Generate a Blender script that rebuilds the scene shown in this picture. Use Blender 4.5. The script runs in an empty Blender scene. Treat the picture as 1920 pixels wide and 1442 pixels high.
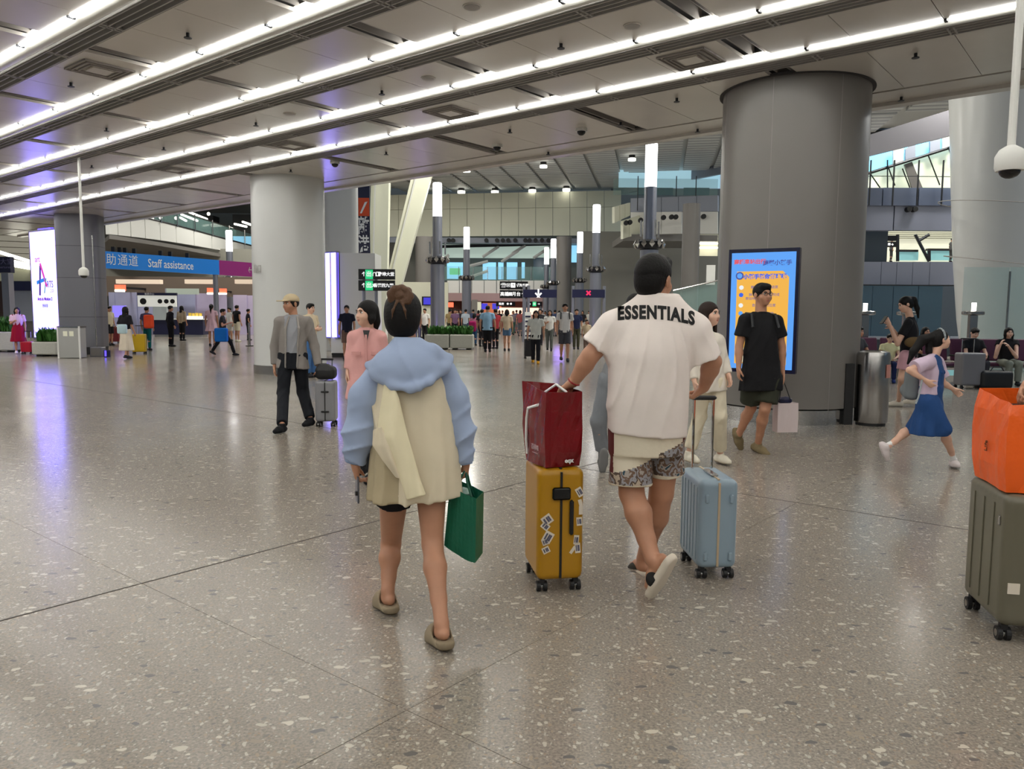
import bpy, bmesh, math, random
import numpy as np
from mathutils import Vector, Matrix
from mathutils.bvhtree import BVHTree
random.seed(7); RNG = np.random.default_rng(7)
SC = bpy.context.scene
COL = SC.collection
# ------------------------------------------------------------ camera, world, exposure
F_PX, PITCH, ROLL, EYE = 1448.6, math.radians(5.309), math.radians(-0.409), 1.5
fw = np.array([0, math.cos(PITCH), -math.sin(PITCH)]); up0 = np.array([0, math.sin(PITCH), math.cos(PITCH)]); rt0 = np.array([1., 0, 0])
rt = rt0*math.cos(ROLL) - up0*math.sin(ROLL); up = up0*math.cos(ROLL) + rt0*math.sin(ROLL)
cd = bpy.data.cameras.new('camera'); cam = bpy.data.objects.new('camera', cd); COL.objects.link(cam)
cd.sensor_fit = 'HORIZONTAL'; cd.sensor_width = 36; cd.lens = 36*F_PX/1920; cd.clip_start = .05; cd.clip_end = 500
cam.matrix_world = Matrix(((rt[0], up[0], -fw[0], 0), (rt[1], up[1], -fw[1], 0), (rt[2], up[2], -fw[2], EYE), (0, 0, 0, 1)))
SC.camera = cam
SC.view_settings.view_transform = 'Standard'; SC.view_settings.look = 'None'; SC.view_settings.gamma = 1
SC.view_settings.use_curve_mapping = False
SC.view_settings.exposure = 0.0
W_ = bpy.data.worlds.new('world'); SC.world = W_; W_.use_nodes = True
W_.node_tree.nodes['Background'].inputs[0].default_value = (.55, .76, 1, 1)
W_.node_tree.nodes['Background'].inputs[1].default_value = .55
TUBE, LAMP = 17.0, 5.5       # radiance of the ceiling tubes and of the lamp heads
def big_light(name, loc, sx, sy, power, col=(1, .97, .9), rot=(0, 0, 0)):
    l = bpy.data.lights.new(name, 'AREA'); l.shape = 'RECTANGLE'; l.size = sx; l.size_y = sy; l.energy = power; l.color = col
    o = bpy.data.objects.new(name, l); COL.objects.link(o); o.location = loc; o.rotation_euler = rot
    return o
# fill lights added to brighten the hall; invented cans are built around them further down
FILLS = [(-24, 40), (-12, 46), (-1, 33), (-18, 58), (-4, 60), (24, 52), (19, 33), (30, 42), (8, 28), (-38, 52)]
for fx, fy in FILLS:
    big_light('fill_light', (fx, fy, 12.86), 2.0, 2.0, 1050, (1, .98, .9))
for fx, fy in ((15.5, 17.5), (19.5, 20.5), (15, 25.5), (23, 27)):
    big_light('fill_light', (fx, fy, 8.9), 1.6, 1.6, 380, (1, .98, .93))  # extra fill without any fixture, added to brighten the leaning column side
# ------------------------------------------------------------ picture to place helpers
def ray(x, y): return fw + rt*(x-960)/F_PX - up*(y-721)/F_PX
E0 = np.array([0, 0, EYE])
def hz(x, y, z): r = ray(x, y); return E0 + r*(z-EYE)/r[2]
def at(x, y, Y): r = ray(x, y); return E0 + r*Y/r[1]
def G(x, y): return hz(x, y, 0.)
TH = math.radians(50.78); YAWG = TH
u1 = np.array([-math.sin(TH), math.cos(TH), 0]); u2 = np.array([math.cos(TH), math.sin(TH), 0])
def gp(a, b, z=0.): return u1*a + u2*b + np.array([0, 0, z])
def V(*a): return np.array(a, float)
def unit(v): v = np.asarray(v, float); return v/max(np.linalg.norm(v), 1e-9)
def lin(c): return tuple(((x/255)/12.92 if x/255 <= .04045 else ((x/255+.055)/1.055)**2.4) for x in c)
# ------------------------------------------------------------ materials
MATS = {}
def mat(name, col=(128, 128, 128), rough=.6, metal=0., emit=None, es=1., alpha=None, bump=None, noise=None, spec=None, sheen=0.):
    if name in MATS: return MATS[name]
    m = bpy.data.materials.new(name); m.use_nodes = True; MATS[name] = m
    nt = m.node_tree; b = nt.nodes['Principled BSDF']; c = lin(col)+(1,)
    b.inputs['Base Color'].default_value = c; b.inputs['Roughness'].default_value = rough; b.inputs['Metallic'].default_value = metal
    if spec is not None: b.inputs['Specular IOR Level'].default_value = spec
    if emit is not None:
        b.inputs['Emission Color'].default_value = (lin(emit) if max(emit) > 1.01 else tuple(emit))+(1,); b.inputs['Emission Strength'].default_value = es
    if alpha is not None: b.inputs['Alpha'].default_value = alpha
    g = None
    if bump or noise:
        g = nt.nodes.new('ShaderNodeNewGeometry')
    if noise:      # (scale, amount) gentle mottling of the thing's own colour
        n = nt.nodes.new('ShaderNodeTexNoise'); n.inputs['Scale'].default_value = noise[0]; n.inputs['Detail'].default_value = 4
        nt.links.new(g.outputs['Position'], n.inputs['Vector'])
        r = nt.nodes.new('ShaderNodeValToRGB'); a = noise[1]
        r.color_ramp.elements[0].position = .3; r.color_ramp.elements[1].position = .7
        r.color_ramp.elements[0].color = tuple(x*(1-a) for x in c[:3])+(1,); r.color_ramp.elements[1].color = tuple(min(1, x*(1+a)) for x in c[:3])+(1,)
        nt.links.new(n.outputs['Fac'], r.inputs[0]); nt.links.new(r.outputs[0], b.inputs['Base Color'])
    if bump:       # (scale, distance, strength)
        n = nt.nodes.new('ShaderNodeTexNoise'); n.inputs['Scale'].default_value = bump[0]; n.inputs['Detail'].default_value = 3
        nt.links.new(g.outputs['Position'], n.inputs['Vector'])
        k = nt.nodes.new('ShaderNodeBump'); k.inputs['Distance'].default_value = bump[1]; k.inputs['Strength'].default_value = bump[2]
        nt.links.new(n.outputs['Fac'], k.inputs['Height']); nt.links.new(k.outputs[0], b.inputs['Normal'])
    return m
def cloth(col, folds=True):
    n = 'cloth_%d_%d_%d' % tuple(col)
    return mat(n, col, .85, bump=(9, .02, .5) if folds else None, noise=(5, .06), spec=.25)
def folded(name, col, dist=.03, sc=5.5, zs=.35):
    # cotton with long soft gathers running down the cloth
    if name in MATS: return MATS[name]
    m = mat(name, col, .85, noise=(6, .04), spec=.2); nt = m.node_tree; b = nt.nodes['Principled BSDF']; g = nt.nodes.new('ShaderNodeNewGeometry')
    mp = nt.nodes.new('ShaderNodeMapping'); mp.inputs['Scale'].default_value = (1, 1, zs); mp.inputs['Rotation'].default_value = (.12, .28, 0); nt.links.new(g.outputs['Position'], mp.inputs['Vector'])
    n = nt.nodes.new('ShaderNodeTexNoise'); n.noise_type = 'RIDGED_MULTIFRACTAL'; n.inputs['Scale'].default_value = sc; n.inputs['Detail'].default_value = 2.5; n.inputs['Distortion'].default_value = .4; nt.links.new(mp.outputs[0], n.inputs['Vector'])
    k = nt.nodes.new('ShaderNodeBump'); k.inputs['Distance'].default_value = dist; k.inputs['Strength'].default_value = .55; nt.links.new(n.outputs['Fac'], k.inputs['Height']); nt.links.new(k.outputs[0], b.inputs['Normal'])
    return m
def nth(i, n):
    w = ['first', 'second', 'third', 'fourth', 'fifth', 'sixth', 'seventh', 'eighth', 'ninth', 'tenth', 'eleventh', 'twelfth', 'thirteenth', 'fourteenth', 'fifteenth', 'sixteenth', 'seventeenth', 'eighteenth', 'nineteenth', 'twentieth']
    return 'leftmost' if i == 0 else 'rightmost' if i == n-1 else w[i]+' from left'
def terrazzo():
    m = bpy.data.materials.new('terrazzo'); m.use_nodes = True; nt = m.node_tree; N = nt.nodes; L = nt.links; b = N['Principled BSDF']
    g = N.new('ShaderNodeNewGeometry')
    wn = N.new('ShaderNodeTexNoise'); wn.inputs['Scale'].default_value = 22; L.new(g.outputs['Position'], wn.inputs['Vector'])
    mx = N.new('ShaderNodeVectorMath'); mx.operation = 'MULTIPLY_ADD'; mx.inputs[1].default_value = (.035, .035, 0); L.new(wn.outputs['Color'], mx.inputs[0]); L.new(g.outputs['Position'], mx.inputs[2])
    base = N.new('ShaderNodeTexNoise'); base.inputs['Scale'].default_value = 90; base.inputs['Detail'].default_value = 3; L.new(g.outputs['Position'], base.inputs['Vector'])
    r0 = N.new('ShaderNodeValToRGB'); e = r0.color_ramp.elements; e[0].position = .34; e[0].color = lin((124, 116, 108))+(1,); e[1].position = .66; e[1].color = lin((158, 149, 137))+(1,)
    L.new(base.outputs['Fac'], r0.inputs[0]); cur = r0.outputs[0]
    big = N.new('ShaderNodeTexNoise'); big.inputs['Scale'].default_value = .9; L.new(g.outputs['Position'], big.inputs['Vector'])
    for sc, thr, sq, pal, hi in ((85, .30, (1, 1, 1), [(128, 120, 112), (184, 177, 164), (150, 132, 114), (118, 112, 106)], .45), (40, .30, (1.3, .8, 1), [(122, 116, 110), (188, 180, 166), (156, 143, 126), (176, 170, 157)], .34), (17, .24, (.8, 1.5, 1), [(198, 190, 174), (104, 102, 99), (186, 178, 162), (150, 140, 126)], .27)):
        mp = N.new('ShaderNodeMapping'); mp.inputs['Scale'].default_value = sq; mp.inputs['Rotation'].default_value = (0, 0, sc*.13); L.new(mx.outputs[0], mp.inputs['Vector'])
        v = N.new('ShaderNodeTexVoronoi'); v.voronoi_dimensions = '2D'; v.inputs['Scale'].default_value = sc; L.new(mp.outputs[0], v.inputs['Vector'])
        sp = N.new('ShaderNodeSeparateColor'); L.new(v.outputs['Color'], sp.inputs[0])
        t = N.new('ShaderNodeMath'); t.operation = 'MULTIPLY'; t.inputs[1].default_value = thr*1.5; L.new(sp.outputs[0], t.inputs[0])
        lt = N.new('ShaderNodeMath'); lt.operation = 'LESS_THAN'; L.new(v.outputs['Distance'], lt.inputs[0]); L.new(t.outputs[0], lt.inputs[1])
        gt = N.new('ShaderNodeMath'); gt.operation = 'LESS_THAN'; L.new(sp.outputs[1], gt.inputs[0]); gt.inputs[1].default_value = hi
        mu = N.new('ShaderNodeMath'); mu.operation = 'MULTIPLY'; L.new(lt.outputs[0], mu.inputs[0]); L.new(gt.outputs[0], mu.inputs[1])
        r = N.new('ShaderNodeValToRGB'); r.color_ramp.interpolation = 'CONSTANT'
        while len(r.color_ramp.elements) < len(pal): r.color_ramp.elements.new(.5)
        for i, c in enumerate(pal): r.color_ramp.elements[i].position = i/len(pal); r.color_ramp.elements[i].color = lin(c)+(1,)
        L.new(sp.outputs[2], r.inputs[0])
        mix = N.new('ShaderNodeMix'); mix.data_type = 'RGBA'; L.new(mu.outputs[0], mix.inputs['Factor']); L.new(cur, mix.inputs['A']); L.new(r.outputs[0], mix.inputs['B']); cur = mix.outputs['Result']
    L.new(cur, b.inputs['Base Color'])
    rr = N.new('ShaderNodeMapRange'); rr.inputs['To Min'].default_value = .12; rr.inputs['To Max'].default_value = .24; L.new(big.outputs['Fac'], rr.inputs['Value']); L.new(rr.outputs[0], b.inputs['Roughness'])
    b.inputs['Specular IOR Level'].default_value = .5
    return m
def stripes(name, c1, c2, scale, duty, direction, rough=.5):
    m = bpy.data.materials.new(name); m.use_nodes = True; nt = m.node_tree; b = nt.nodes['Principled BSDF']; b.inputs['Roughness'].default_value = rough
    g = nt.nodes.new('ShaderNodeNewGeometry'); d = nt.nodes.new('ShaderNodeVectorMath'); d.operation = 'DOT_PRODUCT'; d.inputs[1].default_value = tuple(x*scale for x in direction)
    nt.links.new(g.outputs['Position'], d.inputs[0])
    f = nt.nodes.new('ShaderNodeMath'); f.operation = 'FRACT'; nt.links.new(d.outputs['Value'], f.inputs[0])
    l = nt.nodes.new('ShaderNodeMath'); l.operation = 'LESS_THAN'; l.inputs[1].default_value = duty; nt.links.new(f.outputs[0], l.inputs[0])
    x = nt.nodes.new('ShaderNodeMix'); x.data_type = 'RGBA'; nt.links.new(l.outputs[0], x.inputs['Factor']); x.inputs['A'].default_value = lin(c1)+(1,); x.inputs['B'].default_value = lin(c2)+(1,)
    nt.links.new(x.outputs['Result'], b.inputs['Base Color']); return m
M_ = dict(
    terrazzo=terrazzo(), grout=mat('joint_filler', (70, 64, 60), .8), ceil=mat('ceiling_panel', (205, 200, 192), .25, noise=(2, .02), spec=1.),
    chan=mat('ceiling_channel', (150, 145, 140), .6), black=mat('black_void', (14, 14, 15), .8), slat=mat('grille_slat', (165, 162, 158), .5),
    void=mat('grille_void', (62, 60, 60), .8), housing=mat('light_housing', (220, 220, 214), .35), tube=mat('tube_glow', (255, 255, 250), .5, emit=(1, .985, .93), es=TUBE),
    colgrey=mat('column_grey_panel', (120, 116, 112), .35, noise=(1.2, .02)), colwhite=mat('column_white_panel', (205, 206, 204), .25, noise=(1, .02)),
    pillar=mat('pillar_slate_panel', (112, 112, 118), .35), steel=mat('brushed_steel', (170, 168, 166), .22, 1.), chrome=mat('polished_steel', (200, 200, 200), .08, 1.),
    darkmetal=mat('dark_metal', (50, 52, 56), .4, .6), white=mat('white_paint', (225, 225, 220), .4), offwhite=mat('offwhite_panel', (236, 236, 214), .45), bluewhite=mat('cool_grey_panel', (150, 156, 170), .4),
    glass=mat('balustrade_glass', (150, 190, 185), .05, alpha=.22), tealglass=mat('dark_teal_glass', (64, 94, 114), .15), sky=mat('bright_window', (120, 200, 240), .3, emit=(.30, .68, .95), es=.95),
    lampm=mat('lamp_glow', (255, 255, 255), .5, emit=(1, 1, 1), es=LAMP), lampcol=mat('lamp_post_metal', (140, 142, 152), .32, .55), navy=mat('navy_sign', (22, 24, 60), .4),
    lit=mat('lit_fitting', (255, 255, 240), .5, emit=(1, .97, .85), es=4.), concrete=mat('planter_stone', (176, 176, 166), .7, noise=(20, .06)), leaf=mat('leaf_green', (52, 104, 34), .6, noise=(30, .3)),
    rubber=mat('black_rubber', (22, 22, 24), .55), blackgloss=mat('black_gloss', (16, 16, 18), .2), seat=mat('purple_upholstery', (86, 34, 62), .6),
    skin=mat('skin_tan', (184, 134, 106), .5, noise=(14, .05)), skin2=mat('skin_light', (222, 178, 154), .5, noise=(14, .05)), lip=mat('lip', (168, 88, 80), .5), eyew=mat('eye_white', (225, 220, 215), .3), iris=mat('eye_dark', (25, 18, 15), .2),
    hair=mat('black_hair', (13, 11, 11), .6, bump=(70, .006, .5), spec=.25), hairb=mat('brown_hair', (40, 27, 21), .6, bump=(70, .006, .5), spec=.25), print=mat('black_print', (18, 18, 20), .8), wprint=mat('white_print', (240, 240, 240), .6),
)
# ------------------------------------------------------------ objects and meshes
ORG = {}
def tagp(o, label=None, cat=None, group=None, kind=None):
    if label: o['label'] = label
    if cat: o['category'] = cat
    if group: o['group'] = group
    if kind: o['kind'] = kind
    return o
def mesh_obj(name, verts, faces, m, parent=None, loc=None, smooth=False, midx=None, **t):
    org = np.array(ORG[parent.name]) if parent is not None else (np.array(loc, float) if loc is not None else np.zeros(3))
    me = bpy.data.meshes.new(name); v = np.asarray(verts, float)-org
    if isinstance(faces, np.ndarray):
        nf, k = faces.shape
        me.vertices.add(len(v)); me.vertices.foreach_set('co', v.ravel().astype(np.float32))
        me.loops.add(nf*k); me.loops.foreach_set('vertex_index', faces.ravel().astype(np.int32))
        me.polygons.add(nf); me.polygons.foreach_set('loop_start', np.arange(0, nf*k, k, dtype=np.int32)); me.update(calc_edges=True)
    else:
        me.from_pydata([tuple(map(float, p)) for p in v], [], [tuple(f) for f in faces]); me.update()
    for mm in (m if isinstance(m, (list, tuple)) else [m]): me.materials.append(mm)
    if midx is not None: me.polygons.foreach_set('material_index', np.asarray(midx, np.int32))
    if smooth: me.polygons.foreach_set('use_smooth', np.ones(len(me.polygons), bool))
    o = bpy.data.objects.new(name, me); COL.objects.link(o); ORG[o.name] = org
    if parent is not None: o.parent = parent
    else: o.location = org
    return tagp(o, **t)
def empty(name, loc, label, cat, group=None, kind=None):
    o = bpy.data.objects.new(name, None); COL.objects.link(o); o.location = loc; o.empty_display_size = .2; ORG[o.name] = np.array(loc, float)
    return tagp(o, label, cat, group, kind)
def copy_tree(o, delta, parent=None):
    c = o.copy(); COL.objects.link(c)
    if parent is None:
        c.location = Vector(o.location)+Vector(delta); ORG[c.name] = ORG[o.name]+np.array(delta)
    else:
        c.parent = parent; ORG[c.name] = ORG[parent.name]
    for ch in [x for x in o.children]: copy_tree(ch, delta, c)
    return c
def rotz(a): c, s = math.cos(a), math.sin(a); return np.array([[c, -s, 0], [s, c, 0], [0, 0, 1.]])
class MB:
    def __init__(s): s.v = []; s.f = []; s.sm = False
    def add(s, v, f):
        n = len(s.v); s.v += [tuple(map(float, p)) for p in v]; s.f += [tuple(i+n for i in q) for q in f]; return s
    def box(s, c, size, yaw=0., R=None, bev=0.):
        R = rotz(yaw) if R is None else R; x, y, z = (q/2 for q in size); c = np.asarray(c, float)
        if bev:
            b = bev; pts = []
            lv = []
            for (dx, dy, dz) in ((b, b, 0), (0, 0, b)): pass
            prof = [(-z, b), (-z+b, 0), (z-b, 0), (z, b)]
            ring = lambda ins: [(-x+ins, -y+ins+b), (-x+ins+b, -y+ins), (x-ins-b, -y+ins), (x-ins, -y+ins+b), (x-ins, y-ins-b), (x-ins-b, y-ins), (-x+ins+b, y-ins), (-x+ins, y-ins-b)]
            for zz, ins in prof: pts += [R@np.array([p, q, zz])+c for p, q in ring(ins)]
            f = [tuple(range(7, -1, -1)), tuple(range(24, 32))]
            for k in range(3):
                for i in range(8): f.append((k*8+i, k*8+(i+1) % 8, k*8+8+(i+1) % 8, k*8+8+i))
            return s.add(pts, f)
        pts = [R@np.array([sx*x, sy*y, sz*z])+c for sz in (-1, 1) for sx, sy in ((-1, -1), (1, -1), (1, 1), (-1, 1))]
        return s.add(pts, [(3, 2, 1, 0), (4, 5, 6, 7), (0, 1, 5, 4), (1, 2, 6, 5), (2, 3, 7, 6), (3, 0, 4, 7)])
    def cyl(s, p, q, r, r2=None, n=16, cap=True):
        p = np.asarray(p, float); q = np.asarray(q, float); r2 = r if r2 is None else r2; d = unit(q-p)
        a = unit(np.cross(d, [0, 0, 1] if abs(d[2]) < .9 else [1, 0, 0])); b = np.cross(d, a); pts = []
        for c, rr in ((p, r), (q, r2)):
            pts += [c+rr*(a*math.cos(t)+b*math.sin(t)) for t in np.arange(n)*2*math.pi/n]
        f = [(i, (i+1) % n, n+(i+1) % n, n+i) for i in range(n)]
        if cap: f += [tuple(range(n-1, -1, -1)), tuple(range(n, 2*n))]
        return s.add(pts, f)
    def tube(s, pts, r, n=8):
        for a, b in zip(pts[:-1], pts[1:]): s.cyl(a, b, r, n=n)
        return s
    def lathe(s, c, prof, n=24, sx=1., sy=1., yaw=0., a0=0., a1=2*math.pi):
        c = np.asarray(c, float); R = rotz(yaw); pts = []; full = abs(a1-a0-2*math.pi) < 1e-6; m = n if full else n+1
        for r, z in prof:
            pts += [R@np.array([r*sx*math.cos(t), r*sy*math.sin(t), z])+c for t in a0+np.arange(m)*(a1-a0)/n]
        f = []
        for k in range(len(prof)-1):
            for i in range(n): j = (i+1) % m; f.append((k*m+i, k*m+j, k*m+m+j, k*m+m+i))
        if full: f += [tuple(range(m-1, -1, -1)), tuple(range((len(prof)-1)*m, len(prof)*m))]
        return s.add(pts, f)
    def poly(s, pts, d):      # extruded polygon: pts in 3D, d the extrusion vector
        pts = [np.asarray(p, float) for p in pts]; n = len(pts); d = np.asarray(d, float)
        return s.add(pts+[p+d for p in pts], [tuple(range(n-1, -1, -1)), tuple(range(n, 2*n))]+[(i, (i+1) % n, n+(i+1) % n, n+i) for i in range(n)])
    def sph(s, c, r, n=12, R=None):
        r = np.array([r]*3 if np.isscalar(r) else r, float); c = np.asarray(c, float); R = np.eye(3) if R is None else R; pts = []; m = n//2
        for i in range(1, m):
            for j in range(n): a = math.pi*i/m; t = 2*math.pi*j/n; pts.append(R@(r*np.array([math.sin(a)*math.cos(t), math.sin(a)*math.sin(t), math.cos(a)]))+c)
        pts += [R@(r*np.array([0, 0, 1]))+c, R@(r*np.array([0, 0, -1]))+c]; T = len(pts)-2; f = []
        for i in range(m-2):
            for j in range(n): k = (j+1) % n; f.append((i*n+j, (i+1)*n+j, (i+1)*n+k, i*n+k))
        for j in range(n): k = (j+1) % n; f += [(T, j, k), (T+1, (m-2)*n+k, (m-2)*n+j)]
        return s.add(pts, f)
    def build(s, name, m, parent=None, loc=None, smooth=False, **t):
        return mesh_obj(name, s.v, s.f, m, parent, loc if loc is not None else (s.v[0] if parent is None else None), smooth, **t)
def smooth_by_angle(o, ang=40):
    me = o.data; me.polygons.foreach_set('use_smooth', np.ones(len(me.polygons), bool))
    if hasattr(me, 'set_sharp_from_angle'): me.set_sharp_from_angle(angle=math.radians(ang))
    return o
def text_mesh(body, size, depth=.002, bold=0., align='CENTER', spacing=1.):
    c = bpy.data.curves.new('t', 'FONT'); c.body = body; c.size = size; c.extrude = depth; c.align_x = align; c.align_y = 'CENTER'; c.offset = bold; c.space_character = spacing; c.resolution_u = 3
    o = bpy.data.objects.new('t', c); COL.objects.link(o); bpy.context.view_layer.update(); dg = bpy.context.evaluated_depsgraph_get()
    me = bpy.data.meshes.new_from_object(o.evaluated_get(dg)); v = np.array([tuple(x.co) for x in me.vertices]).reshape(-1, 3); f = [tuple(p.vertices) for p in me.polygons]
    bpy.data.objects.remove(o); bpy.data.curves.remove(c); bpy.data.meshes.remove(me); return v, f
def text(body, size, center, right, upv, m, parent, name='lettering', bold=0., align='CENTER', xs=1., spacing=1.):
    v, f = text_mesh(body, size, .002, bold, align, spacing); right = unit(right); upv = unit(upv); nrm = np.cross(right, upv)
    return mesh_obj(name, np.asarray(center)+v[:, :1]*right*xs+v[:, 1:2]*upv+v[:, 2:]*nrm, f, m, parent)
# ------------------------------------------------------------ floor
fl = mesh_obj('floor', [gp(a, b, -.012) for a, b in ((-24, -16), (100, -16), (100, 100), (-24, 100))][::1], [(0, 3, 2, 1)], M_['grout'], loc=(0, 0, 0), kind='structure')
S = 2.12; cells = [(i, j) for i in range(-8, 46) for j in range(-8, 46)]
def seen(i, j):
    p = gp(4.19+(i+.5)*S, 6.16+(j+.5)*S); d = p-E0; z = d@fw
    if z < 1: return None
    x = 960+F_PX*(d@rt)/z; y = 721-F_PX*(d@up)/z
    return z if -500 < x < 2400 and y < 2100 else None
order = sorted([(seen(i, j), i, j) for i, j in cells if seen(i, j)])[:280]; near = {(i, j) for _, i, j in order}
slab0 = None
for _, i, j in order:
    c = gp(4.19+(i+.5)*S, 6.16+(j+.5)*S, -.01)
    if slab0 is None:
        slab0 = MB().box(c, (S-.003, S-.003, .02), YAWG).build('terrazzo_slab', M_['terrazzo'], fl); c0 = c
    else:
        o = slab0.copy(); COL.objects.link(o); o.parent = fl; o.location = Vector(c-c0)
mb = MB()
for i, j in cells:
    if (i, j) not in near: mb.box(gp(4.19+(i+.5)*S, 6.16+(j+.5)*S, -.01), (S-.004, S-.004, .02), YAWG)
mb.build('far_slabs', M_['terrazzo'], fl, kind='stuff')
MB().box(gp(20, 6.16, .0005), (.011, 60, .002), YAWG).build('movement_joint', M_['grout'], fl)
MB().box(gp(4.19, 20, .0005), (60, .011, .002), YAWG).build('movement_joint', M_['grout'], fl)
# ------------------------------------------------------------ low ceiling
ZC = 4.65; LB = [9.6-1.467*k for k in range(0, 13)]; EDGE = 12.75
A0, A1 = -14., 38.
ce = MB().box(gp((A0+A1)/2, (EDGE-12)/2, ZC+.55), (EDGE+12, A1-A0, .1), YAWG).build('ceiling', M_['void'], loc=(0, 0, ZC), kind='structure')
SL = 3.11; slots = [7.0+SL*k for k in range(-7, 11)]
def panel(b0, b1, a0, a1, name='ceiling_panel'):
    return MB().box(gp((a0+a1)/2, (b0+b1)/2, ZC+.02), (b1-b0-.008, a1-a0-.008, .04), YAWG).build(name, M_['ceil'], ce)
rows = [(b-1.467+.52, b-.05) for b in LB] + [(9.6+.52, 12.0)]
cnt = 0; hid = MB()
for (b0, b1) in rows:
    for s in slots:
        for q in range(3):
            a0 = s+.16+q*.93; a1 = a0+.93
            p = gp((a0+a1)/2, (b0+b1)/2, ZC)-E0; z = p@fw
            vis = z > .5 and -350 < 960+F_PX*(p@rt)/z < 2250 and -350 < 721-F_PX*(p@up)/z and a0 < A1
            if vis and cnt < 295: panel(b0, b1, a0, a1); cnt += 1
            else: hid.box(gp((a0+a1)/2, (b0+b1)/2, ZC+.02), (b1-b0-.008, a1-a0-.008, .04), YAWG)
hid.build('far_ceiling_panels', M_['ceil'], ce, kind='stuff')
mb = MB(); mv = MB()
for (b0, b1) in rows:
    for s in slots:      # raised channel over each gap, with a black opening along half of it
        mb.box(gp(s+.08, (b0+b1)/2, ZC+.16), (b1-b0, .02, .26), YAWG); mb.box(gp(s-.09, (b0+b1)/2, ZC+.12), (b1-b0, .012, .18), YAWG)
        mb.box(gp(s+.03, (b0+b1)/2, ZC+.3), (b1-b0, .34, .02), YAWG)
        mv.box(gp(s+.0, b0+(b1-b0)*.38, ZC+.26), ((b1-b0)*.55, .12, .05), YAWG)
mb.build('slot_channels', M_['chan'], ce, kind='stuff'); mv.build('slot_openings', M_['black'], ce, kind='stuff')
# edge beam of the low ceiling with its dark groove
MB().box(gp((A0+A1)/2, 12.36, ZC+.02), (.58, A1-A0, .04), YAWG).build('edge_soffit', M_['ceil'], ce)
MB().box(gp((A0+A1)/2, 12.035, ZC+.06), (.12, A1-A0, .04), YAWG).build('edge_groove', M_['void'], ce)
MB().box(gp((A0+A1)/2, EDGE, ZC+.6), (.2, A1-A0, 1.3), YAWG).build('edge_fascia', M_['ceil'], ce)
# linear lights: white trough, tube segments, air grille
for k, b in enumerate(LB):
    vis = k < 5; aa0, aa1 = A0, 36.
    r = empty('linear_light', gp((aa0+aa1)/2, b, ZC), 'row of white tube lights in the low ceiling, %s' % (['nearest the hall edge', 'second from hall edge', 'third from hall edge', 'fourth from hall edge', 'crossing top left corner'][k] if vis else nth(k-4, 30)+' past the frame'), 'light', 'linear light rows in the low ceiling')
    n = 10; prof = [(.0, .02), (.02, .0), (.07, -.022), (.12, -.024), (.17, -.008), (.195, .02)]
    pts = [gp(a, b+x, ZC+z) for a in (aa0, aa1) for x, z in prof]; m = len(prof)
    mesh_obj('trough', pts, [(i, i+1, m+i+1, m+i) for i in range(m-1)]+[tuple(range(m-1, -1, -1)), tuple(range(m, 2*m))], M_['housing'], r, smooth=True)
    MB().box(gp((aa0+aa1)/2, b-.05, ZC+.06), (.10, aa1-aa0, .012), YAWG).build('reflector', mat('grey_reflector', (120, 118, 112), .6), r)
    if vis:
        seg = None; a = -6*1.467+.4
        while a < aa1-1.4:
            c = gp(a+.73, b-.045, ZC+.012)
            if seg is None: seg = MB().cyl(gp(a+.02, b-.045, ZC+.012), gp(a+1.42, b-.045, ZC+.012), .036, n=8).build('tube', M_['tube'], r, smooth=True); sc = c
            else: o = seg.copy(); COL.objects.link(o); o.parent = r; o.location = Vector(c-sc)
            a += 1.467
        clips = MB(); a = -6*1.467+.4
        while a < aa1-1.4: clips.box(gp(a-.012, b-.045, ZC+.004), (.085, .03, .05), YAWG); a += 1.467
        clips.build('tube_clips', M_['darkmetal'], r, kind='stuff')
    else: MB().cyl(gp(aa0, b-.045, ZC+.012), gp(aa1, b-.045, ZC+.012), .033, n=6).build('tube', M_['tube'], r)
    g = empty('air_grille', gp((aa0+aa1)/2, b+.38, ZC), 'slotted air grille running beside %s' % (['the light row nearest the open hall edge', 'the second light row from the hall edge', 'the third light row from the hall edge', 'the fourth light row from the hall edge', 'the light row in the top left corner'][k] if vis else 'the light row '+nth(k-4, 30)+' past the frame'), 'grille', 'air grilles in the low ceiling')
    MB().box(gp((aa0+aa1)/2, b+.38, ZC+.09), (.27, aa1-aa0, .01), YAWG).build('backing', M_['void'], g)
    for x in (.25, .335, .42, .505): MB().box(gp((aa0+aa1)/2, b+x, ZC+.022), (.016, aa1-aa0, .05), YAWG).build('slat', M_['slat'], g)
    mb = MB(); a = -6*1.467
    while a < aa1: mb.box(gp(a+.37, b+.38, ZC+.012), (.26, .022, .03), YAWG); mb.box(gp(a+.43, b+.38, ZC+.012), (.26, .022, .03), YAWG); a += 1.467
    mb.build('cross_bars', M_['slat'], g, kind='stuff')
# small ceiling fittings
def on_ceil(x, y, dz=0.): return hz(x, y, ZC-dz)
spk = None
SPR = sorted([(352, 62), (133, 155), (716, 170), (480, 230), (1052, 82), (1269, 184), (1717, 100), (956, 243), (724, 285), (307, 276), (200, 240), (1164, 209+20), (1308, 242), (1028, 285), (1690, 182), (172, 310), (545, 318)])
for n, (x, y) in enumerate(SPR):
    c = on_ceil(x, y)
    if spk is None:
        spk = empty('sprinkler', c, '', 'sprinkler'); MB().cyl(c, c-V(0, 0, .05), .02, n=8).build('stem', M_['darkmetal'], spk); MB().cyl(c-V(0, 0, .05), c-V(0, 0, .058), .045, n=10).build('deflector', M_['darkmetal'], spk); o = spk; s0 = c
    else: o = copy_tree(spk, c-s0)
    o['group'] = 'sprinklers in the low ceiling'; o['label'] = 'small dark ceiling sprinkler, %s of those in view' % nth(n, len(SPR))
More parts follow.
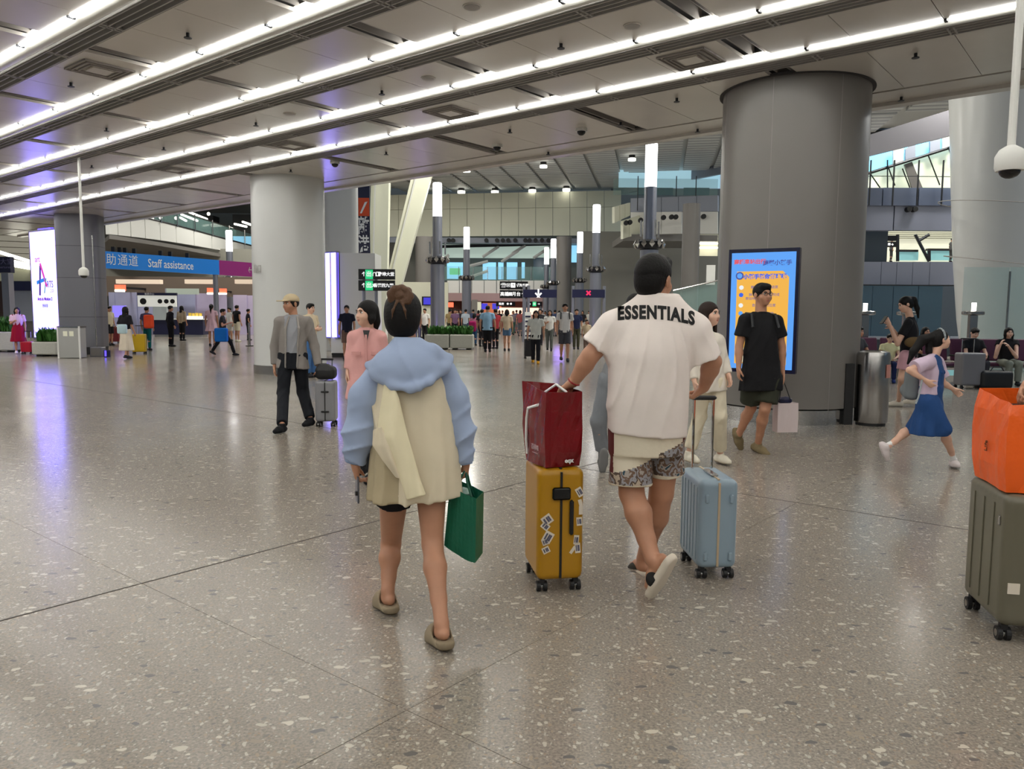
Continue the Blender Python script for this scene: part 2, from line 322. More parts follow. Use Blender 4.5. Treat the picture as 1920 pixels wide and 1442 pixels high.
for x, y, lab in ((187, 130, 'square air diffuser in the ceiling above the left advertisement'), (845, 210, 'square air diffuser in the ceiling near the middle'), (1296, 110, 'square air diffuser in the ceiling left of the big column'), (548, 272, 'small far square air diffuser in the ceiling over the cap man'), (327, 318, 'farthest square air diffuser at the left of the ceiling')):
    c = on_ceil(x, y); c = c+u1*0; r = empty('air_diffuser', c, lab, 'air vent')
    for i, s in enumerate((.62, .5, .38)):
        mb = MB()
        for d, sz in ((V(s/2, 0, 0), (.02, s, .02)), (V(-s/2, 0, 0), (.02, s, .02)), (V(0, s/2, 0), (s, .02, .02)), (V(0, -s/2, 0), (s, .02, .02))): mb.box(c+rotz(YAWG)@d-V(0, 0, .012+.004*i), sz, YAWG)
        mb.build('vane_ring', M_['chan'], r)
    MB().box(c-V(0, 0, .02), (.26, .26, .02), YAWG).build('centre_plate', M_['ceil'], r)
for x, y, lab in ((1185, 48, 'round ceiling speaker above the white shirt man'), (803, 146, 'round ceiling speaker left of the ceiling centre'), (543, 213, 'small round ceiling speaker above the cap man'), (885, 12, 'round ceiling speaker at the top edge of the photo')):
    c = on_ceil(x, y); r = empty('ceiling_speaker', c, lab, 'speaker'); MB().cyl(c, c-V(0, 0, .012), .1, n=20).build('rim', M_['ceil'], r); MB().cyl(c-V(0, 0, .012), c-V(0, 0, .016), .085, n=20).build('mesh', M_['slat'], r)
for x, y, lab in ((1090, 241, 'dark dome camera under the low ceiling edge'), (932, 271, 'small white dome camera under the low ceiling edge'), (628, 303, 'dome camera above the white column')):
    c = on_ceil(x, y); r = empty('dome_camera', c, lab, 'camera'); MB().cyl(c, c-V(0, 0, .05), .1, n=16).build('base', M_['white'], r); MB().sph(c-V(0, 0, .05), (.075, .075, .07)).build('dome', M_['blackgloss'], r, smooth=True)
def pole_camera(x, y, Y, rad, lab):
    c = at(x, y, Y); zt = ZC; r = empty('pole_camera', (c[0], c[1], zt), lab, 'camera')
    MB().cyl((c[0], c[1], zt+.03), (c[0], c[1], c[2]+rad), rad*.27, n=12).build('pole', M_['white'], r, smooth=False)
    smooth_by_angle(MB().lathe(c, [(rad*.28, rad*1.25), (rad*.75, rad*.95), (rad, rad*.5), (rad, -rad*.3), (rad*.9, -rad*.55)], 20).build('housing', M_['white'], r))
    MB().sph(c-V(0, 0, rad*.5), (rad*.72, rad*.72, rad*.6), 16).build('lens_dome', M_['blackgloss'], r, smooth=True)
pole_camera(1894, 306, 5., .088, 'white pole mounted security camera hanging at the right edge')
pole_camera(157, 512, 16.5, .10, 'white pole mounted security camera hanging in front of the slate pillar')
# ------------------------------------------------------------ columns
def side_width(c, x0, x1): return abs(at(x1, 500, c[1])[0]-at(x0, 500, c[1])[0])/2
g0 = G(1484, 797); cc = at(1479, 500, g0[1]+.93)*[1, 1, 0]
big = empty('round_column', cc, 'massive grey round column behind the blue information screen', 'column')
RB = 1.0
o = MB().lathe(cc, [(RB, .22), (RB, ZC+.02)], 72).build('shaft', M_['colgrey'], big); smooth_by_angle(o)
o = MB().lathe(cc, [(RB-.02, 0), (RB-.02, .2)], 72).build('skirting', M_['chrome'], big); smooth_by_angle(o)
o = MB().lathe(cc, [(RB+.05, ZC-.01), (RB+.05, ZC+.02)], 72).build('collar', M_['void'], big); smooth_by_angle(o)
for t in np.linspace(0, 2*math.pi, 8)[:-1]:
    MB().box(cc+V(math.cos(t+.5)*RB, math.sin(t+.5)*RB, ZC/2+.1), (.004, .006, ZC-.2), t+.5).build('panel_joint', M_['chan'], big)
g0 = G(546, 703); wc = g0*(1+.85/np.linalg.norm(g0)); wc[2] = 0
wcol = empty('round_column', wc, 'glossy white round column behind the man in the cap', 'column')
o = MB().lathe(wc, [(.86, .2), (.86, ZC+.4)], 64).build('shaft', M_['colwhite'], wcol); smooth_by_angle(o)
o = MB().lathe(wc, [(.88, 0), (.88, .21)], 64).build('skirting', M_['steel'], wcol); smooth_by_angle(o)
d = unit(V(-.72, -.7, 0))
text('← 出口', .21, wc+V(0, 0, at(495, 506, wc[1]-.6)[2])+d*.885, np.cross(V(0, 0, 1), d)*1., V(0, 0, 1), M_['slat'], wcol, bold=.004)
# slate pillar with the left advertisement
g0 = G(160, 666); pc = g0*(1+.95/np.linalg.norm(g0)); pc[2] = 0
pil = empty('square_column', pc, 'dark slate clad pillar carrying the glowing advertisement', 'column')
yawp = math.radians(12)
def rounded_prism(c, sx, sy, z0, z1, yaw, rad, name, m, parent, n=6):
    R = rotz(yaw); ring = []
    for cx, cy, t0 in ((1, 1, 0), (-1, 1, 90), (-1, -1, 180), (1, -1, 270)):
        for k in range(n+1):
            t = math.radians(t0+90*k/n); ring.append((cx*(sx/2-rad)+rad*math.cos(t), cy*(sy/2-rad)+rad*math.sin(t)))
    m_ = len(ring); pts = [R@V(x, y, z)+V(c[0], c[1], 0) for z in (z0, z1) for x, y in ring]
    return smooth_by_angle(mesh_obj(name, pts, [(i, (i+1) % m_, m_+(i+1) % m_, m_+i) for i in range(m_)]+[tuple(range(m_-1, -1, -1)), tuple(range(m_, 2*m_))], m, parent))
rounded_prism(pc, 1.36, 1.1, .25, ZC+.2, yawp, .3, 'cladding', M_['pillar'], pil)
rounded_prism(pc, 1.33, 1.07, 0, .25, yawp, .3, 'plinth', M_['rubber'], pil)
for z in (1.25, 2.55, 3.6): rounded_prism(pc, 1.363, 1.103, z, z+.012, yawp, .3, 'panel_joint', M_['darkmetal'], pil)
MB().cyl(at(172, 425, pc[1]-1.0)*[1, 1, 0]+V(0, 0, .2), at(172, 425, pc[1]-1.0)*[1, 1, 0]+V(0, 0, 3.9), .02, n=8).build('conduit', M_['steel'], pil)
def screen_quad(r, name, tl, tr, zt0, zb0, zt1, zb1, thick, m, off=0.):
    n = unit(np.cross(tr-tl, V(0, 0, 1))); a = tl*[1, 1, 0]; b = tr*[1, 1, 0]
    pts = [a+V(0, 0, zb0)+n*off, b+V(0, 0, zb1)+n*off, b+V(0, 0, zt1)+n*off, a+V(0, 0, zt0)+n*off]
    return MB().poly(pts, -n*thick).build(name, m, r), n
def art_mat(name, emis, es, pal, sc=3.):
    m = bpy.data.materials.new(name); m.use_nodes = True; nt = m.node_tree; b = nt.nodes['Principled BSDF']; b.inputs['Base Color'].default_value = (.02, .02, .02, 1); b.inputs['Roughness'].default_value = .3
    g = nt.nodes.new('ShaderNodeTexCoord'); n = nt.nodes.new('ShaderNodeTexNoise'); n.inputs['Scale'].default_value = sc; nt.links.new(g.outputs['Object'], n.inputs['Vector'])
    r = nt.nodes.new('ShaderNodeValToRGB')
    while len(r.color_ramp.elements) < len(pal): r.color_ramp.elements.new(.5)
    for i, c in enumerate(pal): r.color_ramp.elements[i].position = .3+.4*i/(len(pal)-1); r.color_ramp.elements[i].color = tuple(c)+(1,)
    nt.links.new(n.outputs['Fac'], r.inputs[0]); nt.links.new(r.outputs[0], b.inputs['Emission Color']); b.inputs['Emission Strength'].default_value = es
    return m
adm = art_mat('advert_glow', None, 5.5, [(.235, .18, .85), (.20, .205, .9), (.27, .185, .8), (.21, .22, .9)], 1.2)
violet = mat('violet_edge_light', (60, 40, 200), .4, emit=(.12, .08, 1), es=1.8)
def pm(name, c): return MATS[name] if name in MATS else mat(name, (20, 20, 20), .4, emit=tuple(c), es=1.)
YA = 26.8
tl = at(56, 436, YA+.5); tr = at(105, 433, YA-.5)
ad = empty('advertising_display', tl*[1, 1, 0], 'tall glowing pink and white advertising panel on the slate pillar', 'sign')
_, n_ad = screen_quad(ad, 'casing', tl-V(.06, 0, 0), tr+V(.12, 0, 0), tl[2]+.06, at(65, 634, YA+.5)[2]-.06, tl[2]+.06, at(65, 634, YA+.5)[2]-.06, .25, M_['pillar'])
zt, zb = tl[2], at(65, 632, YA+.5)[2]
screen_quad(ad, 'picture', tl, tr, zt, zb, zt, zb, .02, adm, .03)
a_ = tr+V(.14, -.05, 0); MB().box(V(a_[0], a_[1]+.12, (zt+zb)/2), (.04, .3, zt-zb)).build('edge_light', violet, ad)
MB().box(V((tl[0]+tr[0])/2, (tl[1]+tr[1])/2, zt+.09)-n_ad*.1, (.9, .1, .04), math.atan2((tr-tl)[1], (tr-tl)[0])).build('edge_light', violet, ad)
uax = unit((tr-tl)*[1, 1, 0]); wid = np.linalg.norm((tr-tl)[:2])
def adp(u, v): return tl*[1, 1, 0]+uax*u*wid+V(0, 0, zt+(zb-zt)*v)+n_ad*.035
def stroke(r, p, q, w, m, name='artwork_stroke'):
    d = unit(q-p); s = unit(np.cross(d, n_ad))*w/2; return MB().poly([p-s, q-s, q+s, p+s], n_ad*.004).build(name, m, r)
stroke(ad, adp(.38, .30), adp(.60, .52), .09, pm('art_magenta', (.75, .05, .45)))
stroke(ad, adp(.38, .32), adp(.32, .60), .10, pm('art_navy', (.05, .03, .25)))
stroke(ad, adp(.58, .44), adp(.50, .58), .05, pm('art_green', (.05, .35, .25)))
stroke(ad, adp(.22, .48), adp(.55, .45), .12, pm('art_blue', (.02, .25, .9)))
text('RTS', .32, adp(.72, .50), uax, V(0, 0, 1), pm('art_ink', (.06, .03, .2)), ad, xs=.8)
text('Arts in Motion 2', .15, adp(.5, .635), uax, V(0, 0, 1), pm('art_violet', (.12, .02, .5)), ad, bold=.006)
text('art', .3, adp(.28, .26), uax, V(0, 0, 1), pm('art_pink', (.6, .1, .5)), ad)
text('藝術節', .13, adp(.5, .70), uax, V(0, 0, 1), pm('art_ink', 0), ad); text('───────────', .07, adp(.5, .745), uax, V(0, 0, 1), pm('art_ink', 0), ad)
text('二○', .13, adp(.78, .56), uax, V(0, 0, 1), pm('art_ink', 0), ad)
# second advertisement on its white block and tall white pier beyond
YB = 24.5
def slab(name, x0, x1, y0, y1, Y, m, parent=None, thick=.4, **t):
    xm, ym = (x0+x1)/2, (y0+y1)/2; p, q = at(x0, ym, Y), at(x1, ym, Y); p[2] = at(xm, y0, Y)[2]; q[2] = at(xm, y1, Y)[2]; return MB().box(((p[0]+q[0])/2, Y+thick/2, (p[2]+q[2])/2), (abs(q[0]-p[0]), thick, abs(p[2]-q[2]))).build(name, m, parent, **t)
pb = at(700, 660, 25.5)*[1, 1, 0]
blk = empty('wall_block', V(at(665, 600, 26)[0], 26, 0), 'white freestanding wall block holding the second glowing advertisement', 'wall')
x0, x1 = at(620, 600, 25.4)[0], at(704, 600, 25.4)[0]
MB().box(((x0+x1)/2, 26, (at(650, 478, 25.4)[2]+.08)/2+.06), (x1-x0, 1.2, at(650, 478, 25.4)[2]-.08)).build('block', M_['white'], blk)
MB().box(((x0+x1)/2, 26, .06), (x1-x0-.05, 1.15, .12)).build('plinth', M_['rubber'], blk)
tl2 = at(607, 476, 25.9); tr2 = at(630, 476, 25.3); zt2, zb2 = tl2[2], at(620, 632, 25.5)[2]
ad2 = empty('advertising_display', tl2*[1, 1, 0], 'narrow glowing advertising panel seen beside the white round column', 'sign')
screen_quad(ad2, 'casing', tl2-V(.3, 0, 0), tr2+V(.03, 0, 0), zt2+.05, zb2-.05, zt2+.05, zb2-.05, .12, M_['pillar'])
_, n2 = screen_quad(ad2, 'picture', tl2-V(.3, 0, 0), tr2, zt2, zb2, zt2, zb2, .02, adm, .03)
MB().box(V(tr2[0]+.05, tr2[1]+.1, (zt2+zb2)/2), (.03, .16, zt2-zb2)).build('edge_light', violet, ad2)
u2a = unit((tr2-tl2)*[1, 1, 0])
for f_, s_, t_ in ((.38, .25, 'ART'), (.52, .25, 'RTS'), (.62, .12, 'Motion 2')): text(t_, s_, (tl2*.4+tr2*.6)*[1, 1, 0]+V(0, 0, zt2+(zb2-zt2)*f_)+n2*.036, u2a, V(0, 0, 1), pm('art_violet', 0), ad2, xs=.7)
pier = empty('square_column', V(at(640, 600, 30)[0], 30, 0), 'broad white pier rising behind the second advertisement', 'column')
x0, x1 = at(603, 400, 29.5)[0], at(672, 400, 29.5)[0]
rounded_prism(V((x0+x1)/2, 30.5, 0), x1-x0, 2, 0, 9.5, 0, .3, 'shaft', M_['colwhite'], pier)
# vertical banner
bx = at(671, 335, 26.5); by = at(694, 480, 26.5)
bn = empty('hanging_banner', (bx+by)/2*[1, 1, 0]+V(0, 0, bx[2]), 'tall navy banner with orange picture and white characters', 'banner')
MB().box(((bx[0]+by[0])/2, 26.52, (bx[2]+.25+by[2])/2), (by[0]-bx[0], .06, bx[2]+.25-by[2])).build('board', M_['navy'], bn)
slab('orange_picture', 672, 692, 371, 405, 26.46, mat('orange_print', (225, 80, 30), .5), bn, .02)
p, q = at(675, 400, 26.44), at(689, 378, 26.44); MB().poly([p, p+V(.06, 0, 0), q, q-V(.09, 0, .02)], V(0, -.01, 0)).build('white_swoosh', M_['wprint'], bn)
text('離', .62, at(682, 425, 26.45), V(1, 0, 0), V(0, 0, 1), M_['wprint'], bn, bold=.01, xs=.62); text('港', .62, at(682, 460, 26.45), V(1, 0, 0), V(0, 0, 1), M_['wprint'], bn, bold=.01, xs=.62)
# slanted white struts
def strut(x0, y0, x1, y1, Y, w, lab, m=None, top_w=None):
    p = at(x0, y0, Y); q = at(x1, y1, Y+2); r = empty('roof_strut', p, lab, 'column')
    d = unit(q-p); q = q+d*1.5; top_w = top_w or w
    rr = V(1, 0, 0); n = V(0, 1, 0)
    pts = [p-rr*w/2-n*w/3, p+rr*w/2-n*w/3, p+rr*w/2+n*w/3, p-rr*w/2+n*w/3, q-rr*top_w/2-n*w/3, q+rr*top_w/2-n*w/3, q+rr*top_w/2+n*w/3, q-rr*top_w/2+n*w/3]
    mesh_obj('shaft', pts, [(3, 2, 1, 0), (4, 5, 6, 7), (0, 1, 5, 4), (1, 2, 6, 5), (2, 3, 7, 6), (3, 0, 4, 7)], M_['offwhite'], r)
    MB().poly([p-rr*w*.3-n*w*.36, p-rr*w*.22-n*w*.36, q-rr*top_w*.22-n*w*.36, q-rr*top_w*.3-n*w*.36], -n*.03).build('raised_rib', M_['white'], r)
strut(707, 665, 714, 352, 30, .72, 'upright tapering cream strut behind the departure signs', top_w=.72)
strut(722, 600, 783, 363, 31.5, .62, 'leaning cream strut behind the woman with the bun', top_w=.85)
# ------------------------------------------------------------ hall beyond: walls, galleries and roof
ZR = 13.2
wb = MB().box((4, 79, 7), (110, .4, 14)).build('wall_back', mat('far_wall_grey', (120, 118, 110), .6), kind='structure')
def panel_run(parent, m, xs, y0a, y0b, y1a, y1b, Ya, Yb, thick=.25, gap=.04, name='wall_panel'):
    # cladding panels between picture columns xs; depth runs from Ya to Yb
    n = len(xs)-1; X0, X1 = xs[0], xs[-1]
    for i in range(n):
        t0 = (xs[i]-X0)/(X1-X0); t1 = (xs[i+1]-X0)/(X1-X0); L = lambda a, b, t: a+(b-a)*t
        # depth interpolated so that it is straight in plan
        iv = lambda t: 1/L(1/Ya, 1/Yb, t)
        p0 = at(xs[i], L(y0a, y0b, t0), iv(t0)); p1 = at(xs[i+1], L(y0a, y0b, t1), iv(t1)); q0 = at(xs[i], L(y1a, y1b, t0), iv(t0)); q1 = at(xs[i+1], L(y1a, y1b, t1), iv(t1))
        d = unit((p1-p0)*[1, 1, 0])*gap/2; nn = unit(np.cross(d, V(0, 0, 1)))
        MB().poly([p0+d, q0+d, q1-d, p1-d], -nn*thick).build(name, m, parent)
upw = empty('wall_upper', at(960, 440, 74), None, None, kind='structure')
panel_run(upw, M_['offwhite'], list(np.linspace(715, 1165, 15)), 394, 388, 444, 441, 74.5, 73.5)
panel_run(upw, M_['offwhite'], list(np.linspace(715, 1165, 15)), 366, 357, 393.4, 387.4, 74.5, 73.5)
slab('downstand_beam', 715, 1170, 446, 456, 74.2, M_['bluewhite'], upw, 1.)
sp = None
for i_s, x in enumerate((842, 850, 875, 912, 932, 943, 953, 966, 985, 993, 1004, 1016, 1028, 1034, 1062, 1127, 1148)):
    c = at(x, 451, 74.1); c0_ = c
    if sp is None: sp = MB().cyl(c, c-V(0, .3, 0), .2, n=12).build('wall_speaker', M_['rubber'], loc=c); sp0 = c; o = sp
    else: o = sp.copy(); COL.objects.link(o); o.location = Vector(c)
    tagp(o, 'small black speaker in the line under the far cream wall, %s' % nth(i_s, 17), 'speaker', 'speakers in line on the far wall beam')
# first floor gallery windows beyond
win = empty('window_1', at(900, 500, 77), None, None, kind='structure')
for x0, x1, y0, y1, m in ((838, 868, 492, 523, 'sky'), (905, 930, 492, 524, 'sky'), (934, 944, 492, 524, 'sky'), (950, 970, 492, 524, 'sky'), (978, 984, 492, 522, 'sky'), (1071, 1085, 460, 492, 'sky')):
    slab('pane', x0, x1, y0, y1, 76.6, M_[m], win, .05)
slab('pane', 843, 863, 503, 515, 76.4, mat('green_poster', (90, 200, 120), .4, emit=(.15, .7, .3), es=.7), win, .05)
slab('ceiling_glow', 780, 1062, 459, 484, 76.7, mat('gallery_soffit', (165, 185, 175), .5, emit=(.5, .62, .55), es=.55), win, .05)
for a, b in (((800, 463), (1060, 457)), ((812, 500), (842, 478)), ((880, 499), (915, 490)), ((940, 491), (972, 470)), ((880, 520), (915, 508)), ((1000, 484), (1035, 461)), ((905, 482), (935, 462)), ((960, 476), (985, 460))):
    p, q = at(*a, 76.2), at(*b, 76.2); MB().cyl(p, q, .16, n=6).build('roof_brace', M_['white' if a[1] > 470 else 'darkmetal'], win)
slab('dark_panel', 1000, 1020, 483, 524, 76.3, M_['tealglass'], win, .1)
gal = empty('gallery', at(900, 540, 70)*[1, 1, 0], 'far first floor gallery with pale panels and glass rail', 'balcony')
for i, (x0, x1) in enumerate(zip(np.linspace(838, 1024, 9)[:-1], np.linspace(838, 1024, 9)[1:])): slab('parapet_panel', x0+.6, x1-.6, 526, 550, 69.5, M_['white'], gal, .3)
slab('floor_edge', 838, 1060, 550, 562, 69.3, mat('pinkish_soffit', (170, 140, 140), .6), gal, 6)
slab('glass_rail', 780, 1062, 500, 526, 70, M_['glass'], gal, .03)
slab('side_panel', 740, 838, 536, 596, 68, M_['offwhite'], gal, .3)
for x in np.linspace(860, 1050, 8): slab('rail_post', x-.5, x+.5, 500, 526, 69.9, M_['steel'], gal, .06)
def round_col(x, Y, wpx, ztop, lab, m='colgrey', z0=0.):
    c = at(x, 500, Y)*[1, 1, 0]; r = wpx/2*Y/F_PX
    return tagp(smooth_by_angle(MB().lathe(c+V(0, 0, z0), [(r, 0), (r, ztop-z0)], 28).build('round_column', M_[m], loc=c)), lab, 'column')
round_col(795, 66, 32, 7.8, 'grey round column just left of the foremost lamp post'); round_col(1057, 66, 28, 7.9, 'grey round column among the far lamp posts')
# right hand balconies
rb = empty('balcony', at(1240, 420, 56)*[1, 1, 0], 'upper balcony of cool grey panels right of the tallest lamp post', 'balcony')
panel_run(rb, M_['bluewhite'], [1182, 1208, 1240, 1272, 1306, 1346], 372, 366, 398, 396, 58, 54)
panel_run(rb, M_['white'], [1182, 1208, 1240, 1278], 398, 397, 440, 438, 57.5, 55)
panel_run(rb, M_['white'], [1312, 1346], 397, 397, 438, 438, 54.5, 54)
panel_run(rb, M_['offwhite'], [1152, 1162, 1172, 1182], 388, 380, 418, 404, 56, 57)
panel_run(rb, M_['offwhite'], [1168, 1180, 1200], 414, 404, 448, 438, 56, 57)
slab('soffit', 1168, 1346, 440, 452, 56.5, M_['colgrey'], rb, 6)
slab('glass_rail', 1150, 1346, 335, 366, 57.5, M_['glass'], rb, .03)
for x in (1196, 1268, 1305): slab('mullion', x-.7, x+.7, 330, 395, 56.2, M_['darkmetal'], rb, .08)
for i_s, (x, y) in enumerate(((1174, 418), (1181, 417), (1201, 413), (1244, 408), (1259, 407), (1267, 407), (1319, 406))):
    c = at(x, y, 54.2); tagp(MB().cyl(c+V(0, .12, 0), c-V(0, .12, 0), .17, n=12).build('wall_speaker', M_['rubber'], loc=c), 'small black speaker on the upper balcony by the tallest lamp, %s' % nth(i_s, 7), 'speaker', 'speakers on the right balcony')
skyl = empty('window_2', at(1260, 345, 64), None, None, kind='structure')
slab('pane', 1160, 1350, 318, 352, 66, mat('skylight_strip', (140, 190, 200), .3, emit=(.32, .5, .58), es=.9), skyl, .05)
for a, b in ((1195, 1262), (1282, 1330)): slab('blind', a, b, 352, 366, 63, M_['tealglass'], skyl, .1)
round_col(1294, 46, 32, 7.9, 'grey round column under the right balcony'); 
wr = MB().box((at(1215, 500, 66)[0], 66.4, 4.2), (12, .4, 8.4)).build('wall_right_rear', mat('warm_grey_wall', (128, 126, 118), .5), kind='structure')
slab('lit_window', 1312, 1346, 440, 480, 58, mat('gallery_lit', (200, 196, 170), .5, emit=(.62, .6, .42), es=.6), rb, .05)
for y in (446, 455, 463): slab('lit_slat', 1312, 1346, y, y+3, 57.5, M_['lit'], rb, .1)
slab('white_panel', 1325, 1341, 497, 534, 40, M_['white'], rb, .1)
st = empty('stair_balustrade', at(1290, 560, 38)*[1, 1, 0], 'green tinted glass stair balustrade left of the big column', 'balustrade')
for i in range(3):
    x0, x1 = 1262+i*28, 1290+i*28; p = [at(x0, 545-i*6, 38), at(x0, 600, 38)*[1, 1, 0], at(x1, 600, 38)*[1, 1, 0], at(x1, 536-i*6, 38)]; MB().poly(p, V(0, .03, 0)).build('glass_panel', M_['glass'], st)
MB().tube([at(1262, 545, 37.9), at(1346, 526, 37.9)], .04).build('handrail', M_['steel'], st)
# hall roof: ribbed perforated panels
roofm = stripes('perforated_roof_panel', (240, 242, 240), (196, 198, 200), 1/.8, .45, (math.sin(math.radians(10.5)), math.cos(math.radians(10.5)), 0))
roof = empty('ceiling_hall', (0, 50, ZR), None, None, kind='structure')
dr = V(math.sin(math.radians(10.5)), math.cos(math.radians(10.5)), 0); pr = V(dr[1], -dr[0], 0)
def edge_y(x):      # the far edge of the roof comes nearer towards the right
    return 75. if x < 9.5 else max(75-(x-9.5)*1.75, 40)
rp = []; ys = [24, 32.5, 41, 49.5, 58, 66.5, 75]; first = None
for i in range(-28, 22):
    for k in range(6):
        c = dr*(ys[k]+4.25)+pr*(i*2.4+.5)
        if c[1]+3.5 > edge_y(c[0])+2.5: continue
        p = c-E0+V(0, 0, ZR); z = p@fw; x = 960+F_PX*(p@rt)/z
        if not -250 < x < 2250: continue
        cz = c+V(0, 0, ZR+.1)
        if first is None: first = MB().box(cz, (2.08, 8.2, .12), -math.radians(10.5)).build('roof_panel', roofm, roof); f0 = cz
        else: o = first.copy(); COL.objects.link(o); o.parent = roof; o.location = Vector(cz-f0)
pts = [V(-80, 13, ZR+.25), V(40, 13, ZR+.25), V(34, 40, ZR+.25), V(23, 52, ZR+.25), V(9.5, 76.5, ZR+.25), V(-80, 76.5, ZR+.25)]
MB().poly(pts, V(0, 0, .2)).build('roof_deck', M_['white'], roof)
def sdir(x): return x
p0, p1, p2 = V(9.5, 75.5, ZR-.1), V(23, 52.5, ZR-.1), V(34, 40, ZR-.1)
for a, b in ((p0, p1), (p1, p2)):
    m_ = (a+b)/2; MB().box(m_, (np.linalg.norm(b-a), .35, .8), math.atan2((b-a)[1], (b-a)[0])).build('edge_beam', M_['bluewhite'], roof)
for fx, fy in FILLS:  # made-up can and lens dressing each added fill light
    c = V(fx, fy, ZR-.12); r = empty('fill_light_can', c, 'added fill light in a wide black can under the hall roof, %s' % nth(sorted(FILLS).index((fx, fy)), len(FILLS)), 'light', 'added fill lights under the hall roof')
    MB().lathe(c-V(0, 0, .05), [(1.3, 0), (1.3, .3)], 24).build('can', M_['rubber'], r); MB().cyl(c-V(0, 0, .06), c-V(0, 0, .1), 1.2, n=24).build('lens', M_['lit'], r)
n_d = 0
for i_s, (x, y) in enumerate(((795, 358), (865, 358), (928, 358), (998, 356), (1062, 354), (875, 318), (1019, 310), (1185, 297))):
    c = hz(x, y, ZR-.2); r = empty('downlight', c, 'white lit downlight under the ribbed roof, '+['leftmost of the far row', 'second of the far row', 'third of the far row', 'fourth of the far row', 'rightmost of the far row', 'left one of the three nearer', 'middle one of the three nearer', 'right one beside the tallest lamp'][i_s], 'light', 'downlights under the hall roof')
    k = c[1]/75; MB().cyl(c+V(0, 0, .35*k), c, .3*k, n=14).build('can', M_['rubber'], r); MB().cyl(c, c-V(0, 0, .22*k), .36*k, n=14).build('diffuser', M_['lit'], r)
def lerp_(a, b, t): return a*(1-t)+b*t
# ------------------------------------------------------------ lamp posts
def lamp_post(x, ytop, Y, lab, ycol=None, ybase_lit=None):
    t = at(x, ytop, Y); c = t*[1, 1, 0]; H = t[2]; k = 1.
    r = empty('lamp_post', c, lab, 'lamp', 'tall lamp posts in the hall')
    zc = 4.0*H/7.35; hl = 1.5*H/7.35
    smooth_by_angle(MB().lathe(c, [(.36, 0), (.36, .1), (.315, .12), (.315, zc-.3)], 28).build('lower_post', M_['lampcol'], r))
    smooth_by_angle(MB().lathe(c, [(.215, zc-.3), (.215, H-hl)], 24).build('upper_post', M_['lampcol'], r))
    smooth_by_angle(MB().lathe(c, [(.20, H-hl), (.205, H-hl+.02), (.205, H-.06), (.18, H)], 24).build('lamp_head', M_['lampm'], r))
    smooth_by_angle(MB().lathe(c, [(.215, zc-.32), (.42, zc-.25), (.5, zc-.02), (.3, zc+.06)], 12).build('collar', M_['darkmetal'], r))
    for i in range(12):
        a = i*math.pi/6; d = V(math.cos(a), math.sin(a), 0); s = V(-d[1], d[0], 0); p = c+d*.5+V(0, 0, zc-.1)
        MB().poly([p-s*.1, p+V(0, 0, -.13)+d*-.03, p+s*.1, p+V(0, 0, .16)-d*.08], d*.05).build('reflector_plate', M_['chrome'] if i % 2 else M_['steel'], r)
    if Y < 45:
        for i in range(4):
            a = .4+i*math.pi/2; d = V(math.cos(a), math.sin(a), 0); p = c+d*.36+V(0, 0, zc+.15); MB().cyl(p, p+V(0, 0, .55), .035, n=8).build('spot_rod', M_['steel'], r)
lamp_post(820, 343, 35, 'tall lamp post rising from the planter left of the hall centre')
lamp_post(1222, 268, 27.2, 'tallest lamp post, directly above the head of the white shirt man')
lamp_post(1119, 384, 42.5, 'tall lamp post just left of the white shirt man')
lamp_post(875, 426, 53, 'violet reflecting lamp post behind the right end of the planter')
lamp_post(1088, 435, 56, 'lamp post with cross signs at its foot left of the nearer right post')
lamp_post(1038, 448, 61, 'lamp post beside the far grey column behind the arrow sign')
lamp_post(1025, 464, 68, 'farthest and smallest lamp post beside the far grey column')
lamp_post(429, 432, 52, 'lamp post in front of the curved gallery at left')
# violet accent lights washing the posts near the gates
for x, Y in ((888, 51), (1100, 40.5), (860, 33)):
    p = at(x, 600, Y); l = bpy.data.lights.new('violet_accent', 'POINT'); l.energy = 14; l.color = (.35, .2, 1); l.shadow_soft_size = .3; o = bpy.data.objects.new('violet_accent', l); COL.objects.link(o); o.location = (p[0]-1.5, p[1]-1., .9)
# ------------------------------------------------------------ planters
def planter(x0, x1, yb, yt, Y, n, lab, leafn=160, seed=1, lh=.34):
    p = at(x0, yb, Y); q = at(x1, yb, Y); h = at(x0, yt, Y)[2]; rr = random.Random(seed)
    r = empty('planter', V((p[0]+q[0])/2, Y+.4, 0), lab, 'planter')
    for i in range(n):
        a = p[0]+(q[0]-p[0])*i/n; b = p[0]+(q[0]-p[0])*(i+1)/n; mb = MB(); w = b-a-.04; cx = (a+b)/2
        mb.box((cx, Y+.4, h/2+.03), (w, .8, h-.06), bev=.03)
        mb.build('trough', M_['concrete'], r)
        MB().box((cx, Y+.4, h-.01), (w-.12, .68, .04)).build('soil', mat('soil', (40, 32, 24), .9), r)
        mb = MB()
        for sx in (-1, 1): mb.box((cx+sx*w*.3, Y+.4, .02), (.2, .5, .06))
        mb.build('feet', M_['rubber'], r)
    mb = MB()
    for i in range(leafn):
        c = V(rr.uniform(p[0]+.1, q[0]-.1), Y+rr.uniform(.1, .7), h); a = rr.uniform(0, 6.28); L = rr.uniform(lh*.6, lh*1.15); w = rr.uniform(.04, .07); d = V(math.cos(a), math.sin(a), 0); s = V(-d[1], d[0], 0); b = rr.uniform(.1, .45)
        m1 = c+V(0, 0, L*.6)+d*L*b*.5; t = c+V(0, 0, L)+d*L*b*1.4
        mb.add([c-s*w*.3, c+s*w*.3, m1+s*w, t, m1-s*w, m1+V(0, 0, .01)], [(0, 1, 2, 5), (0, 5, 4), (5, 2, 3), (4, 5, 3)])
    mb.build('leaves', M_['leaf'], r, kind='stuff')
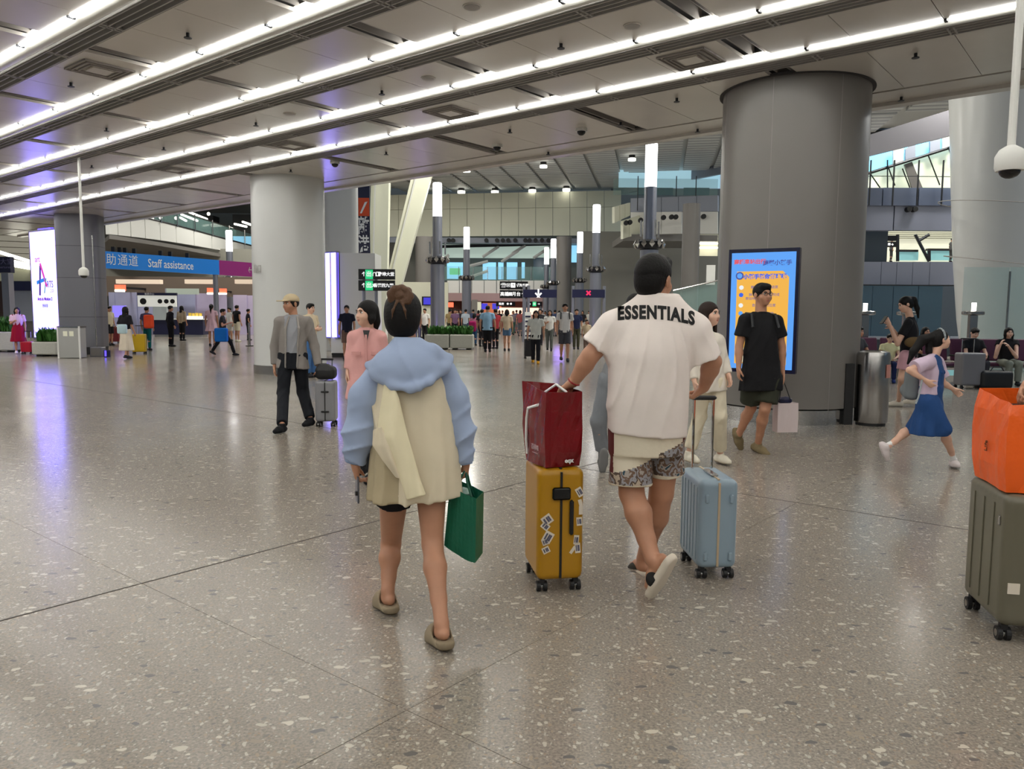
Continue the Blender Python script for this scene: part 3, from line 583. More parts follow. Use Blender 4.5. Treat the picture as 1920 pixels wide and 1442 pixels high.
planter(797, 888, 655, 627, 31., 2, 'long pale planter of green leaves at the foot of the lamp post', 420, 3)
planter(58, 107, 664, 641, 24.6, 1, 'small planter under the glowing advertisement on the slate pillar', 140, 5, .42)
planter(-40, 28, 660, 622, 27, 1, 'planter of dark leaves at the left edge beside the red dress woman', 220, 9, .5)
# ------------------------------------------------------------ left: gate, assistance counter, curved gallery
gate = empty('overhead_sign', at(330, 520, 38)*[1, 1, 0], 'long blue and purple overhead sign reading Staff assistance', 'sign')
SP, SQ, SM = at(150, 498, 34.6), at(412, 515, 41.), at(486, 519, 44.)
def iv(x, xa=150, xb=486, Ya=34.6, Yb=44.): t = (x-xa)/(xb-xa); return 1/((1-t)/Ya+t/Yb)
def sgn(x, z): p = at(x, 500, iv(x)); p[2] = z; return p
ns = unit(np.cross(sgn(486, 0)-sgn(150, 0), V(0, 0, 1))); us = unit(sgn(486, 0)-sgn(150, 0))
blue = mat('sign_blue', (10, 105, 190), .4, emit=(.005, .15, .45), es=.35); purple = mat('sign_purple', (125, 25, 100), .4, emit=(.2, .01, .12), es=.3)
for a, b, m, n in ((150, 411, blue, 'blue_board'), (411, 490, purple, 'purple_board')): MB().poly([sgn(a, 3.40), sgn(b, 3.40), sgn(b, 4.17), sgn(a, 4.17)], -ns*.25).build(n, m, gate)
text('Staff assistance', .56, (sgn(266, 3.75)+sgn(372, 3.75))/2+ns*.02, us, V(0, 0, 1), M_['wprint'], gate, bold=.006, xs=(np.linalg.norm(sgn(372, 0)-sgn(266, 0)))/4.15)
for ch, x in (('助', 208.5), ('通', 230), ('道', 250)): text(ch, .56, sgn(x, 3.78)+ns*.02, us, V(0, 0, 1), M_['wprint'], gate, xs=.95)
for x in (407, 489): p = sgn(x, 0)-ns*.15; MB().cyl(p, p+V(0, 0, 3.5), .13, n=12).build('post', M_['lampcol'], gate)
for i, x in enumerate((217, 229, 239, 256, 305, 323, 355)): p = sgn(x, 4.17)-ns*.12; MB().box(p+V(0, 0, .12), (.16, .12, .24)).build('clip_lamp', M_['rubber'], gate)
# counter with lit top
cn = empty('service_counter', at(335, 635, 43)*[1, 1, 0], 'navy service counter with glowing white top under the assistance sign', 'counter')
p, q = at(286, 636, 44.), at(380, 636, 44.); w = q[0]-p[0]; cx = (p[0]+q[0])/2
MB().box((cx, 44.5, .55), (w, .8, .86)).build('front', M_['navy'], cn); MB().box((cx, 44.5, .06), (w-.1, .7, .12)).build('plinth', M_['steel'], cn)
MB().box((cx, 44.45, 1.0), (w+.1, .9, .06)).build('worktop', M_['white'], cn)
for a, b in ((291, 314), (351, 379)): a_, b_ = at(a, 600, 43.98)[0], at(b, 600, 43.98)[0]; MB().box(((a_+b_)/2, 44.03, 1.1), (b_-a_, .12, .14)).build('lit_edge', M_['lit'], cn)
for k, (x, lab) in enumerate(((304, 'yellow leaflet rack at the left of the service counter'), (365, 'yellow leaflet rack at the right of the service counter'))):
    c = at(x, 595, 44.3); r = empty('leaflet_rack', V(c[0], c[1], 1.045), lab, 'rack'); m = mat('yellow_leaflets', (205, 170, 60), .6)
    for i in range(4): MB().box((c[0]-.3+i*.2, c[1]+.1, 1.21), (.16, .06, .3-.03*(i % 2))).build('leaflet', m, r)
    MB().box((c[0], c[1]+.12, 1.055), (.85, .2, .03)).build('tray', M_['blackgloss'], r)
ib = empty('notice_board', at(294, 560, 42)*[1, 1, 0], 'white notice board with black header and round symbols over the counter', 'sign')
slab('board', 258, 330, 554, 575, 41.8, mat('notice_white', (225, 225, 215), .4, emit=(.7, .7, .62), es=.5), ib, .1); slab('header', 257, 331, 549, 554, 41.78, M_['navy'], ib, .12)
slab('lower_board', 287, 313, 575, 600, 41.8, mat('notice_pale', (200, 210, 205), .4), ib, .1)
for x, rd, t in ((268, .17, '↓'), (299.5, .12, ''), (311.5, .12, ''), (323, .12, '')): c = at(x, 565, 41.72); MB().cyl(c, c+V(0, .04, 0), rd, n=18).build('round_symbol', M_['print'], ib)
text('客務中心', .13, at(280, 551.5, 41.7), V(1, 0, 0), V(0, 0, 1), M_['wprint'], ib)
pw = empty('partition_wall', at(340, 580, 48)*[1, 1, 0], 'lilac grey glazed partition behind the service counter', 'partition')
lil = mat('lilac_glazing', (165, 168, 200), .2, noise=(.6, .12)); lil2 = mat('lilac_pink_glazing', (186, 176, 206), .2, noise=(.5, .1))
for x0, x1, y0, m in ((205, 216, 548, lil), (217, 256, 548, lil), (257, 310, 555, lil), (311, 332, 541, M_['bluewhite']), (332, 366, 548, lil), (366, 402, 550, lil2), (411, 425, 551, lil2), (438, 463, 553, lil2), (463.5, 484, 554, lil2)): slab('glazing', x0, x1, y0, 632, 48+(x0-200)*.004, m, pw, .12)
slab('top_wall', 198, 492, 519, 556, 50, mat('warm_backwall', (120, 105, 92), .6), pw, .2)
slab('green_panel', 312, 372, 541, 552, 47.6, mat('pale_green_panel', (190, 205, 195), .5), pw, .1)
rs = empty('illuminated_sign', at(222, 538, 47)*[1, 1, 0], 'glowing orange sign at the left above the service counter', 'sign')
org = mat('orange_glow', (240, 90, 60), .5, emit=(1, .16, .08), es=1.1)
slab('orange_box', 215, 233, 534, 545, 46.5, org, rs, .2); slab('bracket', 222, 225, 537, 541, 46.7, M_['darkmetal'], rs, 3.3); slab('white_band', 215, 233, 543, 547, 46.4, M_['lit'], rs, .1)
rs = empty('illuminated_sign', at(405, 540, 47)*[1, 1, 0], 'glowing orange sign at the right above the service counter', 'sign')
slab('orange_box', 388, 401, 540, 549, 46.5, org, rs, .2); slab('bracket', 394, 397, 543, 546, 46.7, M_['darkmetal'], rs, 3.3); slab('orange_box', 411, 423, 541, 550, 46.5, org, rs, .2); slab('white_band', 388, 424, 549, 552, 46.4, M_['lit'], rs, .1)
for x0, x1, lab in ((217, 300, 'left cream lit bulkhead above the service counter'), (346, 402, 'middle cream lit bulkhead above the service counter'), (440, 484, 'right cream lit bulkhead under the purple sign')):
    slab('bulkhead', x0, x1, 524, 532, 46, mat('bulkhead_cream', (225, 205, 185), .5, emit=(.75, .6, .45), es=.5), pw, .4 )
sc = empty('monitor', at(222, 585, 40)*[1, 1, 0], 'violet lit monitor left of the black haired woman', 'screen')
slab('screen', 211, 236, 573, 595, 39.5, mat('violet_screen', (30, 30, 60), .3, emit=(.28, .22, .95), es=1.1), sc, .06); slab('stand', 222, 225, 595, 640, 39.6, M_['darkmetal'], sc, .05)
# curved gallery at upper left
cg = empty('curved_gallery', at(340, 450, 55)*[1, 1, 0], 'curved first floor gallery with pale panels and glass rail at left', 'balcony')
xs = [205, 222, 246, 273, 301, 331, 364, 397, 428, 457, 488]
def cgp(x, z): t = (x-205)/(488-205); Y = 47+24*t+3.5*math.sin(math.pi*t)*-1; p = at(x, 450, Y); p[2] = z; return p
def cz(x, top): t = (x-205)/283; return (7.45-.25*t if top else 6.02+.35*t)
for a, b in zip(xs[:-1], xs[1:]):
    pa, pb2 = cgp(a, 0), cgp(b, 0); d = unit(pb2-pa)*.03; n = unit(np.cross(pb2-pa, V(0, 0, 1)))
    MB().poly([pa+d+V(0, 0, cz(a, 0)), pb2-d+V(0, 0, cz(b, 0)), pb2-d+V(0, 0, cz(b, 1)), pa+d+V(0, 0, cz(a, 1))], -n*.25).build('parapet_panel', M_['white'], cg)
    MB().poly([pa+V(0, 0, cz(a, 1)), pb2+V(0, 0, cz(b, 1)), pb2+V(0, 0, cz(b, 1)+1.0), pa+V(0, 0, cz(a, 1)+1.0)], -n*.03).build('glass_panel', M_['glass'], cg)
    MB().cyl(pa+V(0, 0, cz(a, 1)-.1)+n*.1, pa+V(0, 0, cz(a, 1)+1.15)+n*.1, .045, n=8).build('rail_post', M_['steel'], cg)
MB().tube([cgp(x, cz(x, 1)+1.05) for x in xs], .05).build('handrail', M_['steel'], cg); MB().tube([cgp(x, cz(x, 1)+.02)+V(0, -.1, 0) for x in xs], .06).build('lower_rail', M_['darkmetal'], cg)
fl2 = [cgp(x, 5.75) for x in xs]+[cgp(488, 5.75)+V(5, 14, 0), cgp(205, 5.75)+V(-10, 16, 0)]; MB().poly(fl2, V(0, 0, .25)).build('gallery_floor', M_['colgrey'], cg)
slab('under_wall', 190, 492, 466, 520, 62, mat('gallery_underwall', (150, 148, 138), .6), cg, .3)
iw = MB().box((at(330, 420, 80)[0], 80, 9.2), (34, .4, 6.5)).build('wall_gallery', mat('gallery_backwall', (112, 112, 96), .6), kind='structure')
for x0, x1, y0, y1, m, n in ((312, 338, 405, 442, 'rubber', 'dark_bay'), (374, 400, 404, 430, 'rubber', 'dark_bay'), (436, 476, 402, 420, 'rubber', 'dark_bay')): slab(n, x0, x1, y0, y1, 72, M_[m], cg, 1.5)
ls = empty('gallery_lights', at(370, 410, 70), 'tube lights and dots glowing in the gallery at upper left', 'light')
for a, b in (((340, 402), (370, 414)), ((353, 397), (388, 411)), ((338, 408), (349, 414)), ((455, 416), (478, 424)), ((440, 420), (462, 425))): p, q = at(*a, 66), at(*b, 64); MB().cyl(p, q, .09, n=6).build('tube', M_['lit'], ls)
for x, y in ((286, 411), (301, 408), (219, 433), (263, 418), (269, 444), (391, 401), (330, 409)): MB().sph(at(x, y, 64), .14, 8).build('lamp_dot', M_['lit'], ls)
slab('bright_window', 437, 476, 443, 461, 73, M_['sky'], cg, .1)
MB().box((at(330, 390, 75)[0], 72, 11.3), (32, 12, .3)).build('gallery_soffit', M_['colgrey'], cg)
# far left: ribbed bulkhead with light strips, navy sign, kiosk wall
rl = empty('ribbed_bulkhead', at(20, 450, 44), 'ribbed sloping bulkhead with light strips at the far left', 'bulkhead')
for i in range(10):
    y = 414+i*11; p, q = at(-60, y, 46-i*.3), at(112, y+2, 48-i*.3); MB().box((p+q)/2, (np.linalg.norm(q-p), .5, .30), math.atan2((q-p)[1], (q-p)[0])).build('rib', mat('bulkhead_rib', (150, 146, 136), .6), rl)
for a, b in (((-30, 464), (58, 491)), ((19, 489), (58, 498)), ((24, 497), (58, 503))): p, q = at(*a, 41), at(*b, 42); MB().cyl(p, q, .1, n=6).build('light_strip', M_['lit'], rl)
lw = empty('kiosk_wall', at(20, 580, 42)*[1, 1, 0], 'grey kiosk wall with navy band behind the red dress woman', 'wall')
slab('panel', 20, 60, 545, 602, 41, M_['bluewhite'], lw, .2); slab('navy_band', 18, 60, 527, 545, 40.9, M_['navy'], lw, .3); slab('upper', -60, 60, 495, 527, 42, mat('kiosk_upper', (150, 150, 130), .6), lw, .3); slab('dark_bay', -60, 6, 513, 640, 42.5, mat('kiosk_dark', (60, 42, 42), .6), lw, .2); slab('dado', 20, 110, 602, 650, 41.2, M_['colgrey'], lw, .2)
slab('post', 5, 18, 512, 625, 38, M_['lampcol'], lw, .4)
ns_ = empty('overhead_sign', at(0, 495, 36), 'navy overhead sign cut by the left edge of the photo', 'sign'); slab('board', -60, 19, 481, 511, 36, M_['navy'], ns_, .3); text('出境大堂', .3, at(0, 491, 35.95), V(1, 0, 0), V(0, 0, 1), mat('dim_print', (110, 110, 150), .6), ns_); text('Departures', .16, at(5, 501, 35.95), V(1, 0, 0), V(0, 0, 1), mat('dim_print', 0), ns_)
# ------------------------------------------------------------ hanging signs in the middle
def pictosign(x0, x1, y0, y1, Y, lab, rows, poles=()):
    r = empty('direction_sign', at((x0+x1)/2, y0, Y), lab, 'sign')
    h = (y1-y0)/len(rows)
    for k, row in enumerate(rows):
        slab('board', x0, x1, y0+k*h+.6, y0+(k+1)*h-.8, Y, M_['blackgloss'], r, .12)
        sz = h*Y/F_PX*.5
        for (x, t, m) in row:
            c = at(x, y0+(k+.5)*h, Y-.02)
            if m == 'g': s = h*.42; slab('green_symbol', x-s*.8, x+s*.8, y0+(k+.5)*h-s, y0+(k+.5)*h+s, Y-.02, mat('exit_green', (20, 170, 90), .4, emit=(.02, .55, .22), es=.9), r, .02); c = c-V(0, .03, 0)
            text(t, sz*(.72 if len(t) > 2 else 1), c, V(1, 0, 0), V(0, 0, 1), mat('sign_glyph', (240, 240, 240), .5, emit=(.8, .8, .8), es=.8), r, name='lettering', bold=.004)
    for x in poles: p = at(x, y0+1, Y+.08); MB().cyl(p, p*[1, 1, 0], .05, n=8).build('post', M_['lampcol'], r)
pictosign(672, 740, 504, 546, 24, 'two row black direction sign with green exit symbols', [[(682, '↑', 0), (692, '出', 'g'), (702, '∩', 0), (709, '□', 0), (724, '離境大堂', 0)], [(682, '↑', 0), (692, '出', 'g'), (700, '↗', 0), (719, '香港西九龍', 0)]], (682, 705))
pictosign(937, 990, 527, 560, 44, 'black hanging direction sign left of the navy arrow sign', [[(944, '☎', 0), (953, '▣', 0), (962, '♿', 0), (971, '⚥', 0), (982, '洗手間', 0)], [(946, '高鐵', 0), (957, '■', 0), (968, '月台', 0), (981, '↑', 0)]], (986,))
pictosign(930, 966, 565, 575, 58, 'small black sign over the far shop entrance', [[(940, '商店', 0), (952, '●', 0), (958, '●', 0)]], (932,)); pictosign(985, 1016, 565, 575, 57, 'small black sign with green symbol by the far entrance', [[(993, '→', 0), (1002, '出', 'g'), (1010, '→', 0)]], (1014,))
for x0, x1, t, lab in ((981, 1044, '↓', 'navy gate sign with a white arrow on a violet lit frame'), (1073, 1134, '×', 'navy gate sign with a red cross beside the lamp post')):
    r = empty('gate_sign', at((x0+x1)/2, 550, 40)*[1, 1, 0], lab, 'sign'); slab('board', x0, x1, 543, 558, 40, M_['navy'], r, .3)
    text(t, .5, at((x0+x1)/2-3 if t == '↓' else (x0+x1)/2, 550.5, 39.96), V(1, 0, 0), V(0, 0, 1), mat('glyph_'+('w' if t == '↓' else 'r'), (240, 240, 240) if t == '↓' else (200, 30, 70), .5, emit=(.9, .9, .9) if t == '↓' else (.6, .02, .1), es=.9), r, bold=.02)
    for x in (x0+1.5, x0+10 if t == '↓' else x1-1, ): p = at(x, 550, 40.1)*[1, 1, 0]; MB().cyl(p, p+V(0, 0, 2.9), .08, n=10).build('post', M_['lampcol'], r)
# far shops under the gallery
sh = empty('shopfront', at(930, 600, 66)*[1, 1, 0], 'warm lit far shopfronts under the first floor gallery', 'shop')
slab('back_wall', 838, 1070, 560, 632, 71, mat('shop_backwall', (105, 62, 50), .6), sh, .3); slab('fascia', 838, 1070, 550, 565, 68.5, mat('pinkish_soffit', 0), sh, .4)
slab('glow', 932, 1010, 577, 592, 69, mat('shop_glow', (255, 210, 180), .5, emit=(1, .62, .48), es=1.3), sh, .2)
slab('orange_sign', 838, 850, 567, 576, 66, org, sh, .2); slab('orange_wall', 905, 940, 568, 605, 69.5, mat('shop_orange', (190, 90, 50), .6, emit=(.6, .2, .1), es=.6), sh, .2)
for x0, x1 in ((903, 914), (923, 936)): slab('blue_screen', x0, x1, 569, 580, 66, mat('blue_screen', (20, 20, 90), .3, emit=(.06, .05, .6), es=1.), sh, .1)
slab('pillar', 884, 895, 562, 628, 66, M_['colgrey'], sh, .5); slab('pillar', 895, 902, 566, 628, 66, M_['offwhite'], sh, .5); slab('doorway', 1010, 1030, 577, 628, 69, M_['bluewhite'], sh, .2)
for x0, x1, c_ in ((855, 880, (150, 90, 60)), (940, 958, (220, 160, 120)), (960, 975, (160, 70, 40)), (976, 1000, (210, 150, 130))): slab('shelf_display', x0, x1, 590, 626, 68.6, mat('display_%d' % c_[0], c_, .6), sh, .6)
r = empty('monitor', at(800, 561, 59.6), 'small blue monitor on the cream wall beside the lamp post', 'screen'); slab('bracket', 799, 803, 562, 566, 59.75, M_['rubber'], r, .4); slab('casing', 791, 811, 556, 573, 59.7, M_['rubber'], r, .12); slab('screen', 794, 810, 558, 571, 59.66, mat('blue_screen', 0), r, .02)
slab('cream_wall', 735, 840, 529, 640, 60, M_['offwhite'], None, .3, label='cream wall behind the lamp post and planter crowd', cat='wall')
r = empty('totem', at(1000, 610, 38)*[1, 1, 0], 'white striped queue totem behind the grey tee woman', 'sign')
slab('panel', 984, 996, 585, 646, 37, M_['white'], r, .15)
for i in range(5): slab('stripe', 985, 995, 592+i*9, 595+i*9, 36.97, M_['navy'], r, .02)
# ------------------------------------------------------------ right side: waiting area
pr_ = M_['bluewhite']; grb = mat('blue_grey_parapet', (86, 96, 118), .35)
rg = empty('right_gallery', at(1700, 500, 27)*[1, 1, 0], 'stacked right hand galleries of blue grey panels behind the seats', 'balcony')
YR = 27.
for x0, x1 in ((1600, 1676), (1677, 1792)):
    slab('lower_band', x0, x1-1, 386, 432, YR+.1, mat('cool_band', (132, 136, 152), .4), rg, .3)
for x0, x1 in ((1600, 1655), (1656, 1722), (1723, 1792)): slab('upper_band', x0, x1-1, 352, 385.4, YR, grb, rg, .3)
for x in (1632, 1676, 1722, 1768): slab('mast', x-.9, x+.9, 300, 385, YR-.3, M_['darkmetal'], rg, .06)
slab('cross_wire', 1600, 1795, 330, 331, YR-.3, M_['darkmetal'], rg, .04)
for x in (1706, 1717): c = at(x, 392, YR-.1); MB().cyl(c, c+V(0, .2, 0), .09, n=12).build('speaker', M_['rubber'], rg)
xs2 = [1600, 1617, 1652, 1681, 1711, 1743, 1804]
for a, b in zip(xs2[:-1], xs2[1:]): slab('parapet_panel', a+.4, b-.4, 491, 534, YR, mat('cool_band', 0), rg, .3)
slab('dark_pier', 1598, 1664, 428, 491, YR+.8, mat('dark_teal_pier', (52, 66, 78), .4), rg, .4)
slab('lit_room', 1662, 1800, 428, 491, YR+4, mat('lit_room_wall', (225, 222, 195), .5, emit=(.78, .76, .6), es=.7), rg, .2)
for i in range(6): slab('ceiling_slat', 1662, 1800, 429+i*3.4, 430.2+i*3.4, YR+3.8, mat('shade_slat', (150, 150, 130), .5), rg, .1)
for x0, x1, y0, y1 in ((1684, 1722, 468, 472), (1740, 1797, 466, 470)): slab('dark_frame', x0, x1, y0, y1, YR+3.6, M_['rubber'], rg, .2); slab('blue_glass', x0, x1, y1, 488, YR+3.7, mat('pale_teal', (120, 170, 170), .3, emit=(.25, .5, .5), es=.6), rg, .1)
for a, b in (((1716, 440), (1742, 490)), ((1742, 440), (1722, 452)), ((1683, 440), (1683, 490)), ((1742, 470), (1742, 490))): MB().cyl(at(*a, YR+3.3), at(*b, YR+3.3), .06, n=6).build('stay', M_['darkmetal'], rg)
pictosign(1662, 1682, 441, 464, YR+2, 'small black sign with yellow symbol in the upper right gallery', [[(1672, '', 0)], [(1670, '■→', 0)]])
# skylight band and glazed roof slope above the right gallery
sk = empty('window_3', at(1700, 300, 36), None, None, kind='structure')
YK = 36.
def kp(x, y, Y=YK): return at(x, y, Y)
MB().poly([kp(1600, 334), kp(1800, 272), kp(1800, 225), kp(1600, 300)], V(0, .05, 0)).build('sky_pane', M_['sky'], sk)
for i in range(9):
    x = 1606+i*23; yb = 334-(x-1600)*.31
    MB().poly([kp(x, yb, YK-.3), kp(x+19, yb-6, YK-.3), kp(x+19, yb-34-(i % 3)*5, YK-.3), kp(x, yb-24-(i % 2)*8, YK-.3)], V(0, .1, 0)).build('white_baffle', M_['white'] if i % 2 else M_['bluewhite'], sk) if i not in (1, 2, 5, 8) else None
MB().tube([kp(1590, 337, YK-.5), kp(1800, 271, YK-.5)], .07).build('sloping_rail', M_['darkmetal'], sk)
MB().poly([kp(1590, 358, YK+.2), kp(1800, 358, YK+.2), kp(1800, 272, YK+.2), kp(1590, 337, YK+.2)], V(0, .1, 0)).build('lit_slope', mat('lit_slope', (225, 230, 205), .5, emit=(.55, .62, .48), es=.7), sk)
for i, (a, b) in enumerate((((1632, 326), (1650, 352)), ((1664, 300), (1664, 352)), ((1665, 312), (1678, 348)), ((1692, 316), (1706, 352)), ((1740, 290), (1762, 347)), ((1778, 276), (1790, 310)), ((1600, 340), (1608, 354)))): MB().cyl(kp(*a, YK-.6), kp(*b, YK-.6), .028, n=6).build('glazing_bar', M_['darkmetal'], sk)
MB().poly([kp(1696, 308, YK-.4), kp(1710, 303, YK-.4), kp(1730, 352, YK-.4), kp(1710, 352, YK-.4)], V(0, .1, 0)).build('grey_strut', M_['colgrey'], sk)
MB().poly([kp(1600, 300, YK-2), kp(1800, 250, YK-2), kp(1800, 200, YK-2), kp(1600, 262, YK-2)], V(0, .3, 0)).build('baffle_soffit', mat('baffle_pink', (116, 114, 120), .5), sk)
wr2 = MB().box((at(1725, 580, 29)[0], 30, 1.4), (9.5, .3, 3.4)).build('wall_right', mat('dark_wall', (60, 70, 80), .6), kind='structure')
gw = empty('window_4', at(1700, 580, 26.6)*[1, 1, 0], None, None, kind='structure')
for a, b in zip([1616, 1634, 1673, 1720, 1766][:-1], [1634, 1673, 1720, 1766, 1812][:-0 or None]): slab('glass_pane', a+.8, b-.8, 535, 634, 26.6, M_['tealglass'], gw, .05)
slab('sill', 1612, 1815, 631, 637, 26.4, M_['bluewhite'], gw, .4); slab('head_rail', 1612, 1812, 534, 536, 26.4, M_['darkmetal'], gw, .1)
slab('low_wall', 1612, 1815, 637, 668, 26.5, mat('dark_wall', 0), gw, .3)
# huge leaning white column on the right
lean = empty('leaning_column', at(1880, 680, 22)*[1, 1, 0], 'huge white leaning column at the right behind the seated women', 'column')
YL = 22.; prof = []
pl = [(1836, 690), (1827, 600), (1822, 480), (1821, 330), (1821, 180), (1820, 60)]
pts = []; nn = 32; rads = []
for x, y in pl:
    p = at(x, y, YL); h = p[2]; rad = 1.75+.13*h; c = p+V(rad, .4, 0); rads.append(rad)
    pts += [c+V(math.cos(t)*rad, math.sin(t)*rad, 0) for t in np.arange(nn)*2*math.pi/nn]
smooth_by_angle(mesh_obj('shaft', pts, [(k*nn+i, k*nn+(i+1) % nn, (k+1)*nn+(i+1) % nn, (k+1)*nn+i) for k in range(len(pl)-1) for i in range(nn)], M_['colwhite'], lean))
for k, (x, y) in enumerate(((1803, 495), (1794, 388))):
    p = at(x, y, YL); rad = 1.755+.13*p[2]; c = p+V(rad-.003, .4, 0); ring = [c+V(math.cos(t)*rad, math.sin(t)*rad, .35*math.cos(t-2.3)) for t in np.linspace(0, 2*math.pi, 33)]; MB().tube(ring, .012, 5).build('panel_joint', M_['chan'], lean)
gpn = empty('glass_partition', at(1870, 690, 19.2)*[1, 1, 0], 'green tinted glass partition between the seats and the leaning column', 'partition')
for a, b in ((1803, 1887), (1889, 1975)):
    p, q = at(a, 600, 19.2)*[1, 1, 0], at(b, 600, 19.2)*[1, 1, 0]; h = at((a+b)/2, 501, 19.2)[2]; MB().poly([p, q, q+V(0, 0, h), p+V(0, 0, h)], V(0, .02, 0)).build('glass_panel', M_['glass'], gpn)
p = at(1888, 600, 19.2)*[1, 1, 0]; MB().box(p+V(0, 0, 1.3), (.03, .04, 2.6)).build('mullion', M_['steel'], gpn)
# display posts with round tables
for x, yt, Y, lab in ((1825, 582, 17.5, 'grey post with oval shelf and lamp behind the seated women'), (1700, 583, 19.5, 'fainter grey post with oval shelf behind the phone woman'), (1622, 582, 18.5, 'grey post with oval shelf beside the big column')):
    c = at(x, yt, Y)*[1, 1, 0]; h = at(x, yt, Y)[2]; r = empty('charging_post', c, lab, 'post'); MB().box(c+V(0, 0, h/2-.05), (.17, .1, h-.1)).build('post', M_['steel'], r)
    smooth_by_angle(MB().lathe(c+V(0, 0, h-.06), [(.2, -.05), (.25, -.03), (.25, .03), (.2, .05)], 20, sx=1., sy=.6).build('shelf', M_['steel'], r)); MB().box(c+V(-.02, -.05, h+.08), (.09, .04, .18)).build('lamp', M_['lit'], r)
# bin beside the big column
c = at(1632, 788, 10.55)*[1, 1, 0]; r = empty('litter_bin', c, 'tall polished steel litter bin against the big grey column', 'bin')
smooth_by_angle(MB().lathe(c, [(.205, .04), (.215, .06), (.215, .95), (.2, 1.0), (.14, 1.02), (.14, .96)], 40).build('body', M_['steel'], r)); MB().cyl(c+V(0, 0, 0), c+V(0, 0, .05), .19, n=24).build('base', M_['rubber'], r)
a = -.95; d = V(math.cos(a), math.sin(a), 0); s = V(-d[1], d[0], 0); MB().poly([c+d*.217+s*.05+V(0, 0, .66), c+d*.217-s*.05+V(0, 0, .66), c+d*.217-s*.05+V(0, 0, .84), c+d*.217+s*.05+V(0, 0, .84)], d*.004).build('sticker', mat('sticker_red_white', (190, 130, 120), .5), r)
MB().box(c+V(-.32, .12, .42), (.12, .3, .84)).build('wall_bracket', M_['rubber'], r)
# grey cabinet bin by the slate pillar
c = at(137, 666, 24.0)*[1, 1, 0]; r = empty('recycling_bin', c, 'grey steel recycling bin with two openings before the slate pillar', 'bin')
MB().box(c+V(0, 0, .48), (.62, .42, .92)).build('body', mat('satin_steel', (176, 176, 172), .4, .35), r)
for sx in (-.33, .33): MB().cyl(c+V(sx, -.2, 0), c+V(sx, -.2, .99), .028, n=10).build('corner_post', M_['white'], r)
for sx in (-.09, .1): MB().box(c+V(sx, -.215, .76), (.13, .01, .15)).build('label_plate', M_['offwhite'], r)
MB().box(c+V(0, 0, .97), (.66, .44, .04)).build('lid', M_['steel'], r)
c = at(184, 664, 24.9)*[1, 1, 0]; r = empty('floor_box', c, 'low grey box at the foot of the slate pillar', 'box'); MB().box(c+V(0, 0, .15), (.36, .3, .3), bev=.01).build('body', M_['pillar'], r); MB().box(c+V(0, -.152, .15), (.3, .01, .24)).build('door', M_['colgrey'], r)
c = at(201, 664, 24.6)*[1, 1, 0]; r = empty('bollard', c, 'short violet lit bollard beside the slate pillar', 'bollard'); MB().cyl(c, c+V(0, 0, .22), .1, n=14).build('body', M_['navy'], r); MB().box(c+V(0, -.1, .12), (.05, .02, .18)).build('light_slot', violet, r)
# blue information screen on the big column
p0 = at(1367, 475, 10.05); p1 = at(1500, 466, 9.62); a0 = p0*[1, 1, 0]; a1 = p1*[1, 1, 0]
info = empty('information_screen', (a0+a1)/2, 'large upright blue and orange information screen on the big grey column', 'screen')
zt = (p0[2]+p1[2])/2+.03; zb = (at(1370, 690, 10.05)[2]+at(1497, 708, 9.62)[2])/2
ui = unit(a1-a0); ni = unit(np.cross(a1-a0, V(0, 0, 1))); wi = np.linalg.norm(a1-a0); hi = zt-zb
def ip(u, v, off=.0): return a0+ui*u*wi+V(0, 0, zt-hi*v)+ni*off
def iq(name, u0, v0, u1_, v1, off, m, th=.004): return MB().poly([ip(u0, v1, off), ip(u1_, v1, off), ip(u1_, v0, off), ip(u0, v0, off)], ni*-th).build(name, m, info)
iq('casing', 0, 0, 1, 1, .0, mat('screen_bezel', (14, 16, 50), .25), .12)
iq('picture', .045, .03, .955, .97, .004, pm('info_blue', (.10, .36, .92)))
og = pm('info_orange', (.88, .45, .06)); dk = pm('info_ink', (.05, .08, .35)); wt = pm('info_white', (.85, .88, .9)); db = pm('info_deep_blue', (.03, .12, .75)); rd_ = pm('info_red', (.75, .08, .10))
MB().poly([ip(.13, .93, .006), ip(.87, .93, .006), ip(.87, .23, .006), ip(.78, .18, .006), ip(.13, .18, .006)], ni*-.003).build('orange_panel', og, info)
iq('cream_strip', .2, .80, .8, .92, .008, pm('info_cream', (.9, .8, .55)))
text('高鐵車站出行', .066, ip(.31, .105, .009), ui, V(0, 0, 1), rd_, info, bold=.002); text('應變小幫手', .07, ip(.70, .118, .009), ui, V(0, 0, 1), dk, info, bold=.002)
text('小幫手幫你辦理呢', .066, ip(.53, .225, .010), ui, V(0, 0, 1), db, info, bold=.003)
c = ip(.17, .215, .01); MB().cyl(c, c-ni*.006, .05, n=18).build('round_symbol', dk, info); MB().cyl(c+ni*.003, c-ni*.002, .033, n=18).build('round_symbol', pm('info_blue', 0), info)
for v, c_, t in ((.31, wt, '購票、改簽及退票'), (.37, db, '辦事服務一站式完成'), (.455, wt, '查詢出入口位置'), (.52, pm('info_blue', 0), '列車時刻查詢')):
    c = ip(.2, v, .01); MB().cyl(c, c-ni*.006, .028, n=14).build('bullet_symbol', c_, info); text(t, .042, ip(.53, v, .01), ui, V(0, 0, 1), dk, info)
text('車站地圖', .042, ip(.36, .40, .01), ui, V(0, 0, 1), dk, info)
iq('blue_block', .62, .62, .84, .80, .01, pm('info_navy', (.02, .02, .4))); iq('blue_block', .7, .82, .84, .86, .01, pm('info_green', (.1, .5, .2)))
bm = ip(.5, .5, -.1); MB().box(lerp_(bm, cc+V(0, 0, bm[2]), .25), (.5, .6, .5), math.atan2(ni[1], ni[0])+math.pi/2).build('bracket', M_['rubber'], info)
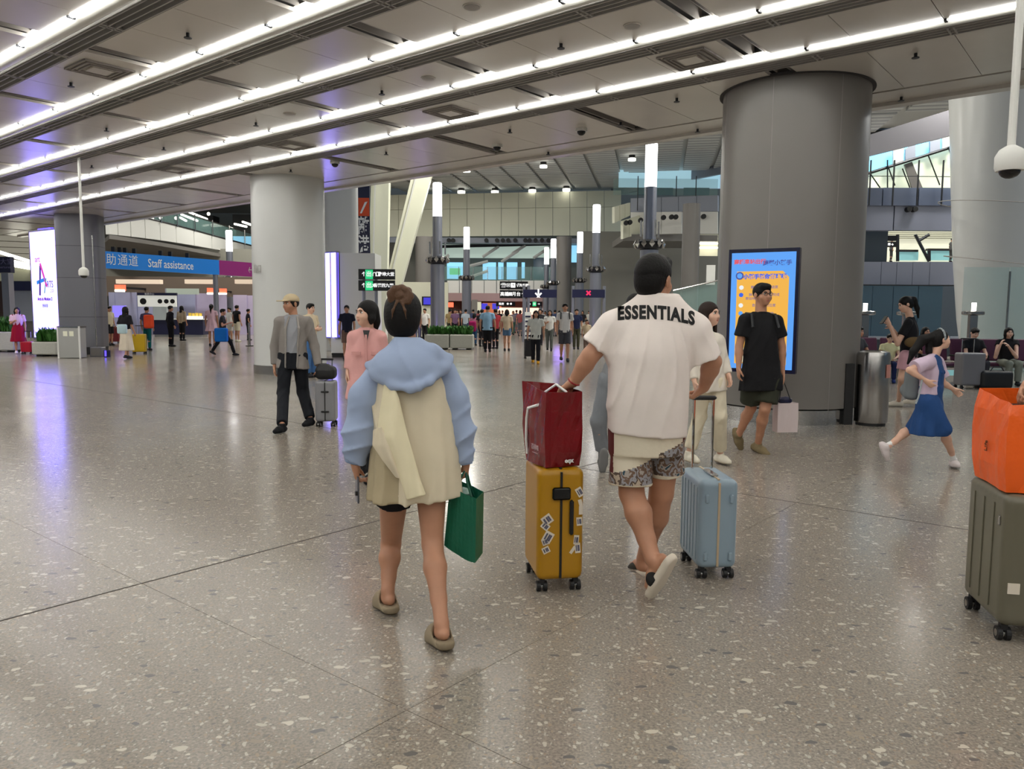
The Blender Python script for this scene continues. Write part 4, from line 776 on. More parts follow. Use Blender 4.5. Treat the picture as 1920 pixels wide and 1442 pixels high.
# seats in the waiting area
def seat_row(x0, Y, n, lab):
    c0 = at(x0, 700, Y)*[1, 1, 0]; r = empty('bench_seats', c0, lab, 'seat')
    for i in range(n):
        c = c0+V(i*.62, 0, 0)
        MB().box(c+V(0, 0, .43), (.54, .5, .07), bev=.02).build('seat', M_['seat'], r); MB().box(c+V(0, .27, .74), (.54, .06, .5), R=np.array([[1, 0, 0], [0, .98, .17], [0, -.17, .98]]), bev=.02).build('backrest', M_['seat'], r)
    for i in range(n+1):
        c = c0+V(i*.62-.31, 0, 0); MB().tube([c+V(0, .2, .62), c+V(0, -.22, .62), c+V(0, -.22, .42)], .018).build('armrest', M_['rubber'], r)
    MB().box(c0+V((n-1)*.31, .05, .37), (n*.62, .06, .05)).build('beam', M_['steel'], r)
    for i in (0, n-1): MB().box(c0+V(i*.62, .05, .18), (.06, .3, .36)).build('leg', M_['steel'], r)
seat_row(1630, 17.6, 2, 'purple waiting seats behind the phone woman'); seat_row(1762, 17.2, 5, 'purple row of waiting seats at the right edge')
# enclosing walls outside the view
for n, c, s in (('wall_left', (-52, 30, 7), (.4, 110, 14)), ('wall_rear', (0, -17, 7), (110, .4, 14)), ('wall_right_side', (46, 20, 6.5), (.4, 80, 13))): MB().box(c, s).build(n, mat('side_wall', (150, 148, 142), .6), kind='structure')
# ------------------------------------------------------------ implicit surfaces: union of soft primitives, meshed by surface nets
def surfnet(f, lo, h):
    nx, ny, nz = f.shape; C = (nx-1, ny-1, nz-1); nC = C[0]*C[1]*C[2]
    acc = np.zeros((nC, 3)); cnt = np.zeros(nC); quads = []
    st = (C[1]*C[2], C[2], 1)
    neg = f < 0
    for ax in range(3):
        sl0 = [slice(None)]*3; sl1 = [slice(None)]*3; sl0[ax] = slice(0, -1); sl1[ax] = slice(1, None)
        cr = neg[tuple(sl0)] != neg[tuple(sl1)]; idx = np.nonzero(cr)
        a = f[tuple(sl0)][idx]; b = f[tuple(sl1)][idx]; t = a/(a-b)
        pos = np.stack(idx, 1).astype(float); pos[:, ax] += t; o1, o2 = [k for k in range(3) if k != ax]
        ids = []
        ok = (idx[o1] > 0) & (idx[o2] > 0) & (idx[o1] < C[o1]) & (idx[o2] < C[o2])
        idx = tuple(i[ok] for i in idx); pos = pos[ok]; a = a[ok]
        base = idx[0]*st[0]+idx[1]*st[1]+idx[2]*st[2]
        for d1, d2 in ((0, 0), (1, 0), (1, 1), (0, 1)):
            c = base-d1*st[o1]-d2*st[o2]; ids.append(c)
            for k in range(3): acc[:, k] += np.bincount(c, pos[:, k], nC)
            cnt += np.bincount(c, minlength=nC)
        q = np.stack(ids, 1); flip = (a < 0) ^ (ax == 1)
        q[flip] = q[flip][:, ::-1]; quads.append(q[:, ::-1])
    Q = np.concatenate(quads); used = np.unique(Q); mp = np.zeros(nC, np.int64); mp[used] = np.arange(len(used))
    v = acc[used]/cnt[used, None]*h+lo
    return v, mp[Q]
class Sdf:
    def __init__(s): s.ops = []
    def add(s, prim, k=.02, op='u'): s.ops.append((op, prim, k)); return s
    def cone(s, a, b, ra, rb=None, k=.02, flat=None, ca=None, cb=None, op='u'):
        a = np.asarray(a, float); b = np.asarray(b, float); rb = ra if rb is None else rb; r = max(ra, rb); d = b-a; L = np.linalg.norm(d)+1e-9; dn = d/L
        fn = unit(flat[0]) if flat else None; fs = flat[1] if flat else 1.
        def f(P):
            q = P-a; dd = d
            if flat: q = q+(fs-1)*(q@fn)[..., None]*fn; dd = d+(fs-1)*(d@fn)*fn
            t = np.clip((q@dd)/(dd@dd), 0, 1); w = np.linalg.norm(q-t[..., None]*dd, axis=-1)-(ra+(rb-ra)*t)
            if flat: w = w/(1+(fs-1)*.5)
            if cb is not None: w = np.maximum(w, (P-b)@dn-cb)
            if ca is not None: w = np.maximum(w, -((P-a)@dn)-ca)
            return w
        return s.add((np.minimum(a, b)-r, np.maximum(a, b)+r, f), k, op)
    def chain(s, pts, rs, k=.015, **kw):
        for i in range(len(pts)-1): s.cone(pts[i], pts[i+1], rs[i], rs[i+1], k, **kw)
        return s
    def ell(s, c, r, R=None, k=.02, op='u'):
        c = np.asarray(c, float); r = np.array([r]*3 if np.isscalar(r) else r, float); R = np.eye(3) if R is None else np.asarray(R); m = r.max()
        def f(P):
            q = (P-c)@R; k0 = np.linalg.norm(q/r, axis=-1); k1 = np.linalg.norm(q/(r*r), axis=-1)+1e-9; return k0*(k0-1)/k1
        return s.add((c-m, c+m, f), k, op)
    def box(s, c, half, R=None, rad=.01, k=.01, op='u'):
        c = np.asarray(c, float); half = np.asarray(half, float); R = np.eye(3) if R is None else np.asarray(R); m = np.linalg.norm(half)
        def f(P):
            q = np.abs((P-c)@R)-half+rad; return np.linalg.norm(np.maximum(q, 0), axis=-1)+np.minimum(q.max(-1), 0)-rad
        return s.add((c-m, c+m, f), k, op)
    def loft(s, secs, right, k=.02, n=2.3, fold=None, op='u'):
        # secs: list of (centre, half width, half depth); fold=(count, phase, amp at start, amp at end, twist)
        cs = np.array([q[0] for q in secs], float); ws = np.array([q[1] for q in secs]); ds = np.array([q[2] for q in secs]); A = cs[0]; ax = unit(cs[-1]-cs[0]); T = (cs-A)@ax
        rt_ = unit(np.asarray(right, float)-ax*(np.asarray(right)@ax)); fd = np.cross(ax, rt_); L = T[-1]; tt = np.linspace(0, L, 80); sm = lambda y: np.convolve(np.pad(np.interp(tt, T, y), 5, 'edge'), np.ones(11)/11, 'valid')
        W, D = sm(ws), sm(ds); CX = [sm(cs[:, i]) for i in range(3)]; m = max(ws.max(), ds.max())
        def f(P):
            t = (P-A)@ax; c = np.stack([np.interp(t, tt, x) for x in CX], -1); q = P-c; x = q@rt_; y = q@fd; w = np.interp(t, tt, W); d = np.interp(t, tt, D)
            r = (np.abs(x/w)**n+np.abs(y/d)**n)**(1/n)
            if fold:
                th = np.arctan2(y/d, x/w); am = np.interp(t, [0, L], [fold[2], fold[3]]); r = r+am*np.sin(fold[0]*th+fold[1]+fold[4]*t)+am*.5*np.sin((fold[0]*1.7+1)*th+fold[1]*2-fold[4]*1.6*t)*(np.abs(th) < 3.0)
            return np.maximum((r-1)*np.minimum(w, d)*.9, np.maximum(-t, t-L))
        return s.add((cs.min(0)-m, cs.max(0)+m, f), k, op)
    def disp(s, fn): s.ops.append(('d', (None, None, fn), 0)); return s
    def plane(s, p, nrm, k=.004):      # keep the side the normal points away from
        p = np.asarray(p, float); nrm = unit(nrm); return s.add((None, None, lambda P: (P-p)@nrm), k, 'i')
    def field(s, fn, lo, hi, k=.01, op='u'): return s.add((np.asarray(lo, float), np.asarray(hi, float), fn), k, op)
    def mesh(s, h, smooth=0):
        us = [p for o, p, k in s.ops if o == 'u']; lo = np.min([p[0] for p in us], 0)-3*h; hi = np.max([p[1] for p in us], 0)+3*h
        n = np.ceil((hi-lo)/h).astype(int)+1; F = np.full(n, .2, np.float64)
        for op, (l, u, fn), k in s.ops:
            pad = max(k, h)*1.6+2*h
            i0 = np.zeros(3, int) if l is None else np.clip(np.floor((l-pad-lo)/h).astype(int), 0, n-1); i1 = n if u is None else np.clip(np.ceil((u+pad-lo)/h).astype(int)+1, 1, n)
            if (i1 <= i0).any(): continue
            g = [lo[i]+h*np.arange(i0[i], i1[i]) for i in range(3)]; P = np.stack(np.meshgrid(*g, indexing='ij'), -1); d = fn(P); S_ = tuple(slice(i0[i], i1[i]) for i in range(3)); c = F[S_]
            if op == 'd': F[S_] = c+d*(np.abs(c) < .06)
            elif op == 'u':
                hh = np.clip(.5+.5*(c-d)/k, 0, 1); F[S_] = c*(1-hh)+d*hh-k*hh*(1-hh)
            else:
                d = -d if op == 's' else d; hh = np.clip(.5+.5*(d-c)/k, 0, 1); F[S_] = c*(1-hh)+d*hh+k*hh*(1-hh)
        F[0] = F[-1] = .2; F[:, 0] = F[:, -1] = .2; F[:, :, 0] = F[:, :, -1] = .2
        v, q = surfnet(F, lo, h)
        for _ in range(smooth):      # light Laplacian
            e = np.concatenate([q[:, [0, 1]], q[:, [1, 2]], q[:, [2, 3]], q[:, [3, 0]]]); nv = len(v); c = np.bincount(e.ravel(), minlength=nv).astype(float); a = np.stack([np.bincount(e[:, 0], v[e[:, 1], i], nv)+np.bincount(e[:, 1], v[e[:, 0], i], nv) for i in range(3)], 1); v = v*.4+.6*a/np.maximum(c, 1)[:, None]
        return v, q
    def obj(s, name, m, parent, h, smooth=1, paint=None, **t):
        v, q = s.mesh(h, smooth); mi = None
        if paint is not None: mi = paint(v[q].mean(1)); 
        return mesh_obj(name, v, q, m, parent, smooth=True, midx=mi, **t)
def creases(o, ax, up_, freq, amp, tilt=0., ph=0.):
    # soft standing folds running along up_, spaced along ax
    o = np.asarray(o, float); ax = unit(ax); up_ = unit(up_)
    def fn(P):
        q = P-o; x = q@ax; z = q@up_; t = x*freq+tilt*z*freq+ph+.9*np.sin(z*7+ph)+.5*np.sin(x*13+z*5+2*ph)
        m = .5+.5*np.sin(x*11+z*4.3+ph*3)
        return -amp*((1-np.abs(np.sin(t)))**2-.25)*m
    return fn
def frame(f, upv=(0, 0, 1)):
    f = unit(f); r = unit(np.cross(f, upv)); u = np.cross(r, f); return r, f, u
def lerp(a, b, t): return np.asarray(a)*(1-t)+np.asarray(b)*t
def rot_about(v, axis, ang): axis = unit(axis); return v*math.cos(ang)+np.cross(axis, v)*math.sin(ang)+axis*(axis@v)*(1-math.cos(ang))
def hand(S, wr, d, palm, s=1., curl=.5, side=1, fine=True, k=.006, spread=1.):
    # wr wrist, d pointing direction of the hand, palm = direction the palm faces; side +1/-1 which side the thumb is on
    d = unit(d); palm = unit(palm-d*(palm@d)); lat = np.cross(d, palm)*side; kn = wr+d*.082*s
    S.cone(wr, wr+d*.03*s, .026*s, .030*s, .015, flat=(palm, 1.35))
    for t in (-.026, -.009, .009, .026): S.cone(wr+d*.02*s+lat*t*.7*s, kn+lat*t*s, .014*s, .0125*s, .012)
    for i, (t, L) in enumerate(((.029, .068), (.010, .076), (-.010, .071), (-.028, .056))):
        p = kn+lat*t*s; dd = unit(d+lat*t*3*spread); r = .0098*s; cu = curl*(.8+.12*i)
        for j, (fr, rr) in enumerate(((.45, 1.), (.31, .93), (.24, .82))):
            dd = rot_about(dd, np.cross(dd, palm), cu*(1. if j else .75)); q = p+dd*L*fr*s; S.cone(p, q, r*rr, r*rr*.93, .003 if fine else .006); p = q
    p = wr+d*.022*s+lat*.024*s; dd = unit(d*.75+lat*.62+palm*.35)
    for L, r in ((.042, .0135), (.032, .0115), (.026, .0098)):
        q = p+dd*L*s; S.cone(p, q, r*s, r*.92*s, .007); p = q; dd = unit(dd+d*.25*(1-curl*.3)-lat*.32*curl+palm*.2*curl)
def head_skin(S, c, R, s=1., k=.02, ears=True):
    r, f, u = R; M = np.array([r, f, u]).T; H = lambda x, y, z: c+(r*x+f*y+u*z)*s
    S.ell(H(0, -.014, .028), np.array([.074, .094, .088])*s, M, .02)
    S.ell(H(0, .038, -.040), np.array([.057, .056, .068])*s, M, .03)
    S.ell(H(0, .058, -.088), np.array([.026, .028, .022])*s, M, .025)
    for e in (-1, 1):
        S.ell(H(e*.040, .058, -.030), np.array([.026, .026, .028])*s, M, .025)
        S.ell(H(e*.031, .100, .010), np.array([.020, .014, .011])*s, M, .012, 's')
        if ears: S.ell(H(e*.082, -.010, -.006), np.array([.012, .022, .035])*s, M, .006); S.ell(H(e*.094, -.004, -.004), np.array([.006, .011, .020])*s, M, .005, 's')
    S.cone(H(0, .084, .012), H(0, .104, -.026), .008*s, .0125*s, .010); S.ell(H(0, .096, -.030), np.array([.0185, .012, .009])*s, M, .008)
    S.cone(H(-.018, .083, -.060), H(.018, .083, -.060), .010*s, .010*s, .010)
    S.cone(H(-.028, .082, .028), H(.028, .082, .028), .009*s, .009*s, .016)
def face_parts(root, c, R, s, h, brow=None):
    r, f, u = R; M = np.array([r, f, u]).T; H = lambda x, y, z: c+(r*x+f*y+u*z)*s
    for e in (-1, 1):
        o = MB().sph(H(e*.031, .0765, .009), np.array([.0135, .0125, .0095])*s, 12, M).build('eye', M_['eyew'], root, smooth=True)
        MB().sph(H(e*.031, .0872, .009), np.array([.0062, .003, .0065])*s, 10, M).build('iris', M_['iris'], o, smooth=True)
        MB().tube([H(e*.014, .0925, .027), H(e*.03, .0925, .032), H(e*.046, .083, .027)], .0036*s, 6).build('eyebrow', brow or M_['hair'], root)
        MB().tube([H(e*.019, .0885, .0155), H(e*.031, .0905, .0185), H(e*.044, .0815, .0145)], .0022*s, 6).build('eyelid', M_['hair'], root)
    MB().sph(H(0, .0905, -.0565), np.array([.022, .006, .0045])*s, 12, M).sph(H(0, .0895, -.065), np.array([.018, .0065, .0055])*s, 12, M).build('mouth', M_['lip'], root, smooth=True)
def hair_sdf(c, R, s, kind, J=None):
    r, f, u = R; M = np.array([r, f, u]).T; H = lambda x, y, z: c+(r*x+f*y+u*z)*s; S = Sdf()
    if kind == 'bald': return None
    S.ell(H(0, -.020, .036), np.array([.086, .104, .092])*s, M)
    if kind in ('short', 'cap'):
        if kind == 'cap': S.ops = []; S.ell(H(0, -.022, .018), np.array([.082, .098, .088])*s, M)
        if kind == 'short': S.ell(H(0, .052, .086), np.array([.062, .040, .030])*s, M, .03)
        S.ell(H(0, .135, -.022), np.array([.088, .098, .086])*s, M, .01, 's'); S.box(H(0, -.02, -.115), np.array([.12, .14, .075])*s, M, .01, .01, 's')
        for e in (-1, 1): S.ell(H(e*.092, .006, -.022), np.array([.022, .030, .044])*s, M, .008, 's')
    else:
        S.ell(H(0, -.055, -.01), np.array([.078, .07, .085])*s, M); S.ell(H(0, .128, -.025), np.array([.066, .088, .088])*s, M, .02, 's')
        if kind in ('long', 'bob'):
            L = -.30 if kind == 'long' else -.13
            for e in (-1, 1): S.chain([H(e*.062, -.01, .03), H(e*.078, .0, -.05), H(e*.074, .005 if kind == 'bob' else .02, L+.04)], [.030*s, .028*s, .016*s], .03)
            S.chain([H(0, -.07, .0), H(0, -.085, L*.6), H(0, -.085, L)], [.068*s, .072*s, .045*s], .03, flat=(f, 1.8))
        if kind == 'pony':
            S.chain([H(0, -.10, .07), H(0, -.15, .03), H(0, -.155, -.12), H(0, -.13, -.27)], [.030*s, .042*s, .036*s, .012*s], .02)
        if kind in ('bun', 'lowbun'):
            z = .115 if kind == 'bun' else -.03
            S.ell(H(0, -.085 if kind == 'bun' else -.125, z), np.array([.05, .042, .042])*s, M, .012)
        S.box(H(0, -.0, -.20 if kind in ('pony', 'bun', 'lowbun') else -.6), np.array([.05 if kind == 'pony' else .13, .05, .10])*s, M, .01, .01, 's')
    return S
def shoe(S, an, f, u, s=1., grow=0., L=.26, k=.02):
    heel = an-f*.045*s-u*.045*s; toe = an+f*(L-.115)*s-u*.052*s; ball = lerp(heel, toe, .62)+u*.004*s
    r = np.cross(f, u)
    S.cone(heel, ball, .034*s+grow, .043*s+grow, k); S.cone(ball, toe, .043*s+grow, .030*s+grow, k, flat=(u, 1.15)); S.cone(an, heel+f*.04*s, .037*s+grow, .04*s+grow, k)
PEOPLE = []
def person(label, base, hgt=1.70, yaw=180., stride=0., ov=None, h=.012, skin='skin', top=None, bottom=None, shoes=(40, 40, 44), hair=('short', 'hair'), face=True, seat=False, fat=1., look=None, pitch=0., hands=None, group=None, sock=None, fine=False, cat='person', bare=False, solemat=None, armpose=None, feet_up=None):
    s = hgt/1.72; y = math.radians(yaw); f = V(math.sin(y), math.cos(y), 0); r = V(math.cos(y), -math.sin(y), 0); base = np.asarray(base, float); u = V(0, 0, 1)
    L = lambda x, yy, z: base+(r*x+f*yy+u*z)*s
    if seat:
        J = dict(hipL=L(-.09, -.12, .50), hipR=L(.09, -.12, .50), knL=L(-.10, .30, .50), knR=L(.10, .30, .50), anL=L(-.10, .28, .085), anR=L(.10, .28, .085), shL=L(-.18, -.10, .98), shR=L(.18, -.10, .98), elL=L(-.23, .03, .72), elR=L(.23, .03, .72), wrL=L(-.12, .24, .66), wrR=L(.12, .24, .66))
    else:
        a = stride; J = dict(hipL=L(-.085, 0, .90), hipR=L(.085, 0, .90), knL=L(-.085, a*.55+.03*(a < 0)+.02, .49), knR=L(.085, -a*.55+.02+.03*(a > 0), .49), anL=L(-.085, a*.9, .085+max(0, -a)*.22), anR=L(.085, -a*.9, .085+max(0, a)*.22), shL=L(-.185*fat**.5, 0, 1.40), shR=L(.185*fat**.5, 0, 1.40), elL=L(-.23*fat, -.03-a*.35, 1.12), elR=L(.23*fat, -.03+a*.35, 1.12), wrL=L(-.24*fat, .05-a*.5, .88), wrR=L(.24*fat, .05+a*.5, .88))
        if armpose == 'phone': J['elR'] = L(.22, .03, 1.12); J['wrR'] = L(.10, .26, 1.22)
        if armpose == 'both': J['elR'] = L(.22, .03, 1.12); J['wrR'] = L(.08, .26, 1.15); J['elL'] = L(-.22, .03, 1.12); J['wrL'] = L(-.08, .26, 1.15)
    tgt = {}
    for k_, v in (ov or {}).items():
        J[k_] = hz(v[1], v[2], v[3]) if v[0] == 'z' else (np.array(v, float) if v[0] is None else at(v[0], v[1], base[1]+v[2]))
    msh = (J['shL']+J['shR'])/2; mhp = (J['hipL']+J['hipR'])/2; sp = unit(msh-mhp); nb = msh+sp*.062*s
    if 'head' not in J: J['head'] = nb+sp*.155*s+f*.03*s
    sw = np.linalg.norm(J['shR']-J['shL'])/2; rr = unit(J['shR']-J['shL']); ff = unit(np.cross(sp, rr))*1.; ff = ff if ff@f > 0 else -ff
    if abs(sw) < .07: rr = r; sw = .17*s; ff = f
    ly = math.radians(look if look is not None else yaw); pf = V(math.sin(ly)*math.cos(pitch), math.cos(ly)*math.cos(pitch), math.sin(pitch)); HR = frame(pf, u+sp*.5)
    root = empty('person', V(base[0], base[1], 0), label, cat, group)
    hc = J['head']; B = Sdf()
    head_skin(B, hc, HR, s, ears=h < .02); B.cone(nb-sp*.02*s, hc-HR[1]*.025*s-HR[2]*.05*s, .058*s*fat**.4, .052*s*fat**.4, .03)
    # torso (mostly under the clothes) and limbs, one surface
    B.loft([(mhp-sp*.05*s, .13*s*fat, .09*s*fat), (lerp(mhp, msh, .35), .115*s*fat, .085*s*fat), (lerp(mhp, msh, .75), sw*.82, .10*s*fat), (msh+sp*.0, sw*.72, .06*s)], rr, .03)
    for q in 'LR':
        sh, el, wr = J['sh'+q], J['el'+q], J['wr'+q]; g = fat**.5
        B.cone(lerp(msh, sh, .5), sh, .055*s, .05*s, .03); B.cone(sh, el, .048*s*g, .037*s*g, .02); m_ = lerp(el, wr, .3); B.cone(el, m_, .037*s*g, .038*s*g, .015); B.cone(m_, wr, .038*s*g, .024*s*g, .015)
        hd, pl, cu, sd = (hands or {}).get(q, (None, None, .45, None)); e = -1 if q == 'L' else 1
        hd = unit(wr-el)*.9+V(0, 0, -.15) if hd is None else np.asarray(hd, float); pl = -rr*e+ff*.15 if pl is None else np.asarray(pl, float)
        d_ = unit(hd); p_ = unit(pl-d_*(pl@d_)); lat = np.cross(d_, p_); sd = (1 if lat@ff > 0 else -1) if sd is None else sd
        hand(B, wr, d_, p_, s*(.96 if h < .02 else 1.15), cu, sd, fine)
        hp, kn, an = J['hip'+q], J['kn'+q], J['an'+q]
        B.cone(hp, kn, .082*s*g, .052*s*g, .03); bk = unit(np.cross(an-kn, rr)); bk = -ff if abs((an-kn)@ff) > 10 else bk
        bk = bk if bk@ff < 0 else -bk
        m_ = lerp(kn, an, .32)+bk*.012*s; B.cone(kn, m_, .050*s*g, .055*s*g, .02); B.cone(m_, lerp(kn, an, .7), .055*s*g, .037*s*g, .02); B.cone(lerp(kn, an, .7), an, .037*s*g, .034*s*g, .02)
        to = J.get('to'+q); fd = unit(to-an) if to is not None else unit(f*(1 if not seat else 1)+u*0.)
        if to is None and an[2] > .12*s+.02 and not seat: fd = unit(f-u*.55)
        fu = unit(np.cross(rr, fd)); fu = fu if fu[2] > 0 else -fu
        if feet_up and q in feet_up: fu = unit(np.asarray(feet_up[q])-fd*(fd@np.asarray(feet_up[q])))
        J['ff'+q] = fd; J['fu'+q] = fu
        shoe(B, an, fd, fu, s*.92, -.006)
        if shoes is not None and not bare:
            S = Sdf(); shoe(S, an, fd, fu, s, .004); S.cone(an, an+fu*.012, .041*s, .041*s, .01); S.add((None, None, (lambda P, a=an, fu=fu: (P-(a-fu*.083*s))@(-fu))), .004, 'i'); S.plane(an+fu*.028*s, fu)
            o = S.obj('shoe', cloth(shoes), root, min(h, .012) if h < .02 else h*.7)
            if solemat: 
                T = Sdf(); shoe(T, an, fd, fu, s, .009); T.plane(an-fu*.058*s, fu); T.plane(an-fu*.084*s, -fu); T.obj('sole', cloth(solemat), o, min(h, .01))
        if sock: S = Sdf(); S.cone(an-fu*.02*s, lerp(an, kn, .2), .042*s, .038*s, ca=0, cb=0); S.obj('sock', cloth(sock), root, h)
    B.obj('body', M_[skin], root, h)
    if face and h < .02: face_parts(root, hc, HR, s, h, M_[hair[1]])
    elif face: 
        r_, f_, u_ = HR; mb = MB()
        for e in (-1, 1): mb.sph(hc+(r_*e*.031+f_*.083+u_*.012)*s, .012*s, 6)
        mb.build('eyes', M_['iris'], root)
    S = hair_sdf(hc, HR, s, hair[0])
    if S is not None: S.obj('hair', M_[hair[1]], root, h if h < .02 else h*.8)
    hb = h
    if top:
        T = Sdf(); k = top.get('k', 'tee'); w = top.get('w', 1.); hem = top.get('hem', .03); sl = top.get('sl', .55); fo = top.get('fold', (7, .3, .03, .0, 3.)); hw = top.get('hw', 1.); dp = top.get('d', 1.)*fat; A = mhp-sp*hem*s
        T.loft([(A, .165*s*fat*w*hw, .125*s*dp*hw), (lerp(A, msh, .35), .155*s*fat*w, .120*s*dp), (lerp(A, msh, .75), max(sw*.93, .15*s), .125*s*dp), (msh-sp*.01, sw*.84, .092*s*dp), (lerp(msh, nb, .6), sw*.52, .07*s), (nb+sp*.012*s, sw*.34, .055*s)], rr, .02, fold=fo)
        for q in 'LR':
            sh, el, wr = J['sh'+q], J['el'+q], J['wr'+q]; g = fat**.5*top.get('sw', 1.)
            T.cone(nb+(sh-nb)*.2, sh-sp*.004, .046*s, .056*s*g**.5, .04)
            if sl <= 1: T.cone(sh, lerp(sh, el, sl), .057*s*g, .070*s*g, .03, cb=0)
            else: T.cone(sh, el, .057*s*g, .052*s*g, .03); T.cone(el, lerp(el, wr, sl-1), .052*s*g, .043*s*g, .02, cb=0)
        if h < .016: T.disp(creases(msh, rr, sp, 30, .009*s, .35, top['c'][0]*.1))
        pt = None; ms_ = cloth(top['c'])
        if 'open' in top:      # jacket worn open: the layers seen between its edges
            oc, hw_, tc, wz = top['open']; ms_ = [ms_, cloth(oc), cloth(tc)]
            def pt(c, hw_=hw_, wz=wz):
                q = c-mhp; x = q@rr; z = q@sp; m = ((np.abs(x-.0) < hw_*(.75+.25*np.clip(z/.4, 0, 1))) & (q@ff > .03)).astype(int); m[(m == 1) & (z < wz)] = 2; return m
        o = T.obj('shirt' if k in ('tee', 'shirt') else k, ms_, root, hb, paint=pt)
        C_ = Sdf(); C_.cone(nb+sp*.0, nb+sp*.03*s, .066*s*fat**.3, .060*s*fat**.3, ca=0, cb=0); C_.obj('collar', cloth(top.get('cc', top['c'])), o, min(hb, .012))
        if 'inner' in top: 
            I = Sdf(); I.loft([(A+sp*.06, .10*s*w, .05*s), (msh, .09*s, .05*s), (nb, .05*s, .035*s)], rr, .02); v_, q_ = I.mesh(hb, 1); mesh_obj('undershirt', v_+ff*.098*s*dp, q_, cloth(top['inner']), root, smooth=True)
    if bottom:
        k = bottom.get('k', 'trousers'); Q = Sdf(); wt = lerp(mhp, msh, .12); w = bottom.get('w', 1.)*fat**.6; ln = bottom.get('l', 1.95)
        if k in ('skirt', 'dress'):
            n = bottom.get('n', .55); dn = base+V(0, 0, bottom.get('z', n)*s) if not seat else mhp-sp*.1
            dn = V(mhp[0]*.6+dn[0]*.4, mhp[1]*.6+dn[1]*.4, dn[2])
            if k == 'dress':
                Q.loft([(dn, .26*s*w, .20*s*w), (mhp, .19*s*fat, .14*s*fat), (lerp(mhp, msh, .4), .15*s*fat, .12*s*fat), (lerp(mhp, msh, .8), sw*.95, .12*s), (nb, sw*.45, .06*s)], rr, .02, fold=(8, .3, .07, 0, 1.))
                for q in 'LR': Q.cone(J['sh'+q]*.8+nb*.2, lerp(J['sh'+q], J['el'+q], bottom.get('sl', .3)), .06*s, .062*s, .03, cb=0)
            else: Q.loft([(dn, .25*s*w, .19*s*w), (mhp, .18*s*fat, .135*s*fat), (wt+sp*.04*s, .14*s*fat, .11*s*fat)], rr, .02, fold=(8, .3, .07, 0, 1.))
            zc_ = dn[2]
            for q in 'LR':
                hp, kn = J['hip'+q], J['kn'+q]; tq = np.clip((hp[2]-zc_)/max(hp[2]-kn[2], .05), .2, 1.0); Q.cone(hp, lerp(hp, kn, tq), .10*s, .085*s, .06)
            if not seat: Q.plane(V(0, 0, zc_), V(0, 0, -1))
        else:
            Q.loft([(mhp-sp*.07*s, .155*s*fat, .115*s*fat), (mhp+sp*.03*s, .165*s*fat, .12*s*fat), (wt+sp*.02*s, .14*s*fat, .105*s*fat)], rr, .02)
            for q in 'LR':
                hp, kn, an = J['hip'+q], J['kn'+q], J['an'+q]
                if ln <= 1: Q.cone(hp, lerp(hp, kn, ln), .095*s*w, .093*s*w*bottom.get('fl', 1.), .03, cb=0)
                else: Q.cone(hp, kn, .092*s*w, .068*s*w, .03); Q.cone(kn, lerp(kn, an, ln-1), .068*s*w, .060*s*w*bottom.get('fl', 1.), .03, cb=0)
        if h < .016: Q.disp(creases(mhp, rr, sp, 34, .007*s, .5, bottom['c'][0]*.1))
        Q.obj({'trousers': 'trousers' if ln > 1 else 'shorts'}.get(k, k), cloth(bottom['c']), root, hb)
    PEOPLE.append(root); J['nb'] = nb; J['rr'] = rr; J['ff'] = ff; J['sp'] = sp; J['HR'] = HR; J['s'] = s; J['root'] = root; J['msh'] = msh; J['mhp'] = mhp
    return J
